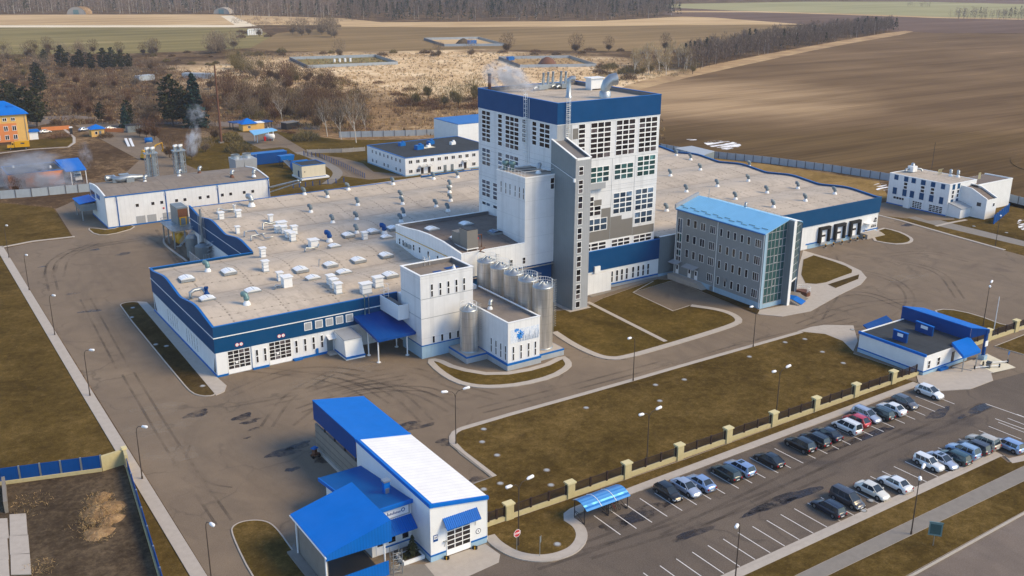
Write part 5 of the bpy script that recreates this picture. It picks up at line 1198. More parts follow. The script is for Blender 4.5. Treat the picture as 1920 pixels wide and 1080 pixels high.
b = MB(); FG.box(b, ox0, W0-.02, 0, ez+.1, -.02, .06); FG.box(b, W0, W1+.1, 0, .9, -.02, .08); b.build('end_wall', 'plinth_blue', t)
b = MB(); b.add([FG.pt(ox0-.35,ez-.25,.1), FG.pt(ox1,rz-.15,.1), FG.pt(ox1,rz+.12,.1), FG.pt(ox0-.35,ez+.04,.1)], [(0,1,2,3)]); b.build('verge_trim', 'white_trim', t)
b = MB(); q = [(149.5,125.7),(149.5,124.2),(150.0,124.2),(151.4,125.3),(151.4,127.5),(149.5,127.5)]; b.prism([(149.45,124.3),(150.0,124.3),(150.25,125.95),(149.45,125.95)], 0, rz+.05); b.build('fin', 'grey_cladding', t)
b = MB(); b.prism([(149.38,124.22),(150.1,124.22),(150.1,124.30),(149.38,124.30)], 0, rz+.1); b.build('fin_edge', 'white_trim', t)
# second glazed wall, set at an angle
e0, e1 = Vector((150.3, 125.5, 0)), Vector((156.2, 128.2, 0))
uu = (e1-e0).normalized(); nn_ = Vector((uu.y, -uu.x, 0)); FC = Face(e0, uu, nn_); L = (e1-e0).length
b = MB(); b.add([FC.pt(.2,4.0,.02), FC.pt(L-.1,4.0,.02), FC.pt(L-.1,15.7,.02), FC.pt(.2,16.9,.02)], [(0,1,2,3)], 1)
for i in range(7):
    u = .2+(L-.3)*i/6; FC.box(b, u-.05, u+.05, 4.0, 16.8-1.15*(u/L), .02, .09)
for k in range(8): FC.box(b, .2, L-.1, 4.0+1.62*k-.05, 4.0+1.62*k+.05, .02, .085)
b.build('angled_glazing', ['grey_light_cladding', 'glass_teal'], t)
b = MB(); FC.box(b, -.05, .22, 0, 17.0, -.1, .12); FC.box(b, L-.12, L+.1, 0, 15.8, -.1, .12); FC.box(b, .22, L-.12, 3.7, 4.0, -.1, .1); b.build('mullion', 'white_trim', t)
b = MB(); b.quad(FC.pt(.2,0,-2.2), FC.pt(L,0,-2.2), FC.pt(L,3.8,-2.2), FC.pt(.2,3.8,-2.2)); b.quad(FC.pt(.2,3.75,-2.2), FC.pt(L,3.75,-2.2), FC.pt(L,3.75,0), FC.pt(.2,3.75,0)); b.build('entrance', 'glass_dark', t)
b = MB(); b.add([(150.2,125.4,17.2),(156.3,128.1,15.85),(156.3,132,15.85),(149.5,132,17.3)], [(0,1,2,3)]); b.build('angled_roof', 'white_trim', t)
b = MB(); b.prism([(150.4,124.3),(156.2,126.6),(155.2,129),(150.3,126.6)], 0, .9)
for k in range(5): o_ = nn_*(.35*(k+1)); b.prism([(150.6+o_.x,124.4+o_.y),(155.9+o_.x,126.5+o_.y),(155.8+o_.x-.4*nn_.x,126.5+o_.y-.4*nn_.y),(150.5+o_.x-.4*nn_.x,124.4+o_.y-.4*nn_.y)], 0, .78-.15*k)
b.build('steps', 'concrete_dark', t)
b = MB(); o_ = nn_*1.9; b.add([(151.4,124.6,.93),(153.9,125.6,.93),(153.9+o_.x,125.6+o_.y,.16),(151.4+o_.x,124.6+o_.y,.16)], [(0,3,2,1)])
b.add([(151.4,124.6,.95),(153.9,125.6,.95),(153.0,127.6,.95),(150.6,126.6,.95)], [(0,1,2,3)]); b.build('blue_carpet', 'blue_ribbed', t)
b = MB(); q = [(157.6+1.5*math.cos(a*.3-1.9), 127.2+1.5*math.sin(a*.3-1.9)) for a in range(14)]
b.prism(q, 0, .9); b.build('planter', 'rust_metal', t)
b = MB()
for x, y in q: b.tube([(x,y,.9),(x,y,1.8)], .035, 4)
for z in (1.35, 1.8): b.tube([(x,y,z) for x, y in q], .035, 4)
b.build('railing', 'white_trim', t)
b = MB()
b.tube([(ox1,148,rz),(ox1,148,rz+2.2)], .05, 5)
for k in range(12): b.tube([(ox1+.2,128+k*1.8,rz),(ox1+.2,128+k*1.8,rz+.6)], .025, 4)
b.tube([(ox1+.2,128,rz+.6),(ox1+.2,147.8,rz+.6)], .02, 4); b.build('roof_wire', 'galvanised', t)
b = MB(); cowl(b, ox1+1.2, 138.5, rz-.6, .7); b.build('roof_ventilator', ['white_paint', 'galvanised'], t)
# grey link wall between tower podium and office
t = thing('link_building', 'plain grey clad link between tower podium and office', 'building', (142, 153, 0))
b = MB(); b.box(140.52, 145.2, 152.9, 160, .7, 9.05); b.build('wall', 'grey_cladding', t)
b = MB(); b.box(140.52, 145.2, 152.85, 153.2, 9.05, 9.2); b.build('coping', 'white_trim', t); b = MB(); b.box(140.52, 145.2, 152.85, 160, 0, .7); b.build('plinth', 'plinth_blue', t)
# ================================================================ GATE COMPLEX in the foreground
t = thing('drive_through_garage', 'long white garage with white ribbed roof and glazed gate at the site entrance', 'garage', (50, 95, 0))
gx0, gx1, gy0, gy1, gy2 = 46.1, 53.6, 85.5, 104.8, 118.6
zl, zr = 7.35, 6.05
b = MB()
b.add([(gx0,gy0,.9),(gx1,gy0,.9),(gx1,gy0,zr),(gx0,gy0,zl)], [(0,1,2,3)]); b.add([(gx0,gy0,.9),(gx0,gy1,.9),(gx0,gy1,zl),(gx0,gy0,zl)], [(0,3,2,1)])
b.add([(gx1,gy0,.9),(gx1,gy1,.9),(gx1,gy1,zr),(gx1,gy0,zr)], [(0,1,2,3)]); b.add([(gx0,gy1,0),(gx1,gy1,0),(gx1,gy1,zr),(gx0,gy1,zl)], [(0,3,2,1)]); b.build('wall', 'white_paint', t)
b = MB(); b.box(gx0-.03, 48.1, gy0-.03, gy0+.1, 0, .72); b.box(51.45, gx1+.03, gy0-.03, gy0+.1, 0, .72); b.box(gx0-.03, gx0+.1, gy0+.1, gy1, 0, .72); b.box(gx1-.1, gx1+.03, gy0+.1, gy1, 0, .72); b.build('plinth', 'plinth_blue', t)
b = MB(); b.box(gx0-.06, 48.1, gy0-.06, gy0+.1, .72, .92); b.box(51.45, gx1+.06, gy0-.06, gy0+.1, .72, .92); b.box(gx0-.06, gx0+.1, gy0+.1, gy1, .72, .92); b.build('base_trim', 'blue_trim', t)
clad('white_roof', lin(232, 230, 226), .75, None, .45, .22, .12, axis='y')
b = MB(); sl_ = lambda x: zl+(zr-zl)*(x-gx0)/(gx1-gx0)
def shed(bb, x0, x1, y0, y1, up, th, mi=0):
    v = [(x0,y0,sl_(x0)+up),(x1,y0,sl_(x1)+up),(x1,y1,sl_(x1)+up),(x0,y1,sl_(x0)+up)]
    bb.add(v+[(x,y,z+th) for x, y, z in v], [(3,2,1,0),(4,5,6,7),(0,1,5,4),(1,2,6,5),(2,3,7,6),(3,0,4,7)], mi)
shed(b, gx0+.35, gx1+.2, gy0+.2, gy1, .02, .10); b.build('roof', 'white_roof', t)
b = MB(); shed(b, gx0-.1, gx0+.35, gy0-.15, gy1, -.25, .48); shed(b, gx0+.35, gx1+.25, gy0-.15, gy0+.2, -.22, .40); b.build('roof_trim', 'blue_roof', t)
b = MB(); b.tube([(gx1+.12,gy0+.1,.4),(gx1+.12,gy0+.1,zr-.1)], .06, 6); build_each(b, 'downpipe', 'white_trim', t)
F = S_(gy0)
g = window(F, 48.15, 51.4, .15, 4.0, 3, 6, t, .10, .10, name='sectional_gate', blank=[(i, 0) for i in range(3)], mats=('white_trim', 'glass_dark'))
b = MB(); F.box(b, 48.25, 51.3, .2, .85, 0, .045); b.build('gate_panel', 'pvc_white', t)
def awning(x0, x1, y, z0, z1, out, mat, par, th=.08):
    b = MB(); v = [(x0,y,z1),(x1,y,z1),(x1,y-out,z0),(x0,y-out,z0)]; b.add(v+[(p[0],p[1],p[2]+th) for p in v], [(0,1,2,3),(7,6,5,4),(0,3,7,4),(1,5,6,2),(2,6,7,3)])
    n_ = int((x1-x0)/.24)
    for k in range(n_+1):
        x = x0+(x1-x0)*k/n_; b.add([(x-.05,y,z1+th),(x+.05,y,z1+th),(x+.05,y-out,z0+th),(x-.05,y-out,z0+th),(x,y,z1+th+.07),(x,y-out,z0+th+.07)], [(0,3,5,4),(1,4,5,2),(3,2,5)])
    for x in (x0+.25, x1-.25): b.tube([(x,y,z0-.15),(x,y-out+.1,z0+.02)], .04, 4)
    return b.build('awning', mat, par)
awning(47.75, 52.25, gy0, 4.1, 5.1, 1.0, 'blue_ribbed', t)
b = MB(); F.box(b, 46.45, 47.05, 2.55, 3.4, 0, .03); F.box(b, 46.52, 46.98, 2.85, 3.3, .03, .035, 1); b.poly([F.pt(u,zz,.04) for u,zz in ((46.6,2.95),(46.72,2.95),(46.7,3.2),(46.62,3.2))],2); b.poly([F.pt(u,zz,.04) for u,zz in ((46.78,2.95),(46.9,2.95),(46.86,3.22),(46.8,3.2))],2); b.build('number_plate', ['blue_dark', 'sign_white', 'dark_metal'], t)
def text3d(txt, size, face, u, z, d, mat, parent, name='lettering', italic=0.0, bold=0.0):
    cu = bpy.data.curves.new(name, 'FONT'); cu.body = txt; cu.size = size; cu.shear = italic; cu.extrude = 0.004; cu.offset = bold
    cu.align_x = 'CENTER'; cu.align_y = 'CENTER'; cu.materials.append(MATS[mat])
    ob = bpy.data.objects.new(name, cu); COL.objects.link(ob); ob.parent = parent
    p = Vector(face.pt(u, z, d))-ORG[parent.name]
    ux, uz = face.u.copy(), Vector((0, 0, 1))
    if face.n.dot(face.u.cross(uz)) < 0: ux = -ux
    mt = Matrix((ux, uz, face.n)).transposed().to_4x4(); mt.translation = p
    dg = bpy.context.evaluated_depsgraph_get(); me = bpy.data.meshes.new_from_object(ob.evaluated_get(dg)); bpy.data.objects.remove(ob)
    ob = bpy.data.objects.new(name, me); COL.objects.link(ob); ob.parent = parent; ob.matrix_local = mt
    return ob
b = MB()
for r, d, mi in ((.36, .02, 0), (.28, .025, 1)): b.poly([F.pt(52.45+r*math.cos(2*math.pi*i/20), 1.95+r*math.sin(2*math.pi*i/20), d) for i in range(20)], mi)
b.build('speed_sign', ['dark_metal', 'sign_white'], t); text3d('5', .38, F, 52.45, 1.95, .03, 'dark_metal', t, 'speed_figure', bold=.006)
for x, zz in ((47.8, 2.2), (51.9, 3.6)):
    b = MB(); F.box(b, x-.05, x+.35, zz, zz+.06, 0, .3); b.tube([F.pt(x+.2, zz, .1), F.pt(x+.1, zz-.7, .05)], .03, 4); b.build('lamp_bracket', 'galvanised', t)
for x in (47.9, 51.7):
    b = MB()
    for k in range(3): b.obox((x-.1+.1*k, gy0-.35-.08*k, 0), .28, .28, .38, .2*k, 1 if k % 2 else 0)
    b.build('kerb_bumper', ['black_rubber', 'yellow_paint'], t)
slab([(796,1058),(910,1020),(938,1040),(935,1055),(880,1080),(840,1110)], .03, 'driveway', 'concrete')
# open rear bay: block wall under a deep blue canopy roof
t = thing('wash_bay', 'open bay with deep blue roof and grey block wall behind the white roofed garage', 'canopy', (50, 112, 0))
b = MB(); shed(b, gx0-.15, gx1+.1, gy1+.05, gy2, .12, .14); b.build('roof', 'blue_roof', t)
b = MB(); b.box(gx0-.12, gx0-.02, gy1+.05, gy2, 4.7, zl+.1); b.box(gx0-.02, gx1, gy2-.1, gy2, 4.9, zr+.1); b.box(gx1-.1, gx1, gy1+.1, gy2-.1, 4.9, zr+.1); b.build('fascia', 'blue_dark', t)
b = MB(); shed(b, gx0-.2, gx1+.2, gy1-.35, gy1+.05, .05, .2); b.build('roof_trim', 'blue_roof', t)
b = MB(); b.box(gx0, gx0+.3, gy1+.05, gy2, 0, 4.0); b.build('block_wall', 'concrete_dark', t)
b = MB()
for k in range(4): y = gy1+.5+3.3*k; b.box(gx0+.02, gx0+.2, y, y+.2, 4.0, 4.7)
b.box(gx1-.3, gx1-.1, gy2-.35, gy2-.15, 0, 5); b.box(gx1-.3, gx1-.1, gy1+6, gy1+6.2, 0, 5); build_each(b, 'post', 'dark_metal', t)
b = MB(); b.box(gx0-.25, gx0, gy1+.05, gy2, 0, .5); b.build('plinth', 'concrete', t)
b = MB()
for z in (1.0, 1.9, 2.9): b.box(gx0-.012, gx0, gy1+.1, gy2, z, z+.05)
b.build('wall_joint', 'dark_metal', t)
# office part and big front canopy
t = thing('gatehouse_office', 'low white gatehouse with dark blue ribbed roof and a blue awning over its door', 'gatehouse', (43, 95, 0))
b = MB(); q = [(40.9,90,0),(46.05,90,0),(46.05,102.8,0),(40.9,102.8,0),(40.9,90,6.0),(46.05,90,6.0),(46.05,102.8,4.2),(40.9,102.8,4.2)]; b.add(q, [(0,1,5,4),(2,3,7,6),(3,0,4,7)]); b.build('wall', 'white_paint', t)
b = MB(); v = [(40.3,89.6,5.95),(46.06,89.6,5.95),(46.06,103.6,4.0),(40.3,103.6,4.0)]; b.add(v+[(x,y,z+.22) for x, y, z in v], [(3,2,1,0),(4,5,6,7),(2,3,7,6)]); b.build('roof', 'blue_roof_ribbed', t)
b = MB(); b.box(40.25, 46.1, 89.5, 89.75, 5.8, 6.25); b.add([(40.2,89.6,5.75),(40.35,89.6,5.75),(40.35,103.6,3.8),(40.2,103.6,3.8),(40.2,89.6,6.2),(40.35,89.6,6.2),(40.35,103.6,4.25),(40.2,103.6,4.25)], [(4,5,6,7),(0,3,7,4),(1,5,6,2),(0,4,5,1),(2,6,7,3)]); b.build('roof_trim', 'blue_roof', t)
b = MB(); b.obox((44.7,93.6,5.3), .75, .6, 1.9); b.box(44.25, 45.15, 93.2, 94.0, 7.1, 7.3, 1); b.obox((44.7,93.28,5.6), .5, .05, .7, 0, 1); b.build('chimney', ['blue_roof', 'galvanised'], t)
b = MB(); F = S_(90); F.box(b, 42.3, 45.9, 4.3, 5.6, 0, .03); F.box(b, 42.5, 45.7, 4.45, 5.45, .03, .04, 1); b.build('name_board', ['plinth_grey', 'sign_white'], t)
b = MB()   # small blue script sign with a round emblem: letter strokes
n_ = 9
for k in range(n_):
    u = 42.9+k*.2; h = (.42, .2, .26, .2, .36, .2, .22, .2, .2)[k]; b.poly([F.pt(u, 4.82, .05), F.pt(u+.09, 4.82, .05), F.pt(u+.09+h*.2, 4.82+h, .05), F.pt(u+h*.2, 4.82+h, .05)])
    b.poly([F.pt(u, 4.82, .052), F.pt(u+.2, 4.82, .052), F.pt(u+.21, 4.88, .052), F.pt(u+.01, 4.88, .052)])
    b.poly([F.pt(u+.03, 4.97, .054), F.pt(u+.2, 4.97, .054), F.pt(u+.21, 5.02, .054), F.pt(u+.04, 5.02, .054)])
for i in range(14):
    a0, a1 = 2*math.pi*i/14, 2*math.pi*(i+1)/14
    b.poly([F.pt(45.0+r*math.cos(a), 5.05+r*math.sin(a), .05) for r, a in ((.16, a0), (.26, a0), (.26, a1), (.16, a1))])
b.build('lettering', 'blue_dark', t)
awning(41.0, 46.0, 90, 3.0, 4.1, 1.6, 'blue_ribbed', t)
window(F, 42.9, 44.0, 1.1, 2.9, 1, 1, t, .09); window(F, 44.7, 45.7, 1.1, 2.9, 1, 1, t, .09)
b = MB(); F.box(b, 41.4, 42.4, .1, 2.6, 0, .05); F.box(b, 41.55, 42.25, 1.2, 2.4, .05, .06, 1); b.build('door', ['pvc_white', 'glass_dark'], t)
b = MB(); F.box(b, 42.5, 46.02, .72, .92, 0, .05); b.build('base_trim', 'blue_trim', t)
t = thing('planter_bed', 'white edged planter with a small dark conifer beside the gatehouse door', 'planter', (44.4, 87.6, 0))
b = MB(); parapet(b, 43.2, 45.9, 86.6, 88.6, 0, .45, .2); b.box(43.4, 45.7, 86.8, 88.4, 0, .35, 1); b.build('edging', ['white_paint', 'dirt'], t)
def needle_cone(mb, x, y, z0, z1, r, n, seed, mi=0, droop=.25, size=.5):
    rr = random.Random(seed)
    for k in range(n):
        f = rr.random()**.8; z = z0+(z1-z0)*f; rad = r*(1-f)**.9*(.55+.55*rr.random()); a = rr.uniform(0, 6.283); s = size*(.5+.8*(1-f))
        c = Vector((x+rad*math.cos(a), y+rad*math.sin(a), z-rad*droop)); d = Vector((math.cos(a), math.sin(a), -.35)); e = Vector((-math.sin(a), math.cos(a), rr.uniform(-.3, .3)))
        mb.add([c-e*s*.4, c+d*s, c+e*s*.4, c-d*s*.5+Vector((0, 0, s*.25))], [(0,1,2,3)], mi)
b = MB(); needle_cone(b, 44.9, 87.7, .4, 2.9, .75, 240, 3, 0, .1, .3); b.build('conifer', 'needles_dark', t)
b = MB()
rr = random.Random(5)
for k in range(90):
    a = rr.uniform(0, 6.28); x, y = 44.0+.6*rr.uniform(-1, 1), 87.6+.6*rr.uniform(-1, 1); b.add([(x-.12,y,.4),(x+.12,y+.05,.4),(x+.1*math.cos(a),y+.1*math.sin(a),.75)], [(0,1,2)])
b.build('low_shrub', 'needles_dark', t)
t = thing('gate_canopy', 'broad blue lean-to roof on posts over the weighbridge lane, nearest the camera', 'canopy', (38, 91, 0))
zA, zB = 4.75, 6.5; X0_, X1_, Y0_, Y1_ = 33.8, 41.6, 86.35, 96.4
b = MB(); v = [(X0_,Y0_,zA),(X1_,Y0_,zB),(X1_,Y1_,zB),(X0_,Y1_,zA)]; b.add(v+[(x,y,z+.14) for x, y, z in v], [(3,2,1,0),(4,5,6,7),(0,1,5,4),(1,2,6,5),(2,3,7,6),(3,0,4,7)])
b.build('roof', 'blue_roof', t)
b = MB(); v = [(X0_,Y0_-.08,zA-.55),(X1_,Y0_-.08,4.0),(X1_,Y0_-.08,zB+.14),(X0_,Y0_-.08,zA+.14)]; b.add(v+[(x,y+.06,z) for x, y, z in v], [(0,1,2,3),(7,6,5,4),(0,3,7,4),(1,5,6,2),(3,2,6,7)]); b.build('fascia', 'blue_ribbed', t)
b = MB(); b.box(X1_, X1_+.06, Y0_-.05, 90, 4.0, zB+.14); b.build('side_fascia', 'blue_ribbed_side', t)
b = MB(); b.box(X0_-.12, X0_, Y0_-.1, Y1_+.05, zA-.12, zA+.02); b.build('gutter', 'white_trim', t)
for x, y, z in ((34.0,95.3,4.7),(34.0,86.9,4.7),(40.9,86.7,6.3),(40.9,95.5,6.3)):
    b = MB(); b.tube([(x,y,0),(x,y,z)], .11, 8); build_each(b, 'post', 'white_paint', t)
b = MB(); b.tube([(33.8,86.2,4.6),(33.85,86.5,4.3),(33.85,86.5,0)], .06, 6); build_each(b, 'downpipe', 'white_trim', t)
b = MB(); b.box(34.15, 34.35, 87.2, 95.0, 0, 3.9); b.build('side_wall', 'concrete_dark', t)
b = MB(); b.box(33.0, 34.1, 85.9, 96.2, 0, .3); b.build('plinth', 'concrete_dark', t)
b = MB(); b.box(34.4, 41.0, 85.9, 86.0, .1, 1.9); b.build('lane_gate', 'blue_ribbed', t)
b = MB()
for x, y in ((41.4,85.6),(42.4,85.4),(41.4,86.4),(42.4,86.2)): b.tube([(x,y,0),(x,y,3.2)], .05, 5)
for z in (.4, 1.2, 2.0, 2.8): b.tube([(41.4,85.6,z),(42.4,85.4,z),(42.4,86.2,z),(41.4,86.4,z),(41.4,85.6,z)], .03, 4)
for z in (.4, 1.2, 2.0): b.tube([(41.4,85.6,z),(42.4,85.4,z+.8)], .03, 4)
b.build('turnstile_frame', 'galvanised', t)
b = MB(); b.box(34.4, 40.6, 86.1, 96, .02, .06); b.build('weighbridge', 'dark_metal', t)
slab([(540,1035),(552,1020),(562,1045),(600,1085),(640,1100),(590,1110)], .08, 'pavement', 'concrete_dark')
slab([(735,1060),(796,1058),(845,1112),(700,1120)], .02, 'pavement', 'concrete_dark')
# forklift-like yard machine by the block wall
p = P(592, 857); t = thing('fire_point', 'blue topped hand pump cart standing by the grey block wall', 'cart', (p.x, p.y, 0))
b = MB(); b.obox((p.x,p.y,.35), 1.0, .7, .25, .4); b.obox((p.x-.1,p.y,.6), .5, .5, .8, .4); b.build('body', 'rust_metal', t)
b = MB(); b.obox((p.x-.1,p.y,1.4), .9, .8, .18, .4, 0, .7); b.build('cover', 'blue_trim', t)
for dx, dy in ((-.4,-.3),(.4,-.3),(-.4,.3),(.4,.3)):
    b = MB(); b.tube([(p.x+dx,p.y+dy-.06,.25),(p.x+dx,p.y+dy+.06,.25)], .25, 10); b.build('wheel', 'black_rubber', t)

# ================================================================ EAST GATEHOUSE
t = thing('east_gatehouse', 'flat black-roofed white gatehouse with blue signs on its roof by the car park', 'gatehouse', (146, 94, 0))
b = MB(); b.box(141, 153.5, 87.6, 100.6, .6, 3.5); b.build('wall', 'white_paint', t)
b = MB(); b.box(140.95, 153.55, 87.55, 100.65, 0, .6); b.build('plinth', 'plinth_blue', t)
b = MB(); b.box(140.93, 153.57, 87.53, 100.67, .6, .8); b.build('base_trim', 'blue_trim', t)
b = MB(); b.box(141.0, 153.5, 87.6, 100.6, 3.5, 3.62); b.build('roof', 'roof_black', t)
b = MB(); b.box(140.85, 141.15, 87.4, 100.8, 3.4, 3.85); b.build('roof_trim', 'blue_roof', t)
b = MB(); b.box(141.15, 153.4, 100.5, 100.75, 3.62, 3.75); b.build('coping', 'white_trim', t)
F = S_(87.6)
window(F, 142.0, 142.8, 1.0, 2.5, 1, 2, t, .09); window(F, 144.6, 145.5, 1.0, 2.5, 1, 2, t, .09)
b = MB(); F.box(b, 148.7, 149.5, .6, 2.6, 0, .05); b.build('door', 'glass_dark', t)
b = MB(); F.box(b, 145.0, 147.2, .1, .5, .1, .7); b.build('bench', 'blue_trim', t)
for (x0, x1, y, z0, z1, m) in ((145.2,145.5,0,0,0,0),):
    pass
def roofsign(px0, py0, px1, py1, zt, nm):
    a, c = P(px0, py0, 3.62), P(px1, py1, 3.62); d = (c-a).normalized(); nn2 = Vector((d.y, -d.x, 0)); Ff_ = Face(a, d, nn2); L_2 = (c-a).length
    b = MB(); Ff_.box(b, 0, L_2, 3.62, zt, -.35, 0); Ff_.box(b, L_2*.32, L_2*.72, 3.62+(zt-3.62)*.5, 3.62+(zt-3.62)*.85, 0, .03, 1); Ff_.box(b, -.05, L_2+.05, zt, zt+.1, -.4, .05, 2); b.build('roof_sign', ['blue_dark', 'sign_white', 'blue_roof'], t)
roofsign(1673, 635, 1699, 644, 5.3, 0); roofsign(1715, 619, 1747, 631, 5.3, 1)
b = MB(); v = [(143.3,100.6,3.5),(151,100.6,3.5),(151,101.6,4.6),(143.3,101.6,4.1)]; b.add([(143.6,100.8,3.4),(150.4,100.8,3.4),(150.4,102.2,4.3),(143.6,102.0,3.9),(143.6,100.8,3.6),(150.4,100.8,3.9),(150.4,102.2,4.5),(143.6,102.0,4.1)], [(3,2,1,0),(4,5,6,7),(0,1,5,4),(1,2,6,5),(2,3,7,6),(3,0,4,7)]); b.build('rear_canopy', 'blue_dark', t)
v = [(148.9,88.0,4.2),(154.0,88.0,4.2),(152.2,84.6,3.2),(147.3,84.6,3.2)]
b = MB(); b.add(v+[(x,y,z-.5) for x, y, z in v], [(3,2,1,0),(4,5,6,7),(2,3,7,6),(3,0,4,7),(1,2,6,5)]); b.build('porch_roof', 'blue_roof', t)
for x, y in ((148.0,84.9),(151.9,84.9)):
    b = MB(); b.tube([(x,y,0),(x,y,3.0)], .09, 6); build_each(b, 'porch_post', 'galvanised', t)
b = MB(); b.prism([(148.3,86.9),(149.7,84.2),(153,84.2),(154,86.9)], 0, .25); b.build('porch_step', 'concrete', t)
t = thing('gate_hood', 'long deep blue box canopy over the gate lane, rising above the black roof', 'canopy', (155, 94, 0))
b = MB(); v = [(153.6,87.7,5.85),(156.3,85.9,5.6),(156.6,99.0,5.6),(153.6,101.3,5.85)]; b.add(v+[(x,y,z+.12) for x, y, z in v], [(3,2,1,0),(4,5,6,7),(0,1,5,4),(1,2,6,5),(2,3,7,6),(3,0,4,7)]); b.build('roof', 'blue_roof', t)
b = MB(); b.box(153.56, 153.7, 87.7, 101.3, 3.0, 5.86); b.build('side_wall', 'blue_dark', t)
b = MB(); b.add([(153.7,87.65,4.0),(156.3,85.85,5.0),(156.3,85.85,5.66),(153.7,87.65,5.9)], [(0,1,2,3)]); b.build('end_fascia', 'blue_dark', t); b = MB(); b.add([(153.7,101.3,4.0),(156.6,99,5.0),(156.6,99,5.66),(153.7,101.3,5.9)], [(3,2,1,0)]); b.build('end_fascia', 'blue_dark', t)
for y in (86.0, 98.4):
    b = MB(); b.box(155.85, 156.3, y, y+.45, .9, 5.6); b.build('pillar', 'blue_dark', t); b = MB(); b.box(155.6, 156.6, y-.3, y+.8, 0, .9); b.build('pillar_base', 'plinth_blue', t)
b = MB(); b.box(155.7, 156.5, 85.9, 85.98, 2.6, 3.6); b.build('notice', 'sign_white', t)

# ================================================================ WORKSHOP at the right edge
t = thing('workshop', 'white two storey workshop with blue window panels at the right edge of the yard', 'workshop', (250, 158, 0))
b = MB(); b.box(244, 256.5, 151.6, 170.6, 0, 8.7); b.build('wall', 'white_cladding', t)
b = MB(); b.box(244.3, 256.2, 151.9, 170.3, 8.7, 8.76); b.build('roof', 'roof_felt', t)
b = MB(); parapet(b, 243.95, 256.55, 151.55, 170.65, 8.7, 8.86, .3); b.build('coping', 'white_trim', t)
F = W_(244)
for u0, u1 in ((167.7,169.0),(164.5,165.8),(162.1,163.4),(159.0,160.4),(156.0,157.3),(153.0,154.2)):
    for z0, z1 in ((7.2,8.6),(3.05,4.95)):
        b = MB(); F.box(b, u0, u1, z0, z1, 0, .06); build_each(b, 'blue_panel', 'blue_fascia', t)
    if u0 not in (167.7, 162.1, 153.0): window(F, u0, u1-.1, 5.1, 7.0, 1, 2, t, .08, .25)
window(F, 164.8, 168.6, 1.7, 2.5, 4, 1, t, .08, .1)
for u0, u1 in ((159.2,162.3),(152.8,157.1)):
    window(F, u0, u1, .35, 2.35, 4, 4, t, .1, .12, name='sectional_gate')
b = MB()
for y in (163.3, 157.9, 154.6): F.box(b, y, y+.12, 2.5, 4.7, 0, .03)
build_each(b, 'pink_sign', 'white_trim', t)
b = MB(); b.box(243.2, 244, 162.8, 164.6, 0, 2.8); b.build('porch', 'white_paint', t)
b = MB(); F.box(b, 151.6, 170.6, 0, .3, 0, .05); b.build('base_trim', 'blue_trim', t)
F = S_(151.6)
for u in (245.3, 247.6):
    b = MB(); F.box(b, u, u+1.1, 7.2, 8.7, 0, .06); F.box(b, u, u+1.1, 3.0, 4.5, 0, .06); build_each(b, 'blue_panel', 'blue_fascia', t); window(F, u, u+1.0, 4.8, 7.0, 1, 2, t, .08, .25)
# stepped annex with sloping parapet, lean-to and long rear hall
ex0, ex1, ey0, ey1 = 249.4, 254.3, 143.7, 151.6
b = MB(); b.add([(ex0,ey0,0),(ex0,ey1,0),(ex0,ey1,7.9),(ex0,148.5,7.6),(ex0,ey0,5.4)], [(0,4,3,2,1)]); b.add([(ex1,ey0,0),(ex1,ey1,0),(ex1,ey1,7.9),(ex1,148.5,7.6),(ex1,ey0,5.4)], [(0,1,2,3,4)]); b.quad((ex0,ey0,0),(ex1,ey0,0),(ex1,ey0,5.4),(ex0,ey0,5.4)); b.build('annex_wall', 'white_paint', t)
b = MB(); b.add([(ex0,ey0,4.9),(ex1,ey0,4.9),(ex1,148.5,7.1),(ex0,148.5,7.1),(ex1,ey1,7.4),(ex0,ey1,7.4)], [(0,1,2,3),(3,2,4,5)]); b.build('annex_roof', 'roof_felt_dark', t)
b = MB()
for x in (ex0, ex1-.35): b.add([(x,ey0-.05,5.4),(x+.35,ey0-.05,5.4),(x+.35,148.5,7.6),(x,148.5,7.6),(x+.35,ey1,7.9),(x,ey1,7.9)]+[(x,ey0-.05,5.55),(x+.35,ey0-.05,5.55),(x+.35,148.5,7.75),(x,148.5,7.75),(x+.35,ey1,8.05),(x,ey1,8.05)], [(6,7,8,9),(9,8,10,11),(0,1,7,6),(0,6,9,3),(3,9,11,5),(1,2,8,7),(2,4,10,8)])
b.build('annex_coping', 'white_trim', t)
window(S_(ey0), 252.5, 253.4, 3.2, 4.2, 1, 1, t, .08); b = MB(); W_(ex0).box(b, 145.2, 146.4, 3.3, 4.3, 0, .05); b.build('window', 'glass_dark', t)
b = MB(); b.box(ex1, 271.0, 149.6, 158, 0, 7.6); b.build('rear_hall', 'white_paint', t)
b = MB(); b.box(ex1+.1, 270.8, 149.9, 157.8, 7.6, 7.65); b.build('rear_roof', 'roof_felt_dark', t)
b = MB(); b.box(ex1, 271.05, 149.55, 149.85, 7.6, 7.95); b.box(270.75, 271.05, 149.85, 158, 7.6, 7.95); build_each(b, 'rear_coping', 'white_trim', t)
b = MB(); b.add([(244.6,147.9,0),(249.4,147.9,0),(249.4,151.6,0),(244.6,151.6,0),(244.6,147.9,2.7),(249.4,147.9,2.7),(249.4,151.6,3.6),(244.6,151.6,3.6)], [(0,1,5,4),(1,2,6,5),(3,0,4,7)]); b.build('lean_to', 'white_paint', t)
b = MB(); b.add([(244.4,147.6,2.65),(249.4,147.6,2.65),(249.4,151.6,3.65),(244.4,151.6,3.65),(244.4,147.6,2.8),(249.4,147.6,2.8),(249.4,151.6,3.8),(244.4,151.6,3.8)], [(4,5,6,7),(0,1,5,4),(3,0,4,7)]); b.build('lean_to_roof', 'grey_light_cladding', t)
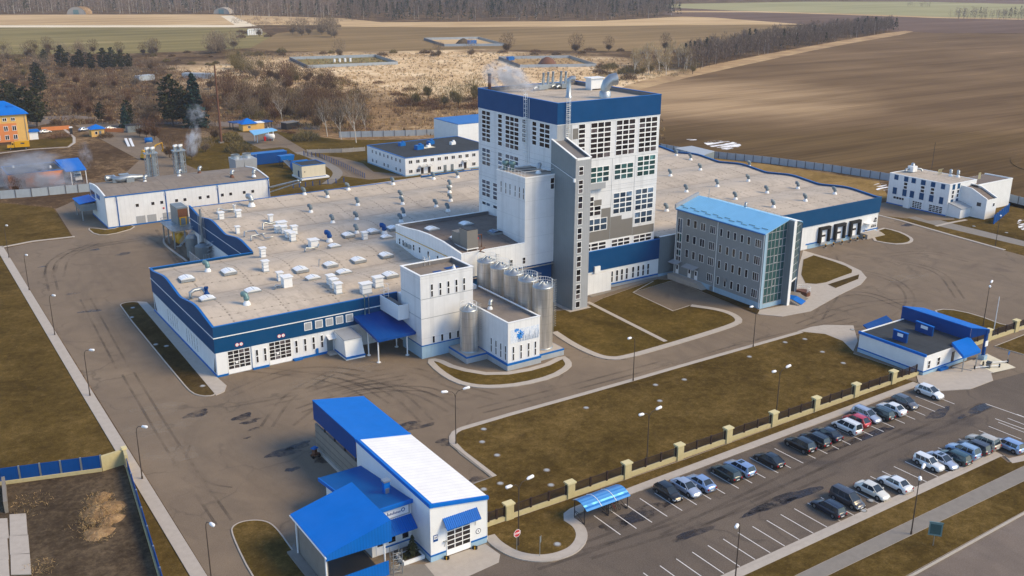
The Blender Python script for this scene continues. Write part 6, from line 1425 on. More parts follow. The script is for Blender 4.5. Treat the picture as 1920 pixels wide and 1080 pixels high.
for x, y, s in ((250.5,168.0,1.2),(254.6,158.5,.9),(255.2,156.6,.9)):
    b = MB(); cowl(b, x, y, 8.76, s); b.build('roof_ventilator', ['white_paint', 'galvanised'], t)
b = MB(); b.box(249.2, 251.2, 166.9, 168.7, 9.0, 10.6, 0); b.tube([(248,168.5,9.2),(248.6,168.6,9.8),(249.4,168,9.8)], .3, 8, 1); b.tube([(251.2,167.3,9.8),(252.2,166.4,9.7),(252.4,166,9.1)], .3, 8, 1); b.build('air_handler', ['white_paint', 'galvanised'], t)
b = MB()
for k in range(4): b.tube([(253.2+k*.5,161.5,8.8),(253.2+k*.5,161.5,10.2),(253.5+k*.5,161.2,10.4)], .09, 5)
for k in range(3): b.tube([(257.2+k*.4,151.7,8.8),(257.2+k*.4,151.7,10.6)], .10, 5)
build_each(b, 'vent_pipe', 'pillar_cap', t)
for pts in (((1746,317),18.0),):
    p = P(1747, 316, 8.8); b = MB(); b.tube([(p.x,p.y,8.7),(p.x,p.y,16.5)], .06, 6); b.build('antenna_mast', 'dark_metal', t)

# ================================================================ LONG STORE on the left
t = thing('long_store', 'long white store with row of small square windows left of the hall', 'warehouse', (70, 268, 0))
lx0, lx1, ly0, ly1 = 49.3, 92.8, 261.2, 279.6
prf = [(ly0,8.45),(266,9.0),(270,9.35),(274,9.2),(ly1,8.6)]
b = MB(); b.box(lx0, lx1, ly0, ly0+.3, .35, 8.2)
for x in (lx0, lx1): b.add([(x,ly0,0),(x,ly1,0)]+[(x,y,z) for y, z in prf[::-1]], [tuple(range(7))])
b.box(lx0, lx1, ly1-.3, ly1, 0, 8.3); b.build('wall', 'white_cladding', t)
b = MB()
for (a, za), (c, zc) in zip(prf, prf[1:]): b.add([(lx0+.25,a,za-.12),(lx1-.25,a,za-.12),(lx1-.25,c,zc-.12),(lx0+.25,c,zc-.12)], [(0,1,2,3)], 0, True)
b.build('roof', 'roof_felt_mid', t)
b = MB()
for x in (lx0-.05, lx1-.3):
    for (a, za), (c, zc) in zip(prf, prf[1:]): b.add([(x,a,za-.3),(x+.35,a,za-.3),(x+.35,c,zc-.3),(x,c,zc-.3),(x,a,za+.1),(x+.35,a,za+.1),(x+.35,c,zc+.1),(x,c,zc+.1)], [(4,5,6,7),(0,4,7,3),(1,2,6,5)])
build_each(b, 'gable_coping', 'white_trim', t)
b = MB(); b.box(lx0, lx1, ly0-.12, ly0-.001, 8.12, 8.36)
for x in (52.0, 64.3, 78.2, 92.4): b.tube([(x,ly0-.1,8.2),(x+.1,ly0-.35,7.4),(x+.1,ly0-.1,7.0),(x+.1,ly0-.1,.3)], .12, 6)
b.build('gutter', 'blue_trim', t)
b = MB(); b.box(lx0-.05, lx1, ly0-.08, ly0+.2, 0, .35); b.box(lx0-.06, lx0+.1, ly0+.2, ly1, 0, .35); b.build('base_trim', 'blue_trim', t)
F = S_(ly0)
for u in (56.6, 60.55, 62.85, 66.7, 68.9, 72.95, 75.1, 79.0, 81.3, 85.1, 87.5):
    b = MB(); F.box(b, u-.05, u+.9, 4.7, 5.65, 0, .03); F.box(b, u+.03, u+.82, 4.78, 5.57, .03, .04, 1); b.build('window', ['white_trim', 'glass_dark'], t)
for u in (56.4, 59.2, 63.2):
    b = MB(); F.box(b, u, u+2.3, .1, 2.3, 0, .06); b.build('roller_door', 'grey_light_cladding', t)
b = MB(); F.box(b, 63.4, 63.8, 3.4, 3.8, 0, .1); b.build('alarm_bell', 'red_paint', t)
FW = W_(lx0)
b = MB(); FW.box(b, 267.5, 271.5, 6.2, 7.4, 0, .05); FW.box(b, 273.5, 278.5, 5.4, 7.2, 0, .05); b.build('window', 'glass_blue', t)
b = MB(); b.box(lx0-1.2, lx0+1.2, 261.0, 262.2, 0, .3) if False else None
for y0, y1, z in ((273.0,277.0,5.0),(277.3,282.0,4.9)):
    b = MB(); b.add([(45.0,y0,z-.5),(49.3,y0,z),(49.3,y1,z),(45.0,y1,z-.5),(45.0,y0,z-.35),(49.3,y0,z+.15),(49.3,y1,z+.15),(45.0,y1,z-.35)], [(3,2,1,0),(4,5,6,7),(0,1,5,4),(3,0,4,7)]); b.build('lean_to_roof', 'blue_roof', t)
b = MB(); b.box(45.3, 49.25, 273.2, 281.6, 2.6, 4.4); b.build('lean_to', 'grey_metal', t)
b = MB()
for x, y in ((45.6,273.5),(45.6,281.2)): b.tube([(x,y,0),(x,y,2.6)], .15, 6)
build_each(b, 'post', 'galvanised', t)
# roof ducts on the store
def at9(px, py, z=9.0): return P(px, py, z)
b = MB(); pth = [(x.x, x.y, 10.1) for x in (P(198,335,10.1),P(213,333,10.1),P(216,336,10.1),P(225,336,10.1),P(245,333,10.1),P(268,331,10.1))]
b.tube(pth, [.8,.8,.75,.75,.9,.5], 10); p = P(216,342,9.2); b.tube([(p.x,p.y,10.4),(p.x,p.y,9.2)], .7, 10); p = P(244,341,9.1); b.obox((p.x,p.y,9.0), 2.0, 1.6, 1.4); p = P(232,328,10.6); b.obox((p.x,p.y,10.6), 2.4, 1.4, .3); b.build('roof_duct', 'galvanised', t)
for x, y, m in ((272,342,'white_paint'),(336,331,'white_paint'),(374,325,'rust_metal'),(435,332,'rust_metal'),(476,331,'white_paint')):
    p = P(x, y, 8.9); b = MB(); cowl(b, p.x, p.y, 8.8, 1.0); b.build('roof_ventilator', [m, 'galvanised'], t)
# conveyor bridge from the store to the hall roof
b = MB(); b.tube([(92.6,262,5.5),(97,250,9.2)], .25, 6); b.tube([(93.8,262,5.5),(98.2,250,9.2)], .25, 6); b.tube([(93.2,262,4.2),(97.6,250,8.6)], .2, 6); b.build('pipe_bridge', 'galvanised', t)
# flue stacks behind the store
def stacks(px, label):
    p = P(px, 325, 8.8); x, y = p.x, 285.5
    t = thing('flue_stack', label, 'chimney', (x, y, 0), 'steel flue stacks behind the long store')
    for dx, dy in ((-1.0,0),(-.35,.5),(.4,-.3),(1.0,.3)):
        b = MB(); b.tube([(x+dx,y+dy,0),(x+dx,y+dy,15.2)], .36, 10); b.tube([(x+dx,y+dy,15.2),(x+dx,y+dy,15.7)], .42, 10, 1); b.build('flue', ['galvanised', 'white_trim'], t)
    b = MB()
    for sx in (-1.5, 1.5):
        for sy in (-1, 1): b.tube([(x+sx,y+sy,0),(x+sx,y+sy,14.2)], .08, 5)
    for k in range(9):
        z = 1.5*k+.5
        for s1 in (-1, 1):
            b.tube([(x-1.5,y+s1,z),(x+1.5,y+s1,z+1.5)], .05, 4); b.tube([(x+s1*1.5,y-1,z),(x+s1*1.5,y+1,z+1.5)], .05, 4); b.tube([(x-1.5,y+s1,z),(x+1.5,y+s1,z)], .05, 4)
    b.box(x-1.8, x+1.8, y-1.2, y+1.2, 13.9, 14.2); b.build('frame', 'galvanised', t)
stacks(291, 'cluster of four silver flues behind the store, beside the yellow hoist'); stacks(353, 'thinner cluster of silver flues with white steam, next to the cooling tower')
p = P(415, 313); t = thing('cooling_tower', 'big pale metal cooling tower box behind the store', 'cooling tower', (p.x, 290, 0))
cx, cy = P(415, 313, 2)[0], 296
b = MB(); b.obox((cx-1.2,cy,2.5), 2.4, 6, 5.6, 0, 0, 1.12); b.obox((cx+2.2,cy,2.5), 3.6, 6, 5.6, 0, 0, 1.12); b.build('casing', 'grey_light_cladding', t)
b = MB(); b.box(cx-3.4, cx+4.4, cy-3.2, cy+3.2, 1.8, 2.5); b.build('base_frame', 'dark_metal', t)
b = MB()
for dx in (-1.4, 2.2): b.lathe(cx+dx, cy, [(1.5,8.1),(1.3,8.9),(1.35,9.3)], 14)
for k in range(8): b.tube([(cx-2.9+k,cy-3.1,8.2),(cx-2.9+k,cy-3.1,9.2)], .04, 4)
b.tube([(cx-2.9,cy-3.1,9.2),(cx+4.4,cy-3.1,9.2)], .04, 4); b.build('fan_stack', 'galvanised', t)
b = MB()
for dx in (-3, 0, 4):
    for dy in (-2.8, 2.8): b.box(cx+dx-.15, cx+dx+.15, cy+dy-.15, cy+dy+.15, 0, 1.8)
build_each(b, 'leg', 'concrete', t)

# courtyard plant between hall wings
t = thing('boiler_container', 'grey and yellow plant container on a steel platform with stairs in the hall courtyard', 'plant platform', (61, 238, 0))
b = MB(); b.box(57.9, 64.0, 232.4, 242.8, 4.3, 4.5); b.build('platform', 'galvanised', t)
b = MB()
for x, y in ((58.4,233),(63.4,233),(58.4,238),(58.4,242.3),(61,233)): b.box(x-.15, x+.15, y-.15, y+.15, 0, 4.3)
build_each(b, 'leg', 'galvanised', t)
b = MB(); b.box(60.6, 63.3, 236.7, 242.6, 4.5, 8.9); b.build('container', 'grey_metal', t)
b = MB(); b.box(60.8, 63.1, 236.62, 236.7, 6.6, 8.6); b.build('vent_panel', 'rust_metal', t)
b = MB(); S_(236.6).box(b, 61.0, 62.7, 4.5, 6.6, 0, .1); b.build('door_frame', 'yellow_paint', t); b = MB(); S_(236.5).box(b, 61.3, 62.4, 4.7, 6.4, 0, .02); b.build('door', 'grey_metal', t)
b = MB()
for z in (5.0, 5.6): b.tube([(60,242.6,z),(58,242.6,z),(58,232.5,z),(63.9,232.5,z)], .05, 4)
for k in range(9): b.tube([(58,232.5+k*1.25,4.5),(58,232.5+k*1.25,5.6)], .04, 4)
for k in range(6): b.tube([(58+k*1.1,232.5,4.5),(58+k*1.1,232.5,5.6)], .04, 4)
for z in (9.2,): b.tube([(60.6,236.7,z),(63.3,236.7,z),(63.3,242,z)], .04, 4, 0)
b.build('railing', 'galvanised', t)
b = MB()
for s1 in (0, .9):
    b.tube([(62.6,232.0-s1,4.4),(59.2,232.0-s1,.9)], .09, 5); b.tube([(62.6,232.0-s1,5.4),(59.2,232.0-s1,1.9)], .05, 5)
for k in range(11): b.box(62.5-k*.32, 62.8-k*.32, 231.1, 232.0, 4.25-k*.33, 4.3-k*.33)
b.box(58.4, 59.4, 231.1, 232.1, .8, .9); b.build('stairs', 'galvanised', t)
b = MB(); b.lathe(60.8, 236, [(.1,.4),(1.1,.5),(1.1,2.4),(.2,3.0)], 12); b.box(60, 63, 238, 241, .1, 2.4); b.build('burner', 'yellow_paint', t)
t = thing('courtyard_plant', 'grey tanks with lattice ladders and railings in the courtyard below the blue wall', 'plant tanks', (61, 222, 0))
b = MB(); b.lathe(60.0, 224, [(1.3,0),(1.3,4.6),(.9,5.2),(.1,5.3)], 16); b.lathe(61.0, 219.2, [(1.7,0),(1.7,3.6),(.6,4.3)], 16); build_each(b, 'tank', 'grey_metal', t)
b = MB(); b.lathe(62, 222, [(.25,3),(.25,11),(.3,11.5)], 8); b.box(61, 62.8, 217.6, 219.6, 3.6, 3.7)
for k in range(10): b.tube([(61.6,221.6,1+k),(62.4,222.4,1.5+k)], .05, 4)
for x, y in ((61.5,221.5),(62.5,221.5),(62.5,222.5),(61.5,222.5)): b.tube([(x,y,0),(x,y,10.5)], .06, 5)
for k in range(6): b.tube([(61.2,216.5,.5+k*.8),(62.5,215.5,1.3+k*.8)], .06, 4)
b.build('lattice', 'galvanised', t)
b = MB()
for k in range(8): b.box(58.0+.0*k, 58.2, 211+k*1.2, 211.2+k*1.2, 0, 2.6)
for k in range(4): b.box(58.2+k*.9, 58.35+k*.9, 211, 211.15, 0, 2.6)
b.box(58.0, 58.2, 211, 220, 2.5, 2.6); b.build('barrier', 'plinth_grey', t)
b = MB()
for k in range(8): b.tube([(59.5,225-k*.9,.5+.0*k),(59.5,225-k*.9,3.0)], .05, 4)
for k in range(7): b.tube([(59+k*.35,213.5,0),(59.6+k*.35,213.5,3.2)], .05, 4)
b.build('ladder', 'galvanised', t)
b = MB(); ribbon(b, smooth_poly([P2(*q) for q in ((350,490),(308,460),(306,448),(318,442),(352,436))], 2, False), .2, .2, 0, .25); struct('kerb', b, 'concrete')
# ================================================================ BUILDINGS BEHIND THE HALL
t = thing('rear_office', 'two storey white block with dark flat roof behind the hall', 'office building', (144, 278, 0))
fx0, fx1, fy0, fy1, fh = 144.2, 180, 278, 306, 5.9
b = MB(); b.box(fx0, fx1, fy0, fy1, .4, fh); b.build('wall', 'white_paint', t)
b = MB(); b.box(fx0-.05, fx1, fy0-.05, fy1, 0, .4); b.build('plinth', 'plinth_blue', t)
b = MB(); b.box(fx0+.3, fx1-.3, fy0+.3, fy1-.3, fh, fh+.06); b.build('roof', 'roof_black', t)
b = MB(); parapet(b, fx0-.1, fx1+.1, fy0-.1, fy1+.1, fh, fh+.18, .4); b.build('coping', 'blue_trim', t)
F, FW = S_(fy0), W_(fx0)
for z0, z1 in ((3.95, 5.15), (.9, 2.1)):
    for k in range(10):
        u = fx0+1.2+k*2.65
        if z0 < 1 and k in (2, 3, 5, 6, 8): continue
        window(F, u, u+1.4, z0, z1, 2, 1, t, .09, .09)
    for k in range(8): window(FW, fy0+3+k*2.9, fy0+3+k*2.9+1.1, z0, z1, 2, 1, t, .08, .08) if not (z0 < 1 and k in (2, 5)) else None
for u in (158.3, 161.0):
    b = MB(); F.box(b, u, u+1.1, .1, 2.3, 0, .05); b.build('door', 'grey_metal', t)
for u0, u1 in ((149.2, 151.5), (151.8, 154.0), (165.5, 167.8)):
    b = MB(); b.add([(u0,fy0,3.3),(u1,fy0,3.3),(u1,fy0-1.6,2.9),(u0,fy0-1.6,2.9)], [(3,2,1,0),(0,1,2,3)]); b.build('door_canopy', 'white_trim', t)
    b = MB(); F.box(b, u0+.6, u0+1.6, .1, 2.3, 0, .05); b.build('door', 'glass_dark', t); b = MB(); b.box(u0, u1, fy0-1.6, fy0-.06, 0, .3); b.build('doorstep', 'concrete', t)
for x, y, m, s in ((154,299,'blue_trim',1.4),(155.8,290,'blue_trim',1.8),(163.8,296.5,'blue_trim',1.5),(170,292,'white_paint',1.2),(160.5,292,'white_paint',.9)):
    b = MB(); b.obox((x,y,fh+.06), s*1.6, s, s*.8, .2); b.obox((x+.4,y,fh+.06+s*.8), s*.5, s*.5, .5, .2); b.build('roof_unit', m, t)
b = MB(); b.obox((159.5,291.5,fh+.07), 5.5, 2.6, .05, .1); b.build('roof_patch', 'cream_plaster', t)
t = thing('tall_rear_hall', 'plain pale blue-grey hall peeping out left of the tower, behind the white office', 'building', (192, 315, 0))
b = MB(); b.box(184, 206, 312, 330, 0, 9.0); b.build('wall', 'white_paint', t)
b = MB(); b.box(183.9, 206.1, 311.9, 330.1, 9.0, 9.2); b.build('coping', 'blue_trim', t)
t = thing('rear_shed', 'open shed with pale metal roof at the far right corner of the hall', 'shed', (226, 240, 0))
a0, a1, a2, a3 = P(1264,278,3.5), P(1297,274,3.5), P(1340,284,3.2), P(1318,292,3.2)
b = MB(); q = [tuple(v) for v in (a0, a3, a2, a1)]; b.add(q+[(x,y,z+.12) for x, y, z in q], [(0,1,5,4),(1,2,6,5),(2,3,7,6),(3,0,4,7),(4,5,6,7),(3,2,1,0)]); b.build('roof', 'grey_light_cladding', t)
for v in (a0, a1, a2, a3):
    b = MB(); b.tube([(v.x,v.y,0),(v.x,v.y,v.z)], .12, 6); build_each(b, 'post', 'dark_metal', t)
b = MB(); b.quad((a2.x,a2.y,0),(a3.x,a3.y,0),(a3.x,a3.y,3.2),(a2.x,a2.y,3.2)); b.quad((a2.x,a2.y,0),(a1.x,a1.y,0),(a1.x,a1.y,3.4),(a2.x,a2.y,3.2)); b.build('wall', 'grey_cladding', t)
t = thing('white_hut', 'small cube-like cream hut with blue trim behind the hall', 'hut', (118, 295, 0))
b = MB(); b.box(114.2, 122.2, 290.8, 298.5, .5, 4.4); b.build('wall', 'cream_plaster', t)
b = MB(); b.box(113.9, 123.2, 290.3, 298.7, 0, .5); b.build('plinth', 'white_paint', t)
b = MB(); b.box(114.3, 122.1, 290.9, 298.4, 4.4, 4.45); b.build('roof', 'roof_black', t)
b = MB(); parapet(b, 114.1, 122.3, 290.7, 298.6, 4.4, 4.6, .3); b.box(114.15, 122.25, 290.74, 290.79, .5, .7); b.build('trim', 'blue_trim', t)
b = MB(); W_(114.2).box(b, 293, 294, .5, 2.6, 0, .06); b.build('door', 'blue_fascia', t)
b = MB(); S_(290.8).box(b, 115, 115.3, 2.4, 2.7, 0, .06); b.build('vent', 'dark_metal', t)
p = P(568, 302); t = thing('blue_tank', 'rounded blue water tank behind the cream hut', 'tank', (119, 304, 0))
b = MB(); b.tube([(115.8,304,2.2),(116.0,304,2.2),(121.5,304,2.2),(121.7,304,2.2)], [.8,1.6,1.6,.8], 14); b.build('shell', 'blue_trim', t)
b = MB(); b.box(116.5, 117.2, 303, 305, 0, 1.2); b.box(120.3, 121, 303, 305, 0, 1.2); build_each(b, 'saddle', 'concrete', t)
t = thing('blue_container', 'long dark blue shipping container on the grass behind the long store', 'container', (114, 322, 0))
b = MB(); b.box(107.6, 121.3, 321.5, 324.8, .2, 3.8); b.build('body', 'blue_dark', t)
b = MB(); b.box(107.55, 121.35, 321.4, 324.9, 3.8, 3.95); b.build('rim', 'blue_trim', t)
t = thing('blue_hopper', 'blue hopper with a sloping steel chute in front of the container', 'hopper', (117, 314, 0))
b = MB(); b.obox((118.3,315,2.0), 4.6, 2.4, 1.8, .1, 0, 1.15); b.build('hopper', 'blue_trim', t)
b = MB(); b.add([(116.6,313.5,2.4),(118.2,313.5,2.4),(119.0,307.5,.2),(117.4,307.5,.2)], [(0,1,2,3),(3,2,1,0)]); b.tube([(116.6,313.5,2.5),(117.4,307.5,.4)], .12, 4); b.tube([(118.2,313.5,2.5),(119.0,307.5,.4)], .12, 4); b.build('chute', 'galvanised', t)
b = MB()
for x in (116.5, 120.2):
    for y in (314, 316): b.box(x-.1, x+.1, y-.1, y+.1, 0, 2)
build_each(b, 'leg', 'dark_metal', t)
# filling station
t = thing('gas_canopy', 'pale blue mono-pitch canopy on posts at the small filling station', 'canopy', (130, 368, 0))
b = MB(); q = [P(467,246,4.2), P(476,254,4.0), P(520,245,4.8), P(510,241,5.0)]; b.add([tuple(v) for v in q]+[(v.x,v.y,v.z+.3) for v in q], [(0,1,5,4),(1,2,6,5),(2,3,7,6),(3,0,4,7),(4,5,6,7),(3,2,1,0)]); b.build('roof', 'sky_blue_roof', t)
for x, y in ((478,265),(483,267),(513,262),(504,258)):
    p = P(x, y); b = MB(); b.tube([(p.x,p.y,0),(p.x,p.y,4.2)], .16, 6); build_each(b, 'post', 'white_paint', t)
b = MB(); p = P(497,264); b.obox((p.x,p.y,0), .8, .5, 1.7, .3); b.obox((p.x+2.2,p.y+.5,0), .8, .5, 1.7, .3); build_each(b, 'fuel_pump', 'red_paint', t)
p = P(515, 264); t = thing('gas_tank', 'small white horizontal gas tank under the filling canopy', 'tank', (p.x, p.y, 0))
b = MB(); b.tube([(p.x-2.4,p.y+3.0,1.6),(p.x-2.2,p.y+2.7,1.6),(p.x-.2,p.y+.2,1.6),(p.x,p.y,1.6)], [.3,1.0,1.0,.4], 14); b.build('shell', 'white_paint', t)
b = MB(); b.obox((p.x-1.8,p.y+2.2,0), .4, 1.2, .8, .6); b.obox((p.x-.6,p.y+.7,0), .4, 1.2, .8, .6); build_each(b, 'saddle', 'concrete', t)
def hip_house(name, label, cat, cx, cy, wx, wy, h, rh, wm, over=.6, rm='blue_roof'):
    t = thing(name, label, cat, (cx, cy, 0))
    b = MB(); b.box(cx-wx/2, cx+wx/2, cy-wy/2, cy+wy/2, 0, h); b.build('wall', wm, t)
    x0, x1, y0, y1 = cx-wx/2-over, cx+wx/2+over, cy-wy/2-over, cy+wy/2+over; k = min(wx, wy)/2+over
    if wx > wy: r0, r1 = (x0+k, cy, h+rh), (x1-k, cy, h+rh)
    else: r0, r1 = (cx, y0+k, h+rh), (cx, y1-k, h+rh)
    v = [(x0,y0,h),(x1,y0,h),(x1,y1,h),(x0,y1,h),r0,r1]
    f = [(0,1,5,4),(1,2,5),(2,3,4,5),(3,0,4)] if wx > wy else [(0,1,4),(1,2,5,4),(2,3,5),(3,0,4,5)]
    b = MB(); b.add(v, f+[(3,2,1,0)]); b.build('roof', rm, t)
    return t
t = hip_house('station_kiosk', 'ochre kiosk with bright blue hipped roof at the filling station', 'kiosk', 133.3, 396, 5.6, 5, 2.9, 2.0, 'ochre_plaster')
window(S_(393.5), 132.6, 133.8, 1.0, 2.1, 2, 1, t, .08)
b = MB(); b.box(136.1, 139.6, 393.6, 398, 0, 2.8); b.build('side_wall', 'ochre_plaster', t); b = MB(); b.box(136.1, 139.8, 393.4, 398.2, 2.8, 3.0); b.build('side_roof', 'white_trim', t)
t = hip_house('entrance_booth', 'small ochre booth with blue pyramid roof by the far gate', 'kiosk', 78.3, 414, 4.8, 5, 3.0, 1.6, 'ochre_plaster')
window(S_(411.5), 77.2, 78.2, .9, 2.1, 1, 1, t, .08); b = MB(); S_(411.5).box(b, 78.7, 79.6, 0, 2.2, 0, .05); b.build('door', 'grey_metal', t)
t = hip_house('orange_block', 'three storey orange and ochre building with bright blue hipped roof at far left', 'building', 42.2, 423.2, 24.4, 12.4, 10.2, 4.6, 'ochre_plaster', .9)
b = MB(); S_(417).box(b, 30.1, 50.5, 0, 7.0, 0, .06); b.build('orange_front', 'orange_plaster', t)
for z0, z1 in ((7.8, 9.1), (4.1, 6.0), (.8, 2.6)):
    for u in (37.2, 40.4, 43.6, 46.7, 49.6): window(S_(416.92), u-.75, u+.75, z0, z1, 2, 1, t, .12, .12)
b = MB(); b.obox((49.5,421,11.4), 2.2, 2.6, 1.9); b.build('dormer', 'blue_roof', t)
b = MB(); b.box(54.5, 57.6, 417.5, 421, 0, 3.0); b.build('porch', 'white_paint', t); b = MB(); b.box(54.2, 58.2, 417, 421.5, 3.0, 3.5); b.build('porch_roof', 'blue_roof', t)
b = MB(); b.tube([(53.6,416.9,0),(53.6,416.9,10.2)], .1, 5); b.build('downpipe', 'galvanised', t)
t = thing('orange_garage', 'low orange garage with dark flat roof and smoke drifting past it', 'garage', (43, 331, 0))
b = MB(); b.box(35, 50.4, 325.5, 339.5, 0, 4.4); b.build('wall', 'orange_plaster', t)
b = MB(); b.box(35.2, 50.2, 325.7, 339.3, 4.4, 4.46); b.build('roof', 'roof_black', t)
b = MB(); parapet(b, 34.9, 50.5, 325.4, 339.6, 4.4, 4.65, .3); b.build('coping', 'blue_trim', t)
b = MB()
for x, y in ((38, 336), (47.6, 330)): b.cyl(x, y, 4.46, 5.2, .3, n=8)
build_each(b, 'roof_vent', 'white_paint', t)
b = MB(); S_(325.5).box(b, 37, 39.5, 0, 2.6, 0, .05); S_(325.5).box(b, 43.5, 46, 0, 2.6, 0, .05); build_each(b, 'garage_door', 'rust_metal', t)
t = thing('truck_shelter', 'bright blue flat shelter roof beside the orange garage', 'shelter', (55, 330, 0))
b = MB(); b.add([(50.6,322,4.2),(56.6,322,4.2),(57.6,339.5,5.0),(50.6,339.5,5.0)]+[(50.6,322,4.4),(56.6,322,4.4),(57.6,339.5,5.2),(50.6,339.5,5.2)], [(3,2,1,0),(4,5,6,7),(0,1,5,4),(1,2,6,5),(2,3,7,6),(3,0,4,7)]); b.build('roof', 'blue_roof', t)
for x, y in ((52.0,322.3),(56.3,322.3),(57.0,339)):
    b = MB(); b.tube([(x,y,0),(x,y,4.3)], .14, 6); build_each(b, 'post', 'white_paint', t)
b = MB(); b.box(50.6, 57, 339.2, 339.5, 0, 4.8); b.build('rear_wall', 'concrete_dark', t)
# low walls and small yard items near the far gate
t = thing('boundary_wall', 'low orange plastered wall beside the street near the orange block', 'wall', (65, 414, 0))
b = MB(); a, c = P(78,246), P(131,242); ribbon(b, [(a.x,a.y),(c.x,c.y)], .2, .2, 0, 1.5); b.build('panel', 'orange_plaster', t)
t = thing('gate_wall', 'low orange wall running right from the small booth', 'wall', (88, 415, 0))
b = MB(); a, c = P(197,247), P(232,248); ribbon(b, [(a.x,a.y),(c.x,c.y)], .2, .2, 0, 1.5); b.build('panel', 'orange_plaster', t)
t = thing('service_ramp', 'pair of white vehicle inspection ramps on the far asphalt yard', 'ramp', (96, 380, 0))
for px in (236, 244):
    a, c = P(px, 264), P(px+6, 275); b = MB(); d = (c-a).normalized(); s_ = Vector((-d.y, d.x, 0))*.45
    v = [a-s_, a+s_, c+s_, c-s_]; b.add([(q.x,q.y,0) for q in v]+[(v[0].x,v[0].y,1.0),(v[1].x,v[1].y,1.0),(v[2].x,v[2].y,.1),(v[3].x,v[3].y,.1)], [(4,5,6,7),(0,1,5,4),(1,2,6,5),(3,0,4,7)]); b.build('ramp_beam', 'white_paint', t)
p = P(250, 247); t = thing('green_kiosk', 'dark green kiosk with small white hatch beside the far street', 'kiosk', (p.x, p.y, 0))
b = MB(); b.obox((p.x,p.y,0), 5.2, 2.6, 2.7, .1); b.build('body', 'teal_dark' if 'teal_dark' in MATS else 'grey_metal', t); b = MB(); b.obox((p.x,p.y,2.7), 5.6, 3.0, .3, .1); b.build('roof', 'dark_metal', t)
p = P(279, 268); t = thing('water_tank', 'small blue barrel tank on the grass by the far asphalt yard', 'tank', (p.x, p.y, 0))
b = MB(); b.tube([(p.x-1.4,p.y,1.1),(p.x-1.3,p.y,1.1),(p.x+1.3,p.y,1.1),(p.x+1.4,p.y,1.1)], [.6,1.0,1.0,.6], 12); b.build('shell', 'blue_trim', t); b = MB(); b.obox((p.x,p.y,0), 2.0, 1.2, .4); build_each(b, 'saddle', 'concrete', t)
p = P(544, 241); t = thing('dark_shed', 'flat dark garage shed right of the filling station', 'shed', (p.x, p.y, 0))
b = MB(); b.obox((p.x,p.y,0), 6, 4, 2.6, .25); b.build('wall', 'dark_metal', t); b = MB(); b.obox((p.x,p.y,2.6), 6.5, 4.5, .25, .25); b.build('roof', 'grey_panel', t)
for i, (x, y, m) in enumerate(((445,241,0),(496,240,0))):
    p = P(x, y); t = thing('carport', 'dark blue carport roof %s' % ('left of the ochre kiosk' if i == 0 else 'right of the ochre kiosk'), 'carport', (p.x, p.y, 0))
    b = MB(); b.obox((p.x,p.y,2.6), 5.6, 5, .3, .2); b.build('roof', 'blue_dark', t)
    for dx in (-2.4, 2.4):
        for dy in (-2, 2):
            b = MB(); b.box(p.x+dx-.12, p.x+dx+.12, p.y+dy-.12, p.y+dy+.12, 0, 2.6); build_each(b, 'post', 'dark_metal', t)
p = P(303, 296); t = thing('yellow_excavator', 'small yellow digger with raised arm behind the silver flues', 'excavator', (p.x, p.y, 0))
b = MB(); b.obox((p.x-5,p.y,.7), 3.4, 2.2, 1.2, .3); b.obox((p.x-5.6,p.y,1.9), 1.4, 1.6, 1.4, .3); b.build('body', 'yellow_paint', t)
b = MB(); b.obox((p.x-5,p.y,0), 3.6, 2.4, .7, .3); b.build('tracks', 'black_rubber', t)
b = MB(); b.tube([(p.x-4,p.y,1.8),(p.x-1.4,p.y+.4,4.6),(p.x+.8,p.y+.8,5.2),(p.x+1.0,p.y+.9,2.6)], .3, 5); b.obox((p.x+1.0,p.y+.9,2.0), 1, .9, .8); b.build('arm', 'yellow_paint', t)
# bunkers at the forest edge
for i, (x, y, lb) in enumerate(((143,27,'grass covered arched bunker with green door at the left forest edge'), (415,26,'pale concrete arched bunker at the end of the taxiway'))):
    p = P(x, y); t = thing('bunker', lb, 'bunker', (p.x, p.y, 0)); b = MB(); n_ = 10
    d = Vector((-_F.x, -_F.y, 0)).normalized(); s_ = Vector((-d.y, d.x, 0)); rad = 13 if i == 0 else 11
    for k in range(n_):
        a0, a1 = math.pi*k/n_, math.pi*(k+1)/n_
        q = [p+s_*rad*math.cos(a)+Vector((0,0,rad*.75*math.sin(a)))+d*e for a, e in ((a0,0),(a1,0),(a1,-22),(a0,-22))]; b.add(q, [(0,1,2,3)], 0, True)
    b.build('shell', 'straw_brown' if i == 0 else 'concrete', t)
    b = MB(); b.poly([p+s_*rad*.98*math.cos(math.pi*k/n_)+Vector((0,0,rad*.74*math.sin(math.pi*k/n_)))-d*.5 for k in range(n_+1)]); b.build('front', 'concrete', t)
    b = MB(); q = p+d*.1; b.quad(q-s_*3.6, q+s_*3.6, q+s_*3.6+Vector((0,0,6)), q-s_*3.6+Vector((0,0,6))); b.build('door', 'teal_metal', t)

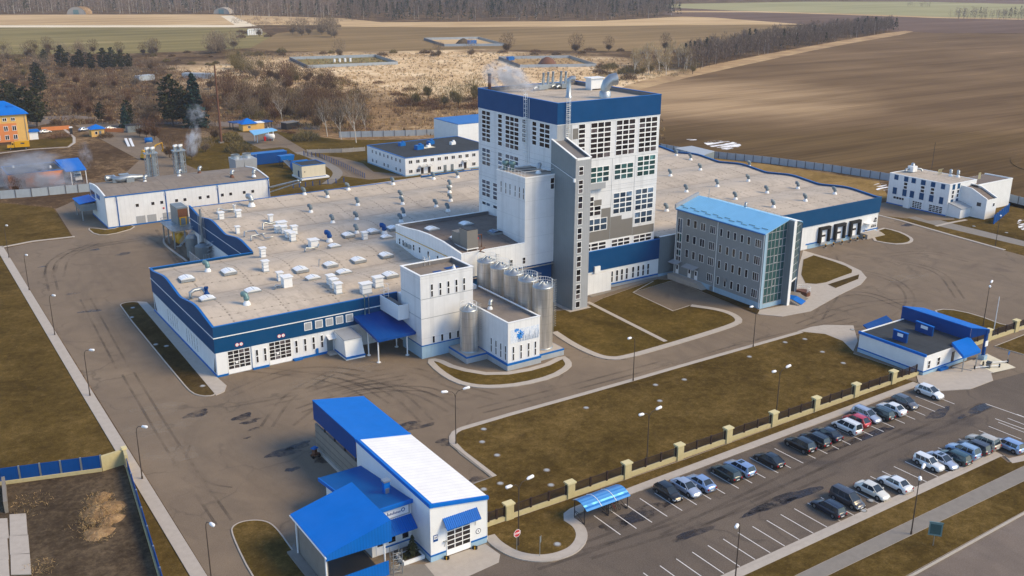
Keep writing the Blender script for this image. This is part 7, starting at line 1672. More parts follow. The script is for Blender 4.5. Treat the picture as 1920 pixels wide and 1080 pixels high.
# ================================================================ FENCES
def panel_fence(name, label, pts, h, step, mats, parent_label=None, pier=.3, thick=.12, gap=0):
    q = [P(*p) for p in pts]; t = thing(name, label, 'fence', tuple(q[0]))
    for a, c in zip(q, q[1:]):
        L = (c-a).length; n_ = max(1, int(L/step+.5)); d = (c-a)/n_; u = d.normalized(); Ff_ = Face(a, u, Vector((u.y, -u.x, 0))); s_ = L/n_
        if len(mats) == 2:
            b = MB(); bb = MB()
            for k in range(n_):
                if thick > .05: Ff_.box(b, k*s_+.1, (k+1)*s_-.1, 0, h, -thick/2, thick/2); continue
                for z in (.15, h-.1): Ff_.box(b, k*s_, (k+1)*s_, z, z+.05, -.02, .02)
                for j in range(1, 9): Ff_.box(b, k*s_+s_*j/9-.015, k*s_+s_*j/9+.015, .2, h-.1, -.012, .012)
            for k in range(n_+1): Ff_.box(bb, k*s_-.12, k*s_+.12, 0, h+.12, -pier/2, pier/2)
            b.build('panel_run', mats[0], t); (build_each(bb, 'post', mats[1], t) if n_ < 60 else bb.build('post_run', mats[1], t))
    return t
panel_fence('concrete_fence', 'grey concrete panel fence along the far edge of the ploughed field', [(1238,281),(1300,292),(1445,307),(1560,322),(1668,339)], 2.3, 3.2, ('fence_concrete', 'fence_shadow'))
panel_fence('concrete_fence', 'grey concrete panel fence behind the white two storey rear office', [(636,258),(760,255),(880,251),(900,250)], 2.3, 4.0, ('fence_concrete', 'fence_shadow'))
panel_fence('concrete_fence', 'grey concrete panel fence at right edge beyond the white workshop', [(1860,370),(1888,377),(1930,388),(1990,405)], 2.2, 3.2, ('fence_concrete', 'fence_shadow'))
panel_fence('concrete_fence', 'grey concrete panel fence below the orange garage at the left edge', [(-60,380),(0,373),(60,369),(124,363),(170,359)], 2.4, 4.5, ('fence_concrete', 'fence_shadow'))
panel_fence('concrete_fence', 'low grey concrete fence with posts between filling station and container', [(576,288),(598,287),(642,286),(684,283)], 1.4, 4, ('concrete_wall', 'concrete'))
panel_fence('mesh_fence', 'thin blue steel fence curving beside the grass behind the hall', [(570,292),(600,296),(640,312),(684,334)], 1.6, 2.0, ('fence_shadow', 'blue_dark'), thick=.02, pier=.1)
panel_fence('mesh_fence', 'short dark steel fence with blue posts in front of the cream hut', [(550,353),(573,350),(600,347),(645,342)], 1.4, 2.6, ('fence_shadow', 'blue_dark'), thick=.01, pier=.12)
panel_fence('blue_fence', 'bright blue corrugated fence by the puddle at the right edge', [(1863,420),(1890,398)], 2.4, 3, ('blue_dark', 'blue_trim'))
# field enclosures far behind
def pen(label, a, b_, c, d):
    q = [P(*p) for p in (a, b_, c, d)]; t = thing('field_enclosure', label, 'fenced plot', tuple(q[0]), 'fenced plots in the dry meadow')
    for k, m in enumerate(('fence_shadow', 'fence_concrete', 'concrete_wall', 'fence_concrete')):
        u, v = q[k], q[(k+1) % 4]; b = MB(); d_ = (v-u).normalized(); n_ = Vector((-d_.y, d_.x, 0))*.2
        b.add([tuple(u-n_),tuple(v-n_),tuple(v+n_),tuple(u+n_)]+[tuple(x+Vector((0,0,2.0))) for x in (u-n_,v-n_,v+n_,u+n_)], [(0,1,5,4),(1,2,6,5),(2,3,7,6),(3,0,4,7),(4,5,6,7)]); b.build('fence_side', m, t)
    b = MB(); b.sheet([(v.x, v.y) for v in q], .03); b.build('plot_ground', 'field_green' if 'green' in label else 'field_tan', t)
    return t, q
t, q = pen('fenced green plot with white stakes left of the tower, nearest the pines', (543,112), (577,128), (746,121), (704,107))
p = (q[0]+q[2])/2; b = MB()
for k in range(4): b.obox((p.x-6+k*4,p.y,0), 1.2, 1.2, 2.5)
build_each(b, 'stake', 'white_paint', t)
t, q = pen('fenced plot far off in the olive field with a blue box and earth heap', (795,75), (833,87), (946,86), (898,73))
p = P(885,83); b = MB(); b.obox(tuple(p), 7, 4, 3.4); b.build('blue_box', 'blue_trim', t)
p = P(869,82); b = MB(); b.lathe(p.x, p.y, [(7,0),(4,3),(1,4.5),(.1,4.6)], 10); b.build('earth_heap', 'dirt', t)
t, q = pen('fenced plot just behind the tower with brown earth heap', (935,111), (975,127), (1118,125), (1068,109))
p = P(1026,120); b = MB(); b.lathe(p.x, p.y, [(6.5,0),(4,3.4),(1,4.8),(.1,4.9)], 12); b.build('earth_heap', 'rust_metal', t)
p = P(957,113); b = MB(); b.obox(tuple(p), 5, 3, 2.6); b.build('blue_box', 'blue_trim', t)
t = thing('long_grey_sheds', 'row of long low grey sheds among shrubs left of the dark conifers', 'shed', tuple(P(275,150)))
for a, c in (((257,152),(286,149)),((345,146),(400,147))):
    u, v = P(*a), P(*c); b = MB(); ribbon(b, [(u.x,u.y),(v.x,v.y)], 2.5, 2.5, 0, 3.0); b.build('shed_block', 'fence_concrete', t)
t = thing('white_ruin', 'white columned ruin among shrubs far beyond the pines', 'ruin', tuple(P(478,66)))
for k in range(7):
    p = P(466+k*4, 66-.2*k); b = MB(); b.obox(tuple(p), 1.5, 1.5, 5); build_each(b, 'column', 'white_paint', t)
a, c = P(466,66), P(490,65); b = MB(); ribbon(b, [(a.x,a.y),(c.x,c.y)], .8, .8, 5, 5.8); b.build('beam', 'white_paint', t)

# front fence: cream base wall and pillars, brown railings
def front_fence(label, x0, x1, y, xs, first=None):
    t = thing('railing_fence', label, 'fence', (x0, y, 0))
    b = MB(); b.box(x0, x1, y-.22, y+.22, 0, .62); b.build('base_wall', 'pillar_stone', t)
    for x in xs:
        b = MB(); b.box(x-.55, x+.55, y-.38, y+.38, 0, 2.15); build_each(b, 'pillar', 'pillar_stone', t); b = MB(); b.box(x-.68, x+.68, y-.5, y+.5, 2.15, 2.35); b.build('pillar_cap', 'pillar_cap', t)
    ends = [x0]+list(xs)+[x1]
    for a, c in zip(ends, ends[1:]):
        if c-a < 1.5: continue
        a += .58; c -= .58; b = MB(); n_ = 3; s_ = (c-a)/n_
        for k in range(n_+1): b.box(a+k*s_-.11, a+k*s_+.11, y-.1, y+.1, .62, 2.0)
        for k in range(n_):
            u0, u1 = a+k*s_+.11, a+(k+1)*s_-.11
            b.box(u0, u1, y-.03, y+.03, 1.82, 1.9); b.box(u0, u1, y-.03, y+.03, .75, .83)
            m_ = max(6, int((u1-u0)/.17))
            for j in range(m_): u = u0+(u1-u0)*(j+.5)/m_; b.box(u-.035, u+.035, y-.02, y+.02, .83, 1.82)
        b.build('railing', 'iron_brown', t)
    return t
FY = P(955,975)[1]+.2
front_fence('long cream based fence with brown railings and stone pillars between lawn and car park', 53.9, 140.8, FY, [58.6+9.42*k for k in range(9)])
e = P(1858, 640); front_fence('short stretch of pillared brown railing fence right of the tall blue gate hood', 155.0, 215, P(1862,628)[1]-1.2, [156.2+9.0*k for k in range(7)])
# blue panel yard wall, bottom left
a, c, d = P(0,909), P(192,883), P(236,869)
t = thing('yard_wall', 'cream wall with bright blue corrugated panels round the dirt yard at bottom left', 'wall', tuple(c))
def wallrun(A, B, h0, h1, n_, blue=True, back=False):
    u = (B-A).normalized(); Ff_ = Face(A, u, Vector((u.y, -u.x, 0))); L = (B-A).length; s_ = L/n_
    b = MB(); Ff_.box(b, 0, L, 0, h0, -.2, .2); b.build('base_wall', 'pillar_stone', t)
    if blue:
        for k in range(n_):
            b = MB(); Ff_.box(b, k*s_+.12, (k+1)*s_-.12, h0, h1, -.04, .04); build_each(b, 'blue_panel', 'blue_dark', t); b = MB(); Ff_.box(b, (k+1)*s_-.1, (k+1)*s_+.1, h0, h1+.05, -.1, .1); build_each(b, 'post', 'galvanised', t)
A0 = a+(a-c)*1.2
wallrun(A0, c, .5, 2.35, 11); wallrun(c, d, 2.2, 2.2, 1, False)
e = P(301, 1085); f2 = e+(e-d)*.5; u = (e-d).normalized()
wallrun(d, d+u*2.2, 2.3, 2.3, 1, False); wallrun(d+u*2.2, f2, .55, 1.9, 9)
b = MB(); b.box(d.x-.35, d.x+.35, d.y-.35, d.y+.35, 2.2, 2.5); b.build('coping', 'pillar_cap', t)
b = MB(); b.sheet([(A0.x, A0.y-.3), (c.x, c.y-.3), (d.x-.3, d.y-.3), (f2.x-.3, f2.y), (A0.x, f2.y)], .03); struct('dirt_yard', b, 'dirt')
for x0, y0, x1, y1 in ((18,966,49,1005),(18,1006,53,1040),(20,1041,56,1078),(-25,975,14,1010),(-25,1012,14,1050),(-25,1052,16,1095)):
    b = MB(); b.prism(pp((x0,y0),(x1,y0-2),(x1+3,y1),(x0+1,y1+1)), .02, .12); struct('concrete_slab', b, 'concrete')
p = P(10,920); t = thing('guard_hut_wall', 'short dark concrete wall stub at the left edge of the dirt yard', 'wall', (p.x, p.y, 0))
b = MB(); a, c = P(9,914), P(13,962); ribbon(b, [(a.x,a.y),(c.x,c.y)], .2, .2, 0, 1.6); b.build('panel', 'concrete_dark', t)

# ================================================================ STREET LAMPS
def lamp_proto(name, label, h, arms, group):
    t = thing(name, label, 'street lamp', (0, 0, 0), group)
    b = MB(); b.tube([(0,0,0),(0,0,h*.55),(0,0,h*.9)], [.085,.065,.05], 8); b.cyl(0, 0, 0, .5, .12, n=8); b.build('pole', 'lamp_post', t)
    for a in arms:
        c, s = math.cos(a), math.sin(a)
        b = MB(); b.tube([(0,0,h*.88),(.12*c,.12*s,h*.96),(.5*c,.5*s,h*1.01),(1.3*c,1.3*s,h*1.03)], .045, 6); b.build('arm', 'lamp_post', t)
        b = MB(); b.tube([(1.15*c,1.15*s,h*1.025),(1.4*c,1.4*s,h*1.035),(2.05*c,2.05*s,h*1.045),(2.15*c,2.15*s,h*1.045)], [.10,.2,.2,.08], 8); b.build('lamp_head', 'sign_white', t)
    return t
def rt_angle(px, py, hx, hy, h):
    f_, q = P(px, py), P(hx, hy, h); return math.atan2(q.y-f_.y, q.x-f_.x)
SL = [((55,545),(64,487),'single arm lamp at the far bend of the left kerb'),((103,629),(115,560),'single arm lamp on the left kerb, second from the bend'),((169,743),(181,659),'single arm lamp on the left kerb beside the open grass'),
      ((267,899),(283,805),'single arm lamp beside the corner of the blue panel wall'),((397,1092),(419,1004),'single arm lamp next to the rounded grass island near the gatehouse'),((17,484),(23,428),'single arm lamp at the left picture edge by the far grass corner'),
      ((1187,715),(1177,637),'single arm lamp between main road and big front lawn'),((1412,651),(1405,578),'single arm lamp on the road below the grey office'),((1866,462),(1877,413),'single arm lamp on the verge in front of the workshop'),((1378,1092),(1352,1048),'single arm lamp at the bottom end of the empty parking bays')]
proto = None
for f_, h_, lb in SL:
    p = P(*f_); ang = rt_angle(*f_, *h_, 8.0); H_ = 7.8
    if proto is None: proto = lamp_proto('street_lamp', lb, H_, [0.0], 'single arm street lamps'); proto.location = p; proto.rotation_euler = (0, 0, ang)
    else: dup(proto, p, ang, lb)
DL = [((855,833),(843,739),'double arm lamp at the left tip of the big front lawn'),((1212,877),(1202,784),'double arm lamp behind the fence near the bicycle shelter'),((1454,789),(1446,705),'double arm lamp behind the fence halfway along the car park'),
      ((972,1023),(956,919),'double arm lamp behind the stop sign'),((1843,612),(1856,569),'double arm lamp beside the tall blue gate hood'),((1708,1003),(1722,959),'double arm lamp between lower verge and footpath')]
proto2 = None
for f_, h_, lb in DL:
    p = P(*f_); ang = rt_angle(*f_, *h_, 8.0)
    if proto2 is None: proto2 = lamp_proto('street_lamp', lb, 8.2, [0.0, math.pi*.94], 'double arm street lamps'); proto2.location = p; proto2.rotation_euler = (0, 0, ang)
    else: dup(proto2, p, ang, lb)
p = P(1862,628); t = thing('flagpole', 'bare white flagpole beside the tall blue gate hood', 'flagpole', tuple(p)); b = MB(); b.tube([(p.x,p.y,0),(p.x,p.y,7.5)], [.10,.05], 8); b.build('pole', 'white_paint', t); b = MB(); b.cyl(p.x, p.y, 0, .4, .25, n=8); b.build('foot', 'concrete', t)
p = P(415, 268); t = thing('tall_mast', 'tall bare brown mast behind the cooling tower', 'mast', tuple(p)); b = MB(); b.tube([(p.x,p.y,0),(p.x,p.y,29)], [.5,.28], 8); b.build('pole', 'rust_metal', t); b = MB(); b.box(p.x-.8, p.x+.8, p.y-.8, p.y+.8, 0, .5); b.build('foot', 'concrete_dark', t)

# ================================================================ SIGNS
def post_sign(name, label, cat, foot, h, build, rz):
    p = P(*foot); t = thing(name, label, cat, tuple(p)); b = MB(); b.tube([(p.x,p.y,0),(p.x,p.y,h)], .04, 6); build_each(b, 'post', 'galvanised', t)
    build(t, p, Face(p, (math.cos(rz), math.sin(rz), 0), (math.sin(rz), -math.cos(rz), 0))); return t
def stop_face(t, p, F):
    b = MB()
    for r, d, m_ in ((.52, .05, 0), (.46, .056, 1)): b.poly([F.pt(r*math.cos(math.pi/8+math.pi*k/4), 2.45+r*math.sin(math.pi/8+math.pi*k/4), d) for k in range(8)], m_)
    b.poly([F.pt(.52*math.cos(-math.pi/8-math.pi*k/4), 2.45+.52*math.sin(-math.pi/8-math.pi*k/4), .045) for k in range(8)], 2); b.build('plate', ['sign_white', 'red_paint', 'galvanised'], t)
    text3d('STOP', .34, F, 0, 2.44, .062, 'sign_white', t, 'lettering', bold=.012)
post_sign('stop_sign', 'red octagonal STOP sign on a thin post in the grass', 'stop sign', (969,1034), 3.0, stop_face, R(4))
def back_face(t, p, F):
    b = MB(); F.box(b, -.33, .33, 1.9, 2.7, .04, .07); b.build('plate', 'grey_metal', t)
post_sign('road_sign', 'small grey sign seen from behind right of the stop sign', 'road sign', (1012,1044), 2.7, back_face, R(40))
def board_face(t, p, F):
    b = MB(); F.box(b, -.75, .75, 1.5, 3.2, .05, .13); F.box(b, -.8, .8, 3.2, 3.28, .03, .15); b.build('plate', 'teal_metal', t); b = MB(); F.box(b, -.6, .6, 1.7, 3.0, .13, .14); b.build('panel', 'glass_teal', t)
post_sign('notice_board', 'dark teal board on a post in the lower verge by the footpath', 'sign', (1749,1024), 3.2, board_face, R(-50))
def blue_face(t, p, F):
    b = MB(); F.box(b, -.3, .3, 1.6, 2.2, .04, .07); b.build('plate', 'blue_trim', t)
post_sign('road_sign', 'small blue square sign beside the chain of posts at the east gatehouse', 'road sign', (1888,681), 2.2, blue_face, R(10))
for i, (x, y) in enumerate(((1850,692),(1866,684))):
    p = P(x, y); t = thing('barrier_rail', 'low black and white barrier rail %s' % ('in front of the gatehouse pavement' if i == 0 else 'on the gatehouse driveway'), 'barrier', tuple(p))
    b = MB(); b.tube([(p.x-2.2,p.y+.9,.5),(p.x+2.2,p.y-.9,.5)], .07, 6); b.build('rail', 'white_paint', t); b = MB(); b.box(p.x-2.3, p.x-2.1, p.y+.8, p.y+1, 0, .8); b.box(p.x+2.1, p.x+2.3, p.y-1, p.y-.8, 0, .8); build_each(b, 'post', 'dark_metal', t)
p = P(1853,690); t = thing('litter_bin', 'small grey box bin on the gatehouse pavement', 'bin', tuple(p)); b = MB(); b.obox(tuple(p), .9, .7, 1.0, .3); b.build('body', 'grey_panel', t); b = MB(); b.obox((p.x,p.y,1.0), 1.0, .8, .12, .3); b.build('lid', 'dark_metal', t)

# ================================================================ BICYCLE SHELTER
sy = UPY+.4; sx0 = P(1097,960,2.2)[0]+.35; sx1 = sx0+6.9
t = thing('bicycle_shelter', 'arched translucent blue bicycle shelter on thin black frame by the parking kerb', 'bicycle shelter', ((sx0+sx1)/2, sy-1, 0))
b = MB(); n_ = 12; arc = [(sy+1.0-3.0*k/n_, 1.95+.95*math.sin(math.pi*(.18+.70*k/n_))-.25) for k in range(n_+1)]
for k in range(n_):
    (ya, za), (yb, zb) = arc[k], arc[k+1]; b.add([(sx0,ya,za),(sx1,ya,za),(sx1,yb,zb),(sx0,yb,zb),(sx0,ya,za+.03),(sx1,ya,za+.03),(sx1,yb,zb+.03),(sx0,yb,zb+.03)], [(0,3,2,1)][::-1], 0, True); b.add([(sx0,ya,za+.03),(sx1,ya,za+.03),(sx1,yb,zb+.03),(sx0,yb,zb+.03)], [(3,2,1,0)], 0, True)
b.build('roof', 'polycarbonate', t)
b = MB()
for x in (sx0+2.3, sx0+4.6): b.tube([(x,ya,za+.05) for ya, za in arc], .05, 5)
build_each(b, 'roof_rib', 'white_trim', t)
b = MB()
for x in (sx0+.05, sx0+3.8, sx1-.05):
    b.tube([(x,ya,za-.03) for ya, za in arc], .05, 5); b.tube([(x,arc[2][0],0),(x,arc[2][0],arc[2][1])], .06, 6); b.tube([(x,arc[10][0],0),(x,arc[10][0],arc[10][1])], .06, 6)
    b.tube([(x,arc[2][0],.9),(x,arc[10][0],.05)], .04, 5); b.tube([(x,arc[2][0],1.0),(x,arc[7][0],1.0)], .04, 5); b.tube([(x,arc[10][0],.05),(x,arc[5][0],.05)], .04, 5)
for k in (2, 10): b.tube([(sx0,arc[k][0],arc[k][1]-.05),(sx1,arc[k][0],arc[k][1]-.05)], .05, 5)
b.build('frame', 'dark_metal', t)
def bike(x, y, rz, label, col):
    t = thing('bicycle', label, 'bicycle', (x, y, 0), 'bicycles under the shelter', rz); o = Vector((x, y, 0))
    for dx in (-.52, .52):
        b = MB(); b.tube([(x+dx+.33*math.cos(a*.5236), y, .34+.33*math.sin(a*.5236)) for a in range(13)], .03, 4)
        for a in range(6): b.tube([(x+dx, y, .34), (x+dx+.32*math.cos(a*1.047), y, .34+.32*math.sin(a*1.047))], .008, 3)
        b.build('wheel', 'black_rubber', t)
    b = MB(); b.tube([(x-.52,y,.34),(x-.05,y,.36),(x+.38,y,.82),(x-.15,y,.78),(x-.05,y,.36)], .022, 4); b.tube([(x-.52,y,.34),(x-.15,y,.78),(x-.18,y,.92)], .02, 4); b.tube([(x+.52,y,.34),(x+.38,y,.82),(x+.34,y,1.0)], .022, 4); b.build('frame', col, t)
    b = MB(); b.tube([(x+.34,y-.26,1.03),(x+.34,y+.26,1.03)], .02, 4); b.build('handlebar', 'dark_metal', t); b = MB(); b.obox((x-.18,y,.92), .26, .13, .07); build_each(b, 'saddle', 'black_rubber', t)
for k, (lb, m_) in enumerate((('dark bicycle nearest the right end frame of the shelter', 'dark_metal'), ('red framed bicycle second from the shelter right end', 'red_paint'), ('silver bicycle in the middle of the shelter rack', 'galvanised'), ('black bicycle left of the silver one in the rack', 'black_rubber'))):
    bike(sx1-1.0-k*.6, sy-.6, R(84), lb, m_)
# ================================================================ VEHICLES
def paint(name, col, metal=0.25, rough=0.28):
    n = N(name); n.b.inputs['Base Color'].default_value = (*col, 1); n.b.inputs['Coat Weight'].default_value = 0.6; n.b.inputs['Coat Roughness'].default_value = 0.08
    return n.done(rough, metal, 0.5)
for k, c in dict(p_black=(20,21,24), p_dkblue=(26,32,48), p_green=(30,46,44), p_teal=(34,62,64), p_grey=(84,86,92), p_silver=(176,184,198), p_white=(226,226,224), p_bluesilver=(150,172,204), p_red=(186,28,48), p_beige=(186,176,158), p_dkgrey=(58,56,60), p_offwhite=(216,212,200), p_yellow=(226,168,24), p_ltblue=(138,166,196)).items():
    paint(k, lin(*c), 0.5 if 'silver' in k else 0.15)
simple('lamp_glass', lin(225, 228, 230), 0.1, var=0.03); simple('tail_red', lin(150, 14, 24), 0.2, var=0.05); simple('plate_white', lin(225, 225, 225), 0.4, var=0.02); simple('rim', lin(150, 152, 156), 0.3, 0.8, var=0.05)
CAR = {  # length, width, ground clearance, hood height, belt height, roof height, (rear base, roof rear, roof front, windscreen base), boot height, nose drop
 'sedan':   (4.55, 1.76, .20, .86, .94, 1.43, (-1.72, -1.08, .32, 1.12), .98, .22),
 'wagon':   (4.60, 1.76, .20, .86, .94, 1.47, (-2.17, -1.92, .32, 1.12), .94, .22),
 'hatch':   (4.15, 1.72, .20, .86, .94, 1.46, (-1.98, -1.42, .30, 1.14), .95, .22),
 'fastback':(4.50, 1.76, .20, .84, .92, 1.42, (-2.05, -1.02, .26, 1.10), .96, .22),
 'suv':     (4.62, 1.86, .28, 1.04, 1.12, 1.72, (-2.18, -1.86, .22, 1.06), 1.10, .18),
 'crossover':(4.40, 1.82, .26, 1.00, 1.08, 1.62, (-2.05, -1.55, .26, 1.16), 1.06, .26),
 'boxwagon':(4.15, 1.62, .22, .88, .93, 1.46, (-1.98, -1.84, .22, .86), .93, .06),
 'minivan': (4.55, 1.78, .22, .92, 1.00, 1.68, (-2.18, -2.00, .55, 1.42), 1.0, .26),
}
def loft(mb, st, mi=0):
    n = len(st[0]); v = [p for s in st for p in s]; f = []
    for i in range(len(st)-1):
        for k in range(n): f.append((i*n+k, i*n+(k+1) % n, (i+1)*n+(k+1) % n, (i+1)*n+k))
    mb.add(v, f, mi, True); mb.add(st[0], [tuple(range(n-1, -1, -1))], mi); mb.add(st[-1], [tuple(range(n))], mi)
def build_car(name, label, kind, pm, loc, rz, group='cars in the car park', rails=False, sunroof=False):
    L, W, gc, hh, bh, rh, (rb, rr, rf, wb), bt, drop = CAR[kind]; h = L/2; w = W/2
    t = thing(name, label, 'car', (0, 0, 0), group)
    xs = [(-h, .52+gc-.2, .82, bt-.34), (-h+.06, 0, .90, bt-.16), (-h+.16, 0, .95, bt-.04), (-h+.4, 0, .985, bt), (rb+.25, 0, 1, bt), (-.6, 0, 1, bh), (.3, 0, 1, bh), (wb-.15, 0, 1, bh-.01), (wb+.1, 0, .99, hh+.03), (h-.75, 0, .975, hh-drop*.35), (h-.3, 0, .93, hh-drop*.75), (h-.1, 0, .87, hh-drop-.08), (h, .4, .76, hh-drop-.24)]
    st = []
    for x, zb_, ws, zt in xs:
        y = w*ws; z0 = gc if not zb_ else max(gc, zb_-.1)
        st.append([(x,-y*.9,z0),(x,-y,z0+.14),(x,-y,zt-.26),(x,-y*.985,zt-.10),(x,-y*.90,zt-.01),(x,-y*.4,zt+.025),(x,y*.4,zt+.025),(x,y*.90,zt-.01),(x,y*.985,zt-.10),(x,y,zt-.26),(x,y,z0+.14),(x,y*.9,z0)])
    b = MB(); loft(b, st)
    # roof skin with crown, pillars
    wt, wbs = w*.70, w*.90
    g = 4; rows = []
    for i in range(g+1):
        x = rr+(rf-rr)*i/g; cr = .05*math.sin(math.pi*i/g); rows.append([(x, wt*s, rh+cr*.6+(.035*(1-s*s))) for s in (-1, -.5, 0, .5, 1)])
    v = [p for r_ in rows for p in r_]; f = [(i*5+k, (i+1)*5+k, (i+1)*5+k+1, i*5+k+1) for i in range(g) for k in range(4)]; b.add(v, f, 0, True)
    for s in (-1, 1):
        q = [(rb,s*wbs*.97,bt-.02),(rr-.02,s*wt,rh),(rf+.02,s*wt,rh),(wb,s*wbs*.97,bh-.02)]
        b.tube([q[0], q[1]], [.06,.05], 5); b.tube([q[1], q[2]], .04, 5); b.tube([q[2], q[3]], [.04,.05], 5)
        for fx in ((.52,) if kind in ('sedan','hatch','fastback') else (.38,.66)):
            xb, xt = rb+(wb-rb)*fx, rr+(rf-rr)*(fx+.06); b.tube([(xb,s*wbs,bh-.02),(xt,s*(wt+.01),rh-.01)], .035, 4)
        k = .16 if kind in ('sedan','fastback') else .12   # rear quarter panel
        d = .012; b.add([(rb,s*(wbs+d),bt-.02),(rb+(wb-rb)*k*1.25,s*(wbs+d),bt-.02),(rr+(rf-rr)*k*.45,s*(wt+d),rh-.01),(rr-.02,s*(wt+d),rh)], [(0,1,2,3) if s < 0 else (3,2,1,0)])
    b.build('body', pm, t)
    b = MB(); A = [(rb,-wbs,bt-.03),(rb,wbs,bt-.03),(wb,wbs,bh-.03),(wb,-wbs,bh-.03),(rr,-wt,rh-.005),(rr,wt,rh-.005),(rf,wt,rh-.005),(rf,-wt,rh-.005)]
    b.add(A, [(0,4,5,1),(2,6,7,3),(1,5,6,2),(3,7,4,0)]); b.build('windows', 'car_glass', t)
    if sunroof: b = MB(); b.box(-.55, .1, -.4, .4, rh+.06, rh+.075); b.build('sunroof', 'car_glass', t)
    if rails:
        b = MB()
        for s in (-1, 1): b.tube([(rr+.05,s*wt*.92,rh+.05),(rr+.15,s*wt*.92,rh+.10),(rf-.25,s*wt*.92,rh+.11),(rf-.15,s*wt*.92,rh+.05)], .022, 4)
        b.build('roof_rails', 'rim', t)
    wr = .33 if kind not in ('suv','crossover') else .37
    for x in (-h+.85, h-.88):
        for s in (-1, 1):
            y = s*(w-.10)
            b = MB(); b.tube([(x,y-.11,wr),(x,y+.11,wr)], wr, 14); b.poly([(x+(wr+.06)*math.cos(a), s*(w*1.002+.004), wr+.02+(wr+.06)*math.sin(a)) for a in [math.pi*q/8 for q in range(9)]][::-s]); k_ = b.build('wheel', 'black_rubber', t)
            b = MB(); b.tube([(x,y+s*.08,wr),(x,y+s*.122,wr)], wr*.62, 10); b.build('rim', 'rim', k_)
    for s in (-1, 1):
        b = MB(); b.add([(h-.30,s*w*.92,hh-drop-.06),(h-.02,s*w*.60,hh-drop-.14),(h-.02,s*w*.60,hh-drop-.28),(h-.12,s*w*.88,hh-drop-.24),(h-.34,s*w*.945,hh-drop-.18)], [(0,1,2,3,4)]); v0 = b.v[:]; b.v = [(x+.03,y*1.015,z+.02) for x, y, z in b.v]; b.build('headlight', 'lamp_glass', t)
        b = MB(); zt = bt-.10; b.box(-h-.012, -h+.1, s*w*.62, s*w*.90, zt-.30, zt-.08); b.build('taillight', 'tail_red', t)
        b = MB(); b.obox((wb-.28, s*(w+.09), bh), .12, .2, .15); b.build('mirror', pm, t)
    b = MB(); b.box(h-.02, h+.015, -.26, .26, gc+.12, gc+.24); b.box(-h-.015, -h+.02, -.26, .26, gc+.22, gc+.34); b.build('number_plate', 'plate_white', t)
    b = MB(); b.box(h-.06, h-.005, -w*.42, w*.42, hh-drop-.34, hh-drop-.22); b.box(-h-.02, h-.3, -w*1.0-.006, -w*.99, gc+.02, gc+.12); b.box(-h+.3, h-.3, w*.99, w+.006, gc+.02, gc+.12); b.build('dark_trim', 'dark_metal', t)
    t.location = loc; t.rotation_euler = (0, 0, rz); return t
FRONT, REAR = R(-90), R(90)
def bayx(px, py): return P(px, py, .75)
CARS = [ # photo centre, kind, paint, heading, label, extras
 (1253,920,'hatch','p_black',FRONT,'black hatchback facing the lane, nearest the bicycle shelter',{}),
 (1286,911,'sedan','p_silver',FRONT,'silver saloon facing the lane, between black hatchback and silver saloon',{}),
 (1313,902,'sedan','p_bluesilver',REAR,'pale blue silver saloon with its boot towards the lane, third from the shelter',{}),
 (1361,883,'wagon','p_green',REAR,'dark green estate car with its tail towards the lane, beside an empty bay',{}),
 (1387,874,'wagon','p_bluesilver',REAR,'silver blue estate car with dark sunroof, right of the dark green estate',{'sunroof':True}),
 (1442,859,'fastback','p_black',REAR,'lone black fastback standing between two empty bays',{}),
 (1500,832,'suv','p_black',REAR,'black off-roader at the left end of three black vehicles',{}),
 (1528,821,'wagon','p_black',REAR,'black estate in the middle of the three black vehicles',{'rails':True}),
 (1551,811,'sedan','p_dkblue',REAR,'blue-black saloon beside the silver people carrier',{}),
 (1588,798,'minivan','p_white',REAR,'white silver people carrier parked left of the red car',{'rails':True}),
 (1606,786,'hatch','p_red',REAR,'bright red hatchback, the only red car',{}),
 (1625,776,'wagon','p_silver',FRONT,'silver estate facing the lane, right of the red car',{'rails':True}),
 (1649,772,'wagon','p_green',REAR,'dark green estate with silver roof rails, right of the silver estate',{'rails':True}),
 (1672,764,'sedan','p_white',REAR,'white saloon next to the blue-grey hatchback',{}),
 (1697,752,'hatch','p_grey',FRONT,'blue-grey hatchback facing the lane with bright bonnet',{}),
 (1743,734,'crossover','p_white',FRONT,'white crossover at the gatehouse end of the upper row',{}),
 (1553,949,'wagon','p_dkblue',REAR,'very dark estate at the left end of the lower row',{'rails':True}),
 (1589,933,'minivan','p_dkgrey',FRONT,'dark grey boxy people carrier, second in the lower row',{}),
 (1636,917,'sedan','p_offwhite',FRONT,'cream white saloon facing the kerb in the lower row',{}),
 (1678,904,'sedan','p_white',REAR,'white saloon with its boot towards the kerb in the lower row',{}),
 (1742,866,'boxwagon','p_white',FRONT,'old angular white estate car in the lower row',{}),
 (1766,861,'sedan','p_silver',FRONT,'silver saloon with sunroof, right of the old white estate',{'sunroof':True}),
 (1789,854,'wagon','p_teal',REAR,'dark teal estate car in the lower row',{}),
 (1806,844,'suv','p_ltblue',REAR,'light blue silver off-roader beside the teal estate',{'rails':True}),
 (1827,835,'wagon','p_dkgrey',REAR,'dark grey estate beside the beige off-roader',{'rails':True}),
 (1843,827,'suv','p_beige',REAR,'beige off-roader in the lower row',{}),
 (1889,832,'wagon','p_bluesilver',REAR,'silver blue estate at the right end of the lower row beside the kerb notch',{}),
]
for px, py, kd, pm, hd, lb, ex in CARS:
    p = bayx(px, py); build_car('parked_car', lb, kd, pm, (p.x, p.y, .011), hd+random.uniform(-.03, .03), **ex)
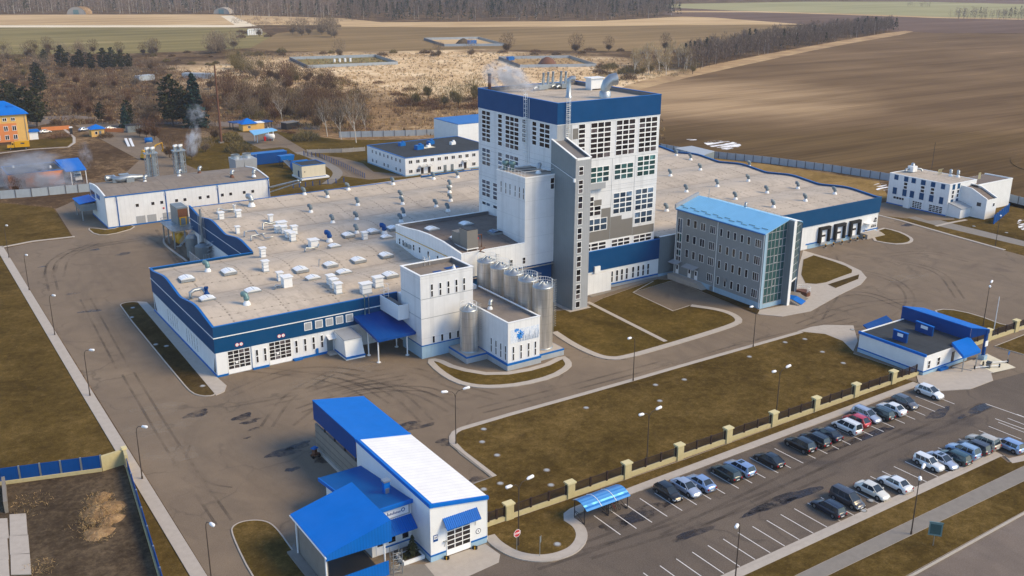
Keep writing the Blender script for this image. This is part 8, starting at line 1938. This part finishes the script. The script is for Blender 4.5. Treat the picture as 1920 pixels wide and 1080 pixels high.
# cars far behind, near the street
FAR = [(207,240,'sedan','p_white',.2,'white saloon beside the small far booth'),(158,242,'sedan','p_silver',.3,'silver car half hidden by the booth roof'),(85,246,'sedan','p_white',.2,'pale car behind the low orange wall at far left'),(560,234,'sedan','p_dkgrey',.3,'dark car right of the dark shed'),(255,236,'sedan','p_silver',.2,'silver car behind the green kiosk')]
for px, py, kd, pm, rz, lb in FAR:
    p = P(px, py, .7); build_car('parked_car', lb, kd, pm, (p.x, p.y, 0), rz, 'cars by the far street')
# yellow truck and the white truck under the blue shelter
def truck(name, label, loc, rz, cm, bm, L=7.4, Wd=2.5, hb=3.1):
    t = thing(name, label, 'truck', (0, 0, 0)); w = Wd/2
    b = MB(); b.add([(1.6,-w*.9,.9),(1.6,w*.9,.9),(1.6,w*.9,2.75),(1.6,-w*.9,2.75),(2.6,-w*.9,.9),(2.6,w*.9,.9),(2.35,w*.82,2.75),(2.35,-w*.82,2.75),(2.5,-w*.9,1.85),(2.5,w*.9,1.85)], [(0,3,7,8,4),(5,9,6,2,1),(3,2,6,7),(8,7,6,9),(0,1,2,3)]); b.box(2.6, 3.9, -w*.78, w*.78, .9, 1.8); b.build('cab', cm, t)
    b = MB(); b.box(-3.5, 1.4, -w, w, 1.0, hb); b.build('box_body', bm, t)
    b = MB(); b.add([(2.52,-w*.8,1.95),(2.52,w*.8,1.95),(2.38,w*.76,2.65),(2.38,-w*.76,2.65)], [(0,1,2,3)]); b.box(1.75, 2.3, -w*.93, w*.93, 1.95, 2.55); b.box(-1.9, -.6, -w-.01, w+.01, 2.1, 2.6); b.build('windows', 'car_glass', t)
    b = MB(); b.box(-3.5, 3.9, -.5, .5, .6, .95); b.build('chassis', 'dark_metal', t)
    for x in (-2.2, 2.9):
        for s in (-1, 1):
            b = MB(); b.tube([(x,s*(w-.35),.5),(x,s*w*.99,.5)], .5, 14); k = b.build('wheel', 'black_rubber', t); b = MB(); b.tube([(x,s*(w*.98),.5),(x,s*(w*.98+.06),.5)], .24, 8); b.build('rim', 'rim', k)
    for s in (-1, 1):
        b = MB(); b.box(3.88, 3.95, s*w*.5-.15, s*w*.5+.15, 1.2, 1.45); b.build('headlight', 'lamp_glass', t)
    t.location = loc; t.rotation_euler = (0, 0, rz); return t
p = P(37, 280); truck('yellow_truck', 'bright yellow bonneted service truck in front of the orange building', (p.x, p.y, 0), R(180-10), 'p_yellow', 'p_yellow')
truck('white_truck', 'white truck parked nose out under the bright blue shelter', (54.4, 328, 0), R(-90), 'p_white', 'p_white')

p = P(134, 252); t = thing('gate_post', 'white topped dark gate post by the far driveway', 'post', tuple(p)); b = MB(); b.box(p.x-.5, p.x+.5, p.y-.3, p.y+.3, 0, 2.6); b.build('body', 'dark_metal', t); b = MB(); b.box(p.x-.6, p.x+.6, p.y-.4, p.y+.4, 2.6, 3.1); b.build('cap', 'white_paint', t)
# ================================================================ TREES AND SHRUBS
HAZE = 0.00009
def rvec(rr): return Vector((rr.gauss(0, 1), rr.gauss(0, 1), rr.gauss(0, 1))).normalized()
def twig_tri(mb, c, d, ln, wd, rr, mi=0):
    s = d.cross(rvec(rr)); s = s.normalized() if s.length > 1e-4 else Vector((1, 0, 0))
    mb.add([c-s*wd, c+s*wd, c+d*ln], [(0, 1, 2)], mi)
def bare_tree(label, cat, h, spread, n, seed, tw, bark, group, trunk_frac=.3, up=.5, tr=.16, single=False):
    rr = random.Random(seed); t = thing('bare_tree' if not single else 'bare_shrub', label, cat, (0, 0, 0), group)
    b = MB(); tips = []
    def grow(p, d, ln, r, lev):
        q = p+d*ln; b.tube([p, q], [r, r*.62], 4 if lev < 2 else 3, 0, True, False)
        if lev >= 3: tips.append((q, d)); return
        for _ in range(3 if lev else 5):
            e = (d+rvec(rr)*.75+Vector((0, 0, up*.4))).normalized(); grow(p+d*ln*rr.uniform(.55, 1.0), e, ln*rr.uniform(.55, .8), r*.55, lev+1)
        tips.append((q, d))
    grow(Vector((0, 0, 0)), Vector((rr.uniform(-.06,.06), rr.uniform(-.06,.06), 1)).normalized(), h*trunk_frac, tr, 0)
    zc = h*(trunk_frac+(1-trunk_frac)*.5); c = MB()
    for k in range(n):
        p, d = rr.choice(tips)
        u = rvec(rr); rad = rr.random()**.45
        e = Vector((u.x*spread*rad, u.y*spread*rad, zc+u.z*h*(1-trunk_frac)*.52*rad))
        q = e if rr.random() < .3 else p+rvec(rr)*h*.13*rr.random()
        dd = (Vector((q.x, q.y, (q.z-h*trunk_frac)*.9+.8)).normalized()+rvec(rr)*.5+Vector((0, 0, up))).normalized()
        twig_tri(c, q, dd, h*rr.uniform(.07, .16), h*rr.uniform(.0045, .009), rr)
    b.build('trunk', bark, t); c.build('crown', tw, t); return t
def shrub(label, h, rad, n, seed, tw, group, cat='shrub'):
    rr = random.Random(seed); b = MB()
    for k in range(n):
        a, q = rr.uniform(0, 6.283), rr.random()**.55; x, y = rad*q*math.cos(a), rad*q*math.sin(a); top = h*(1-.75*q*q)*rr.uniform(.6, 1.05)
        z = rr.uniform(.0, .75)*top; d = (Vector((x*.5, y*.5, h*.7))+rvec(rr)*h*.35).normalized()
        twig_tri(b, Vector((x, y, z)), d, h*rr.uniform(.18, .36), h*rr.uniform(.014, .028), rr)
    o = b.build('bare_shrub', tw); return tag(o, label, cat, group)
def pine(label, h, r, seed, mat, group, tiers=16, low=.12, cat='pine', clump=True):
    rr = random.Random(seed); t = thing('pine_tree' if cat == 'pine' else 'spruce_tree', label, cat, (0, 0, 0), group)
    b = MB(); b.tube([(0,0,0),(0,0,h*.5),(0,0,h*.95)], [h*.02,h*.014,.03], 6); b.build('trunk', 'bark', t)
    c = MB()
    for i in range(tiers):
        f = i/(tiers-1); z = h*(low+(1-low)*f); R_ = r*((1-f)**.75*.95+.06) if cat == 'spruce' else r*(math.sin(math.pi*(.16+.80*f))**.8)
        for k in range(max(4, int(9*(1-f)+4))):
            a = rr.uniform(0, 6.283); L = R_*rr.uniform(.65, 1.1); tip = Vector((L*math.cos(a), L*math.sin(a), z-(.22*L if cat == 'spruce' else -.1*L)))
            for j in range(10):
                q = Vector((0, 0, z)).lerp(tip, rr.uniform(.25, 1.0))+rvec(rr)*h*.022; s = h*rr.uniform(.032, .062)
                d = rvec(rr); d.z *= .5; e = d.cross(rvec(rr)).normalized(); c.add([q-e*s*.5, q+d*s, q+e*s*.5, q-d*s*.6], [(0, 1, 2, 3)])
    c.build('crown', mat, t); return t
far = (-4000, -4000, 0)
PR = {}
PR['b1'] = lambda g, l: bare_tree(l, 'bare tree', 9.5, 3.9, 1700, 11, 'twigs_brown', 'bark', g, .16)
PR['b2'] = lambda g, l: bare_tree(l, 'bare tree', 10, 4.0, 1700, 12, 'twigs_red', 'bark', g, .15)
PR['b3'] = lambda g, l: bare_tree(l, 'bare tree', 9, 4.2, 1600, 13, 'twigs_grey', 'bark', g, .14)
PR['ol'] = lambda g, l: bare_tree(l, 'bare tree', 7.5, 4.4, 1600, 14, 'twigs_olive', 'bark', g, .2)
PR['bi'] = lambda g, l: bare_tree(l, 'birch', 12, 2.2, 520, 15, 'twigs_grey', 'birch_bark', g, .5, .9, .17)
PR['pa'] = lambda g, l: bare_tree(l, 'bare tree', 10, 2.2, 520, 16, 'twigs_pale', 'birch_bark', g, .45, 1.0, .2)
PR['s1'] = lambda g, l: shrub(l, 2.8, 2.6, 600, 21, 'twigs_brown', g)
PR['s2'] = lambda g, l: shrub(l, 2.4, 3.2, 650, 22, 'twigs_red', g)
PR['s3'] = lambda g, l: shrub(l, 3.4, 2.8, 700, 23, 'twigs_olive', g)
PR['pi'] = lambda g, l: pine(l, 13, 4.4, 31, 'needles_dark', g, 20, .16)
PR['sp'] = lambda g, l: pine(l, 17, 5.0, 32, 'needles_blue', g, 24, .05, 'spruce')
made = {}; NT = [0]
def plant(kind, px, py, label, group, s=1.0, rz=None, pt=None):
    p = pt if pt is not None else P(px, py); rz = random.uniform(0, 6.28) if rz is None else rz; NT[0] += 1
    if kind not in made:
        o = PR[kind](group, label); made[kind] = o; o.location = p; o.rotation_euler = (0, 0, rz); o.scale = (s, s, s); return o
    src = made[kind]
    if src.type == 'MESH':
        o = src.copy(); COL.objects.link(o); o.location = p; o.rotation_euler = (0, 0, rz); o.scale = (s, s, s*random.uniform(.85, 1.15)); o['label'] = label; o['group'] = group; return o
    return dup(src, p, rz, label, group, (s, s, s*random.uniform(.9, 1.1)))
# single trees one can pick out
G1 = 'dark conifers left of the meadow'
for px, py, k, s, lb in [(118,131,'pi',.95,'tall dark pine standing above the others at the left end of the conifer clump'),(84,120,'pi',.6,'small dark pine behind the tall pine at left'),(152,131,'pi',.75,'dark conifer left of centre in the conifer clump'),(172,132,'pi',.7,'dark conifer in the middle of the conifer clump'),(196,132,'pi',.95,'broad dark conifer at the crown of the clump'),(212,131,'pi',.85,'dark conifer right of the broadest one'),(228,130,'pi',.7,'lower dark conifer near the right end of the clump'),(242,129,'pi',.62,'lowest dark conifer at the right end of the clump'),(140,131,'pi',.6,'small dark conifer beside the tall pine'),
                        (68,150,'pi',.75,'dark pine on the left with a bare lower trunk'),(76,177,'pi',1.05,'dark slender pine right above the street at left'),(16,206,'pi',1.0,'dark pine behind the blue hipped roof, leftmost'),(30,212,'pi',.9,'dark pine behind the middle of the blue hipped roof'),(52,232,'pi',1.15,'big dark pine right of the orange block, partly behind its roof'),(70,238,'pi',1.1,'big dark pine between orange block and low wall'),
                        (325,236,'pi',1.35,'broad dark pine left of the blue-green spruce'),(345,232,'pi',1.1,'dark pine close behind the spruce'),(368,238,'sp',1.15,'tall blue-green spruce with pointed top left of the mast'),(240,238,'pi',.7,'small dark pine right of the small blue roofed booth'),(190,228,'pi',.6,'small dark conifer behind the booth'),(236,240,'sp',.5,'little blue-green spruce by the green kiosk'),
                        (448,122,'pi',.55,'lone dark pine crown among brown trees near the fenced green plot')]:
    plant(k, px, py, lb, G1, s*(1.2 if py < 140 else 1.1))
for px, py, s, lb in [(614,256,1.0,'white trunked birch leaning slightly, in front of the brown thicket'),(600,240,.7,'thin birch left of the leaning white birch'),(640,262,1.0,'white trunked birch at the left end of the grey fence'),(668,268,1.15,'tall birch just in front of the grey fence'),(530,232,.9,'birch behind the dark shed'),(686,250,.8,'thin birch beyond the grey fence')]:
    plant('bi', px, py, lb, 'birches near the grey fence', s)
for px, py, k, s, lb in [(402,262,'b1',.8,'bare brown tree left of the tall mast'),(386,285,'b3',.8,'bare tree between flues and cooling tower'),(360,300,'b2',.9,'rust brown tree behind the right flue stack'),(335,312,'b2',.7,'rust brown bush behind the store roof'),(318,296,'b1',.9,'bare brown tree between the two flue stacks'),(290,262,'b2',1.0,'dark reddish bare tree above the yellow digger'),(275,258,'b2',.9,'reddish bare tree above the left flue stack'),(262,256,'b1',.8,'bare tree beside the green kiosk'),
                        (448,284,'s3',1.7,'tall cypress-like brown shrub behind the cooling tower'),(432,264,'s3',1.6,'narrow brown shrub right of the mast'),(574,262,'s3',1.8,'dark bush on the lawn right of the filling station'),(475,221,'s3',1.9,'round clipped brown bush behind the ochre kiosk'),(28,330,'b2',.35,'bare bush on the asphalt left of the orange garage'),(30,362,'b2',.5,'reddish bare bush inside the smoke by the orange garage'),(100,344,'b2',.4,'bare bush in front of the orange garage wall'),(112,258,'s2',1.3,'brown bush beside the low orange wall'),(198,258,'s1',1.1,'brown bush below the small booth'),(300,355,'s1',.5,'small brown bush beside the container platform')]:
    plant(k, px, py, lb, 'bare trees around the rear yards', s)
for px, py in ((401,251),(409,256),(416,262),(536,247),(546,250),(558,256)):
    plant('s2', px, py, 'small round clipped bush on the filling station lawn', 'clipped round bushes at the filling station', .55)
# scattered thickets: zone outline, count, kinds, scale, label
def zone(pts, n, kinds, s0, s1, label, group):
    q = [P(*p) for p in pts]; x0, x1 = min(v.x for v in q), max(v.x for v in q); y0, y1 = min(v.y for v in q), max(v.y for v in q); k = 0; guard = 0
    while k < n and guard < n*60:
        guard += 1; x, y = random.uniform(x0, x1), random.uniform(y0, y1); ins = False; j = len(q)-1
        for i in range(len(q)):
            if (q[i].y > y) != (q[j].y > y) and x < (q[j].x-q[i].x)*(y-q[i].y)/(q[j].y-q[i].y)+q[i].x: ins = not ins
            j = i
        if ins: plant(random.choice(kinds), 0, 0, label, group, random.uniform(s0, s1)*1.22, pt=Vector((x, y, 0))); k += 1
zone([(-20,96),(110,92),(120,112),(90,150),(-20,190)], 26, ['b3','b1','s1','ol'], .7, 1.1, 'bare grey-brown tree in the thicket at the left picture edge', 'thicket at the left edge')
zone([(110,92),(300,96),(300,106),(120,112)], 10, ['b3','b1'], .8, 1.1, 'bare tree in the hazy row behind the dark conifer clump', 'row behind the conifers')
zone([(90,150),(250,140),(240,236),(90,236)], 24, ['b1','b2','s1','s2'], .6, 1.0, 'bare brown tree or bush in the scrub above the far street', 'scrub above the far street')
zone([(250,160),(420,165),(420,230),(250,236)], 20, ['b1','b2','s2','b3'], .6, 1.0, 'bare brown tree in the scrub left of the mast', 'scrub left of the mast')
zone([(255,100),(420,98),(420,140),(260,140)], 18, ['s1','s3','b1'], .5, .9, 'low brown bush on the straw ground below the airfield', 'bushes below the airfield')
zone([(385,92),(440,90),(440,104),(385,106)], 7, ['b3'], 1.1, 1.5, 'large pale grey bare tree at the end of the airfield grass', 'grey trees at the airfield end')
zone([(424,120),(490,122),(495,150),(425,150)], 11, ['ol','b3'], 1.0, 1.4, 'broad olive-brown tree in the clump below the fenced green plot', 'olive clump below the green plot')
zone([(490,140),(640,152),(645,175),(500,172)], 20, ['ol','b1','b2'], .7, 1.0, 'olive-brown tree in the long thicket left of the tower', 'long thicket left of the tower')
zone([(420,178),(640,190),(640,236),(430,228)], 34, ['b1','b2','b1','b3'], .7, 1.05, 'bare brown tree in the thicket behind the filling station', 'thicket behind the filling station')
zone([(560,200),(680,205),(690,258),(570,246)], 16, ['b2','b1'], .7, 1.0, 'reddish bare tree in the thicket beside the birches', 'thicket beside the birches')
zone([(740,190),(898,186),(898,206),(750,210)], 15, ['s2','ol','s2'], 1.0, 1.6, 'round brown bush in the dark bush row left of the tower', 'bush row left of the tower')
zone([(690,150),(800,160),(800,185),(700,185)], 5, ['s2','s1'], .7, 1.1, 'lone brown bush in the straw meadow left of the tower', 'lone bushes in the straw meadow')
zone([(440,98),(900,100),(900,106),(440,106)], 16, ['s1','s3','b3'], .8, 1.3, 'bush on the upper border of the straw meadow', 'bushes along the meadow border')
zone([(940,96),(1260,94),(1260,102),(940,106)], 12, ['s2','b1','s1'], .8, 1.4, 'dark bush on the border of the olive field behind the tower', 'bushes bordering the olive field')
zone([(555,60),(632,58),(630,72),(560,72)], 12, ['b3'], 1.2, 1.7, 'large bare grey tree in the lone grove on the olive field', 'lone grove on the olive field')
zone([(440,60),(555,62),(555,72),(440,72)], 7, ['s1','b3'], 1.0, 1.6, 'bush beside the white ruin', 'bushes beside the white ruin')
zone([(1190,120),(1290,112),(1300,140),(1180,150)], 20, ['pa','pa','ol'], .9, 1.2, 'pale trunked bare tree in the grove right of the tower', 'pale grove right of the tower')
zone([(1110,128),(1200,126),(1190,150),(1130,152)], 10, ['s3','s1'], 1.0, 1.6, 'brown bush left of the pale grove', 'bushes left of the pale grove')

# ---- woods that read as one mass
def wood(name, label, pts, n, h0, h1, conif, seed, pale=.3, per=64, rows=1.0):
    rr = random.Random(seed); q = [P(*p) for p in pts]; x0, x1 = min(v.x for v in q), max(v.x for v in q); y0, y1 = min(v.y for v in q), max(v.y for v in q); b = MB(); k = 0; g = 0
    while k < n and g < n*80:
        g += 1; x, y = rr.uniform(x0, x1), rr.uniform(y0, y1); ins = False; j = len(q)-1
        for i in range(len(q)):
            if (q[i].y > y) != (q[j].y > y) and x < (q[j].x-q[i].x)*(y-q[i].y)/(q[j].y-q[i].y)+q[i].x: ins = not ins
            j = i
        if not ins: continue
        k += 1; h = rr.uniform(h0, h1); o = Vector((x, y, 0))
        if rr.random() < conif:
            for _ in range(per):
                f = rr.random()**.8; r_ = h*.17*(1-f)+.2; a = rr.uniform(0, 6.283); c = o+Vector((r_*math.cos(a), r_*math.sin(a), h*(.1+.9*f))); s = h*.06
                d = rvec(rr); e = d.cross(rvec(rr)).normalized(); b.add([c-e*s*.6, c+d*s, c+e*s*.6, c-d*s], [(0, 1, 2, 3)], 1)
        else:
            m_ = 2 if rr.random() < pale else 0; w_ = h*.010
            for a in (0, 1.57): e = Vector((math.cos(a), math.sin(a), 0))*w_; b.add([o-e, o+e, o+e*.5+Vector((0,0,h*.8)), o-e*.5+Vector((0,0,h*.8))], [(0, 1, 2, 3)], m_)
            for _ in range(per):
                f = rr.random(); r_ = h*.20*math.sqrt(max(.02, 1-(2*f-1)**2))*rr.random()**.5; a = rr.uniform(0, 6.283); c = o+Vector((r_*math.cos(a), r_*math.sin(a), h*(.22+.66*f)))
                d = (Vector((math.cos(a)*.5, math.sin(a)*.5, 1.0))+rvec(rr)*.35).normalized(); twig_tri(b, c, d, h*rr.uniform(.10, .2), h*rr.uniform(.006, .012), rr, 0)
    o = b.build(name, ['forest_twigs', 'needles_dark', 'birch_bark']); tag(o, label, 'wood', kind='stuff'); return o
wood('far_forest', 'long grey-brown leafless forest along the top edge with dark conifers', [(-60,26),(430,26),(440,33),(640,36),(645,24),(420,8),(-60,8)], 1100, 15, 25, .10, 1, .40)
wood('far_forest', 'dark bluish forest along the top edge behind the tower', [(640,39),(860,40),(1130,40),(1240,35),(1275,28),(1260,10),(860,10),(630,12)], 1300, 13, 24, .26, 2, .14)
wood('far_forest', 'deep back rows of the forest rising past the top edge', [(-100,8),(420,8),(860,10),(1260,10),(1400,2),(1560,-2),(1560,-20),(860,-22),(-100,-26)], 1300, 18, 25, .35, 3, .2, 40)
wood('shelter_belt', 'dense dark leafless tree belt running diagonally along the ploughed field', [(1270,134),(1300,134),(1400,108),(1560,80),(1685,58),(1668,52),(1540,62),(1400,85),(1290,108)], 900, 9, 16, .04, 4, .12, 80)
wood('small_wood', 'small dark wood at the far right edge of the fields', [(1775,36),(1930,40),(2100,42),(2100,30),(1920,28),(1790,30)], 260, 10, 15, .15, 5, .1, 30)
wood('hedge_strip', 'thin far hedge on the green field at upper right', [(1700,13),(1745,14),(1745,12),(1700,12)], 26, 6, 9, .2, 6, .1, 20)
# straw tussocks and dead stalks over the meadow
rr = random.Random(77); b = MB()
for (pts, n) in (([(330,140),(560,158),(760,168),(960,190),(1190,160),(1265,115),(940,98),(480,102)], 4200), ([(440,170),(640,152),(900,185),(1240,220),(1250,268),(900,258),(640,252),(480,206)], 3000), ([(-20,100),(330,140),(440,170),(420,230),(-20,235)], 2200)):
    q = [P(*p) for p in pts]; x0, x1 = min(v.x for v in q), max(v.x for v in q); y0, y1 = min(v.y for v in q), max(v.y for v in q); k = 0
    while k < n:
        x, y = rr.uniform(x0, x1), rr.uniform(y0, y1); ins = False; j = len(q)-1
        for i in range(len(q)):
            if (q[i].y > y) != (q[j].y > y) and x < (q[j].x-q[i].x)*(y-q[i].y)/(q[j].y-q[i].y)+q[i].x: ins = not ins
            j = i
        if not ins: continue
        k += 1; dk = 1 if rr.random() < .4 else 0; o = Vector((x, y, 0)); s = rr.uniform(.5, 1.1)
        for _ in range(6): twig_tri(b, o+Vector((rr.uniform(-.8,.8), rr.uniform(-.8,.8), 0))*s, (Vector((0,0,1))+rvec(rr)*.5).normalized(), 1.3*s, .13*s, rr, dk)
o = b.build('dry_grass', ['straw_tufts', 'twigs_brown']); tag(o, 'straw coloured tussocks and dead stalks over the dry meadow', 'grass', kind='stuff')
# low brush between the trees
def brush(label, pts, n, tw, h0, h1, seed):
    rr = random.Random(seed); b = MB(); q = [P(*p) for p in pts]; x0, x1 = min(v.x for v in q), max(v.x for v in q); y0, y1 = min(v.y for v in q), max(v.y for v in q); k = 0
    while k < n:
        x, y = rr.uniform(x0, x1), rr.uniform(y0, y1); ins = False; j = len(q)-1
        for i in range(len(q)):
            if (q[i].y > y) != (q[j].y > y) and x < (q[j].x-q[i].x)*(y-q[i].y)/(q[j].y-q[i].y)+q[i].x: ins = not ins
            j = i
        if not ins: continue
        k += 1; h = rr.uniform(h0, h1); r_ = h*rr.uniform(.9, 1.6); mi = rr.randrange(len(tw))
        for _ in range(46):
            a, f = rr.uniform(0, 6.283), rr.random()**.6; c = Vector((x+r_*f*math.cos(a), y+r_*f*math.sin(a), rr.random()*h*.7*(1-.7*f*f))); twig_tri(b, c, (Vector((0,0,1))+rvec(rr)*.7).normalized(), h*rr.uniform(.3, .55), h*.034, rr, mi)
    o = b.build('undergrowth', tw); tag(o, label, 'undergrowth', kind='stuff')
brush('low brown brush filling the scrub at the left, above the far street', [(-20,104),(250,112),(430,150),(420,232),(100,236),(-20,190)], 900, ['twigs_brown','twigs_red','twigs_grey'], 1.4, 3.8, 51)
brush('low brown brush in the thickets behind the filling station', [(420,130),(660,150),(690,200),(690,256),(430,230)], 700, ['twigs_brown','twigs_red','twigs_olive'], 1.4, 3.8, 52)
brush('sparse low bushes dotting the straw meadow', [(480,110),(940,106),(1180,130),(1100,190),(900,190),(640,160)], 160, ['twigs_grey','twigs_brown','twigs_pale'], .8, 1.9, 53)
brush('brushwood between the bushes left of the tower', [(740,190),(898,186),(898,208),(740,214)], 70, ['twigs_red','twigs_brown'], 1.6, 2.8, 54)
brush('pale brushwood under the grove right of the tower', [(1110,132),(1290,118),(1300,142),(1150,156)], 110, ['twigs_olive','twigs_pale'], 1.5, 3.0, 55)
brush('low bushes along the forest edge and airfield verge', [(430,34),(640,38),(640,46),(520,50),(440,44)], 60, ['twigs_grey','twigs_brown'], 2, 4, 56)
# straw heap in the dirt yard and rough grass there
b = MB(); rr = random.Random(9)
for cx, cy, R_, hh, sd in ((192,960,2.3,.7,1),(186,938,1.5,.45,2),(184,1000,1.5,.35,3),(206,975,1.4,.5,4)):
    c = P(cx, cy); ph = [random.Random(sd).uniform(0, 6.3) for _ in range(3)]; pr = []
    for i in range(7):
        q = 1-i/6.0; ring = []
        for k in range(18): a = 2*math.pi*k/18; w_ = 1+.18*math.sin(2*a+ph[0])+.12*math.sin(3*a+ph[1])+.08*math.sin(7*a+ph[2]); ring.append((c.x+R_*q*w_*math.cos(a), c.y+R_*1.2*q*w_*math.sin(a), .03+hh*(1-q*q)*(1+.15*math.sin(5*a+i))))
        pr.append(ring)
    for i in range(6):
        for k in range(18): b.add([pr[i][k], pr[i][(k+1) % 18], pr[i+1][(k+1) % 18], pr[i+1][k]], [(0, 1, 2, 3)], 3, True)
for cx, cy, R_, n, hh in ((192,962,2.7,900,.85),(186,940,2.0,500,.5),(184,980,2.1,500,.5),(186,1005,1.6,200,.25),(75,1065,1.8,200,.25),(160,990,2.4,120,.15),(60,945,2.6,200,.3)):
    c = P(cx, cy)
    for _ in range(n):
        a, q = rr.uniform(0, 6.283), rr.random()**.6; p = c+Vector((R_*q*math.cos(a), R_*1.25*q*math.sin(a), .05+hh*(1-q*q)*rr.random())); twig_tri(b, p, (rvec(rr)+Vector((0,0,.4))).normalized(), rr.uniform(.2, .6), .025, rr, rr.choice((0,0,0,1,2)))
o = b.build('straw_heap', ['straw_tufts','twigs_brown','twigs_olive','straw_brown']); tag(o, 'low heap of pale straw and dead grass in the dirt yard at bottom left', 'straw heap', kind='stuff')

# ================================================================ STEAM AND SMOKE
def smoke(name, label, cx, cy, depth_pt, sx, sy, sz, dens, seed, col=(.9, .9, .92), scale=2.2, tilt=0.0, thr=.46):
    """cloud of steam: an ellipsoid whose density fades outward and is torn by noise"""
    d = (cx-960)*_R-(cy-540)*_U+FPX*_F
    tt = (depth_pt.dot(_F)-CAM_Z*_F.z)/d.dot(_F); c = Vector((0, 0, CAM_Z))+d*tt
    bm_ = MB(); bm_.lathe(0, 0, [(.02, -1)]+[(math.sin(math.pi*k/8), -math.cos(math.pi*k/8)) for k in range(1, 8)]+[(.02, 1)], 16)
    mt = bpy.data.materials.new(name+'_vapour'); mt.use_nodes = True; nt_ = mt.node_tree; nt_.nodes.remove(nt_.nodes['Principled BSDF'])
    pv = nt_.nodes.new('ShaderNodeVolumePrincipled'); pv.inputs['Color'].default_value = (*col, 1); pv.inputs['Anisotropy'].default_value = .2
    tc = nt_.nodes.new('ShaderNodeTexCoord'); ln = nt_.nodes.new('ShaderNodeVectorMath'); ln.operation = 'LENGTH'; nt_.links.new(tc.outputs['Object'], ln.inputs[0])
    fo = nt_.nodes.new('ShaderNodeMapRange'); fo.inputs[1].default_value = 1.0; fo.inputs[2].default_value = .1; nt_.links.new(ln.outputs['Value'], fo.inputs[0])
    nz = nt_.nodes.new('ShaderNodeTexNoise'); nz.noise_dimensions = '4D'; nz.inputs['W'].default_value = seed; nz.inputs['Scale'].default_value = scale; nz.inputs['Detail'].default_value = 5; nz.inputs['Distortion'].default_value = .8; nt_.links.new(tc.outputs['Object'], nz.inputs['Vector'])
    rm = nt_.nodes.new('ShaderNodeMapRange'); rm.inputs[1].default_value = thr; rm.inputs[2].default_value = thr+.22; rm.inputs[4].default_value = dens; nt_.links.new(nz.outputs['Fac'], rm.inputs[0])
    ml = nt_.nodes.new('ShaderNodeMath'); ml.operation = 'MULTIPLY'; nt_.links.new(fo.outputs[0], ml.inputs[0]); nt_.links.new(rm.outputs[0], ml.inputs[1]); nt_.links.new(ml.outputs[0], pv.inputs['Density'])
    nt_.links.new(pv.outputs[0], nt_.nodes['Material Output'].inputs['Volume']); MATS[name+'_vapour'+str(seed)] = mt
    o = bm_.build(name, name+'_vapour'+str(seed)); o.location = c; o.scale = (sx, sy, sz)
    o.rotation_euler = (0, tilt, math.atan2(_R.y, _R.x)); tag(o, label, 'steam', kind='stuff'); return o
tw = Vector((118, 180, 42))
smoke('steam', 'white steam puff drifting from the thin chimney on the tower roof', 948, 142, tw, 5.6, 3.2, 3.6, 2.6, 1, tilt=.25)
smoke('steam', 'thin lower tail of white steam over the tower roof', 982, 164, tw, 5.0, 2.6, 2.0, 1.8, 2, tilt=.2)
og = Vector((42, 322, 3))
smoke('smoke', 'pale grey smoke drifting across the orange garage', 50, 330, og, 16, 6, 8, 1.1, 3, (.75, .76, .8), 2.4, -.15)
smoke('smoke', 'bluish smoke low in front of the orange garage and truck shelter', 95, 352, og, 15, 5, 5.5, 1.2, 4, (.75, .77, .82), 2.6)
smoke('steam', 'white steam rising above the right flue stack', 362, 264, Vector((79, 285, 16)), 2.6, 2.0, 5.5, 1.8, 6, tilt=.25)
smoke('steam', 'upper wisp of steam above the right flue stack', 368, 215, Vector((79, 285, 16)), 3.2, 2.0, 3.4, .8, 7)
smoke('smoke', 'faint wisp of smoke right of the blue shelter roof', 160, 290, Vector((60, 330, 6)), 2.6, 2, 5, .5, 8, (.78, .79, .83))
smoke('steam', 'small puff of steam among the skylights on the hall roof', 603, 510, Vector((72, 172, 10)), 5, 3.4, 1.3, .7, 9)

# ================================================================ AIR
hz = MB(); hz.box(-900, 5200, -400, 5200, -1.0, 66.5); 
mt = bpy.data.materials.new('haze_air'); mt.use_nodes = True; nt_ = mt.node_tree; nt_.nodes.remove(nt_.nodes['Principled BSDF'])
pv = nt_.nodes.new('ShaderNodeVolumePrincipled'); pv.inputs['Color'].default_value = (.86, .88, .96, 1); pv.inputs['Density'].default_value = HAZE; nt_.links.new(pv.outputs[0], nt_.nodes['Material Output'].inputs['Volume']); MATS['haze_air'] = mt
if HAZE > 0:
    o = hz.build('haze', 'haze_air'); tag(o, 'thin pale haze filling the air over the plain', 'haze', kind='stuff')
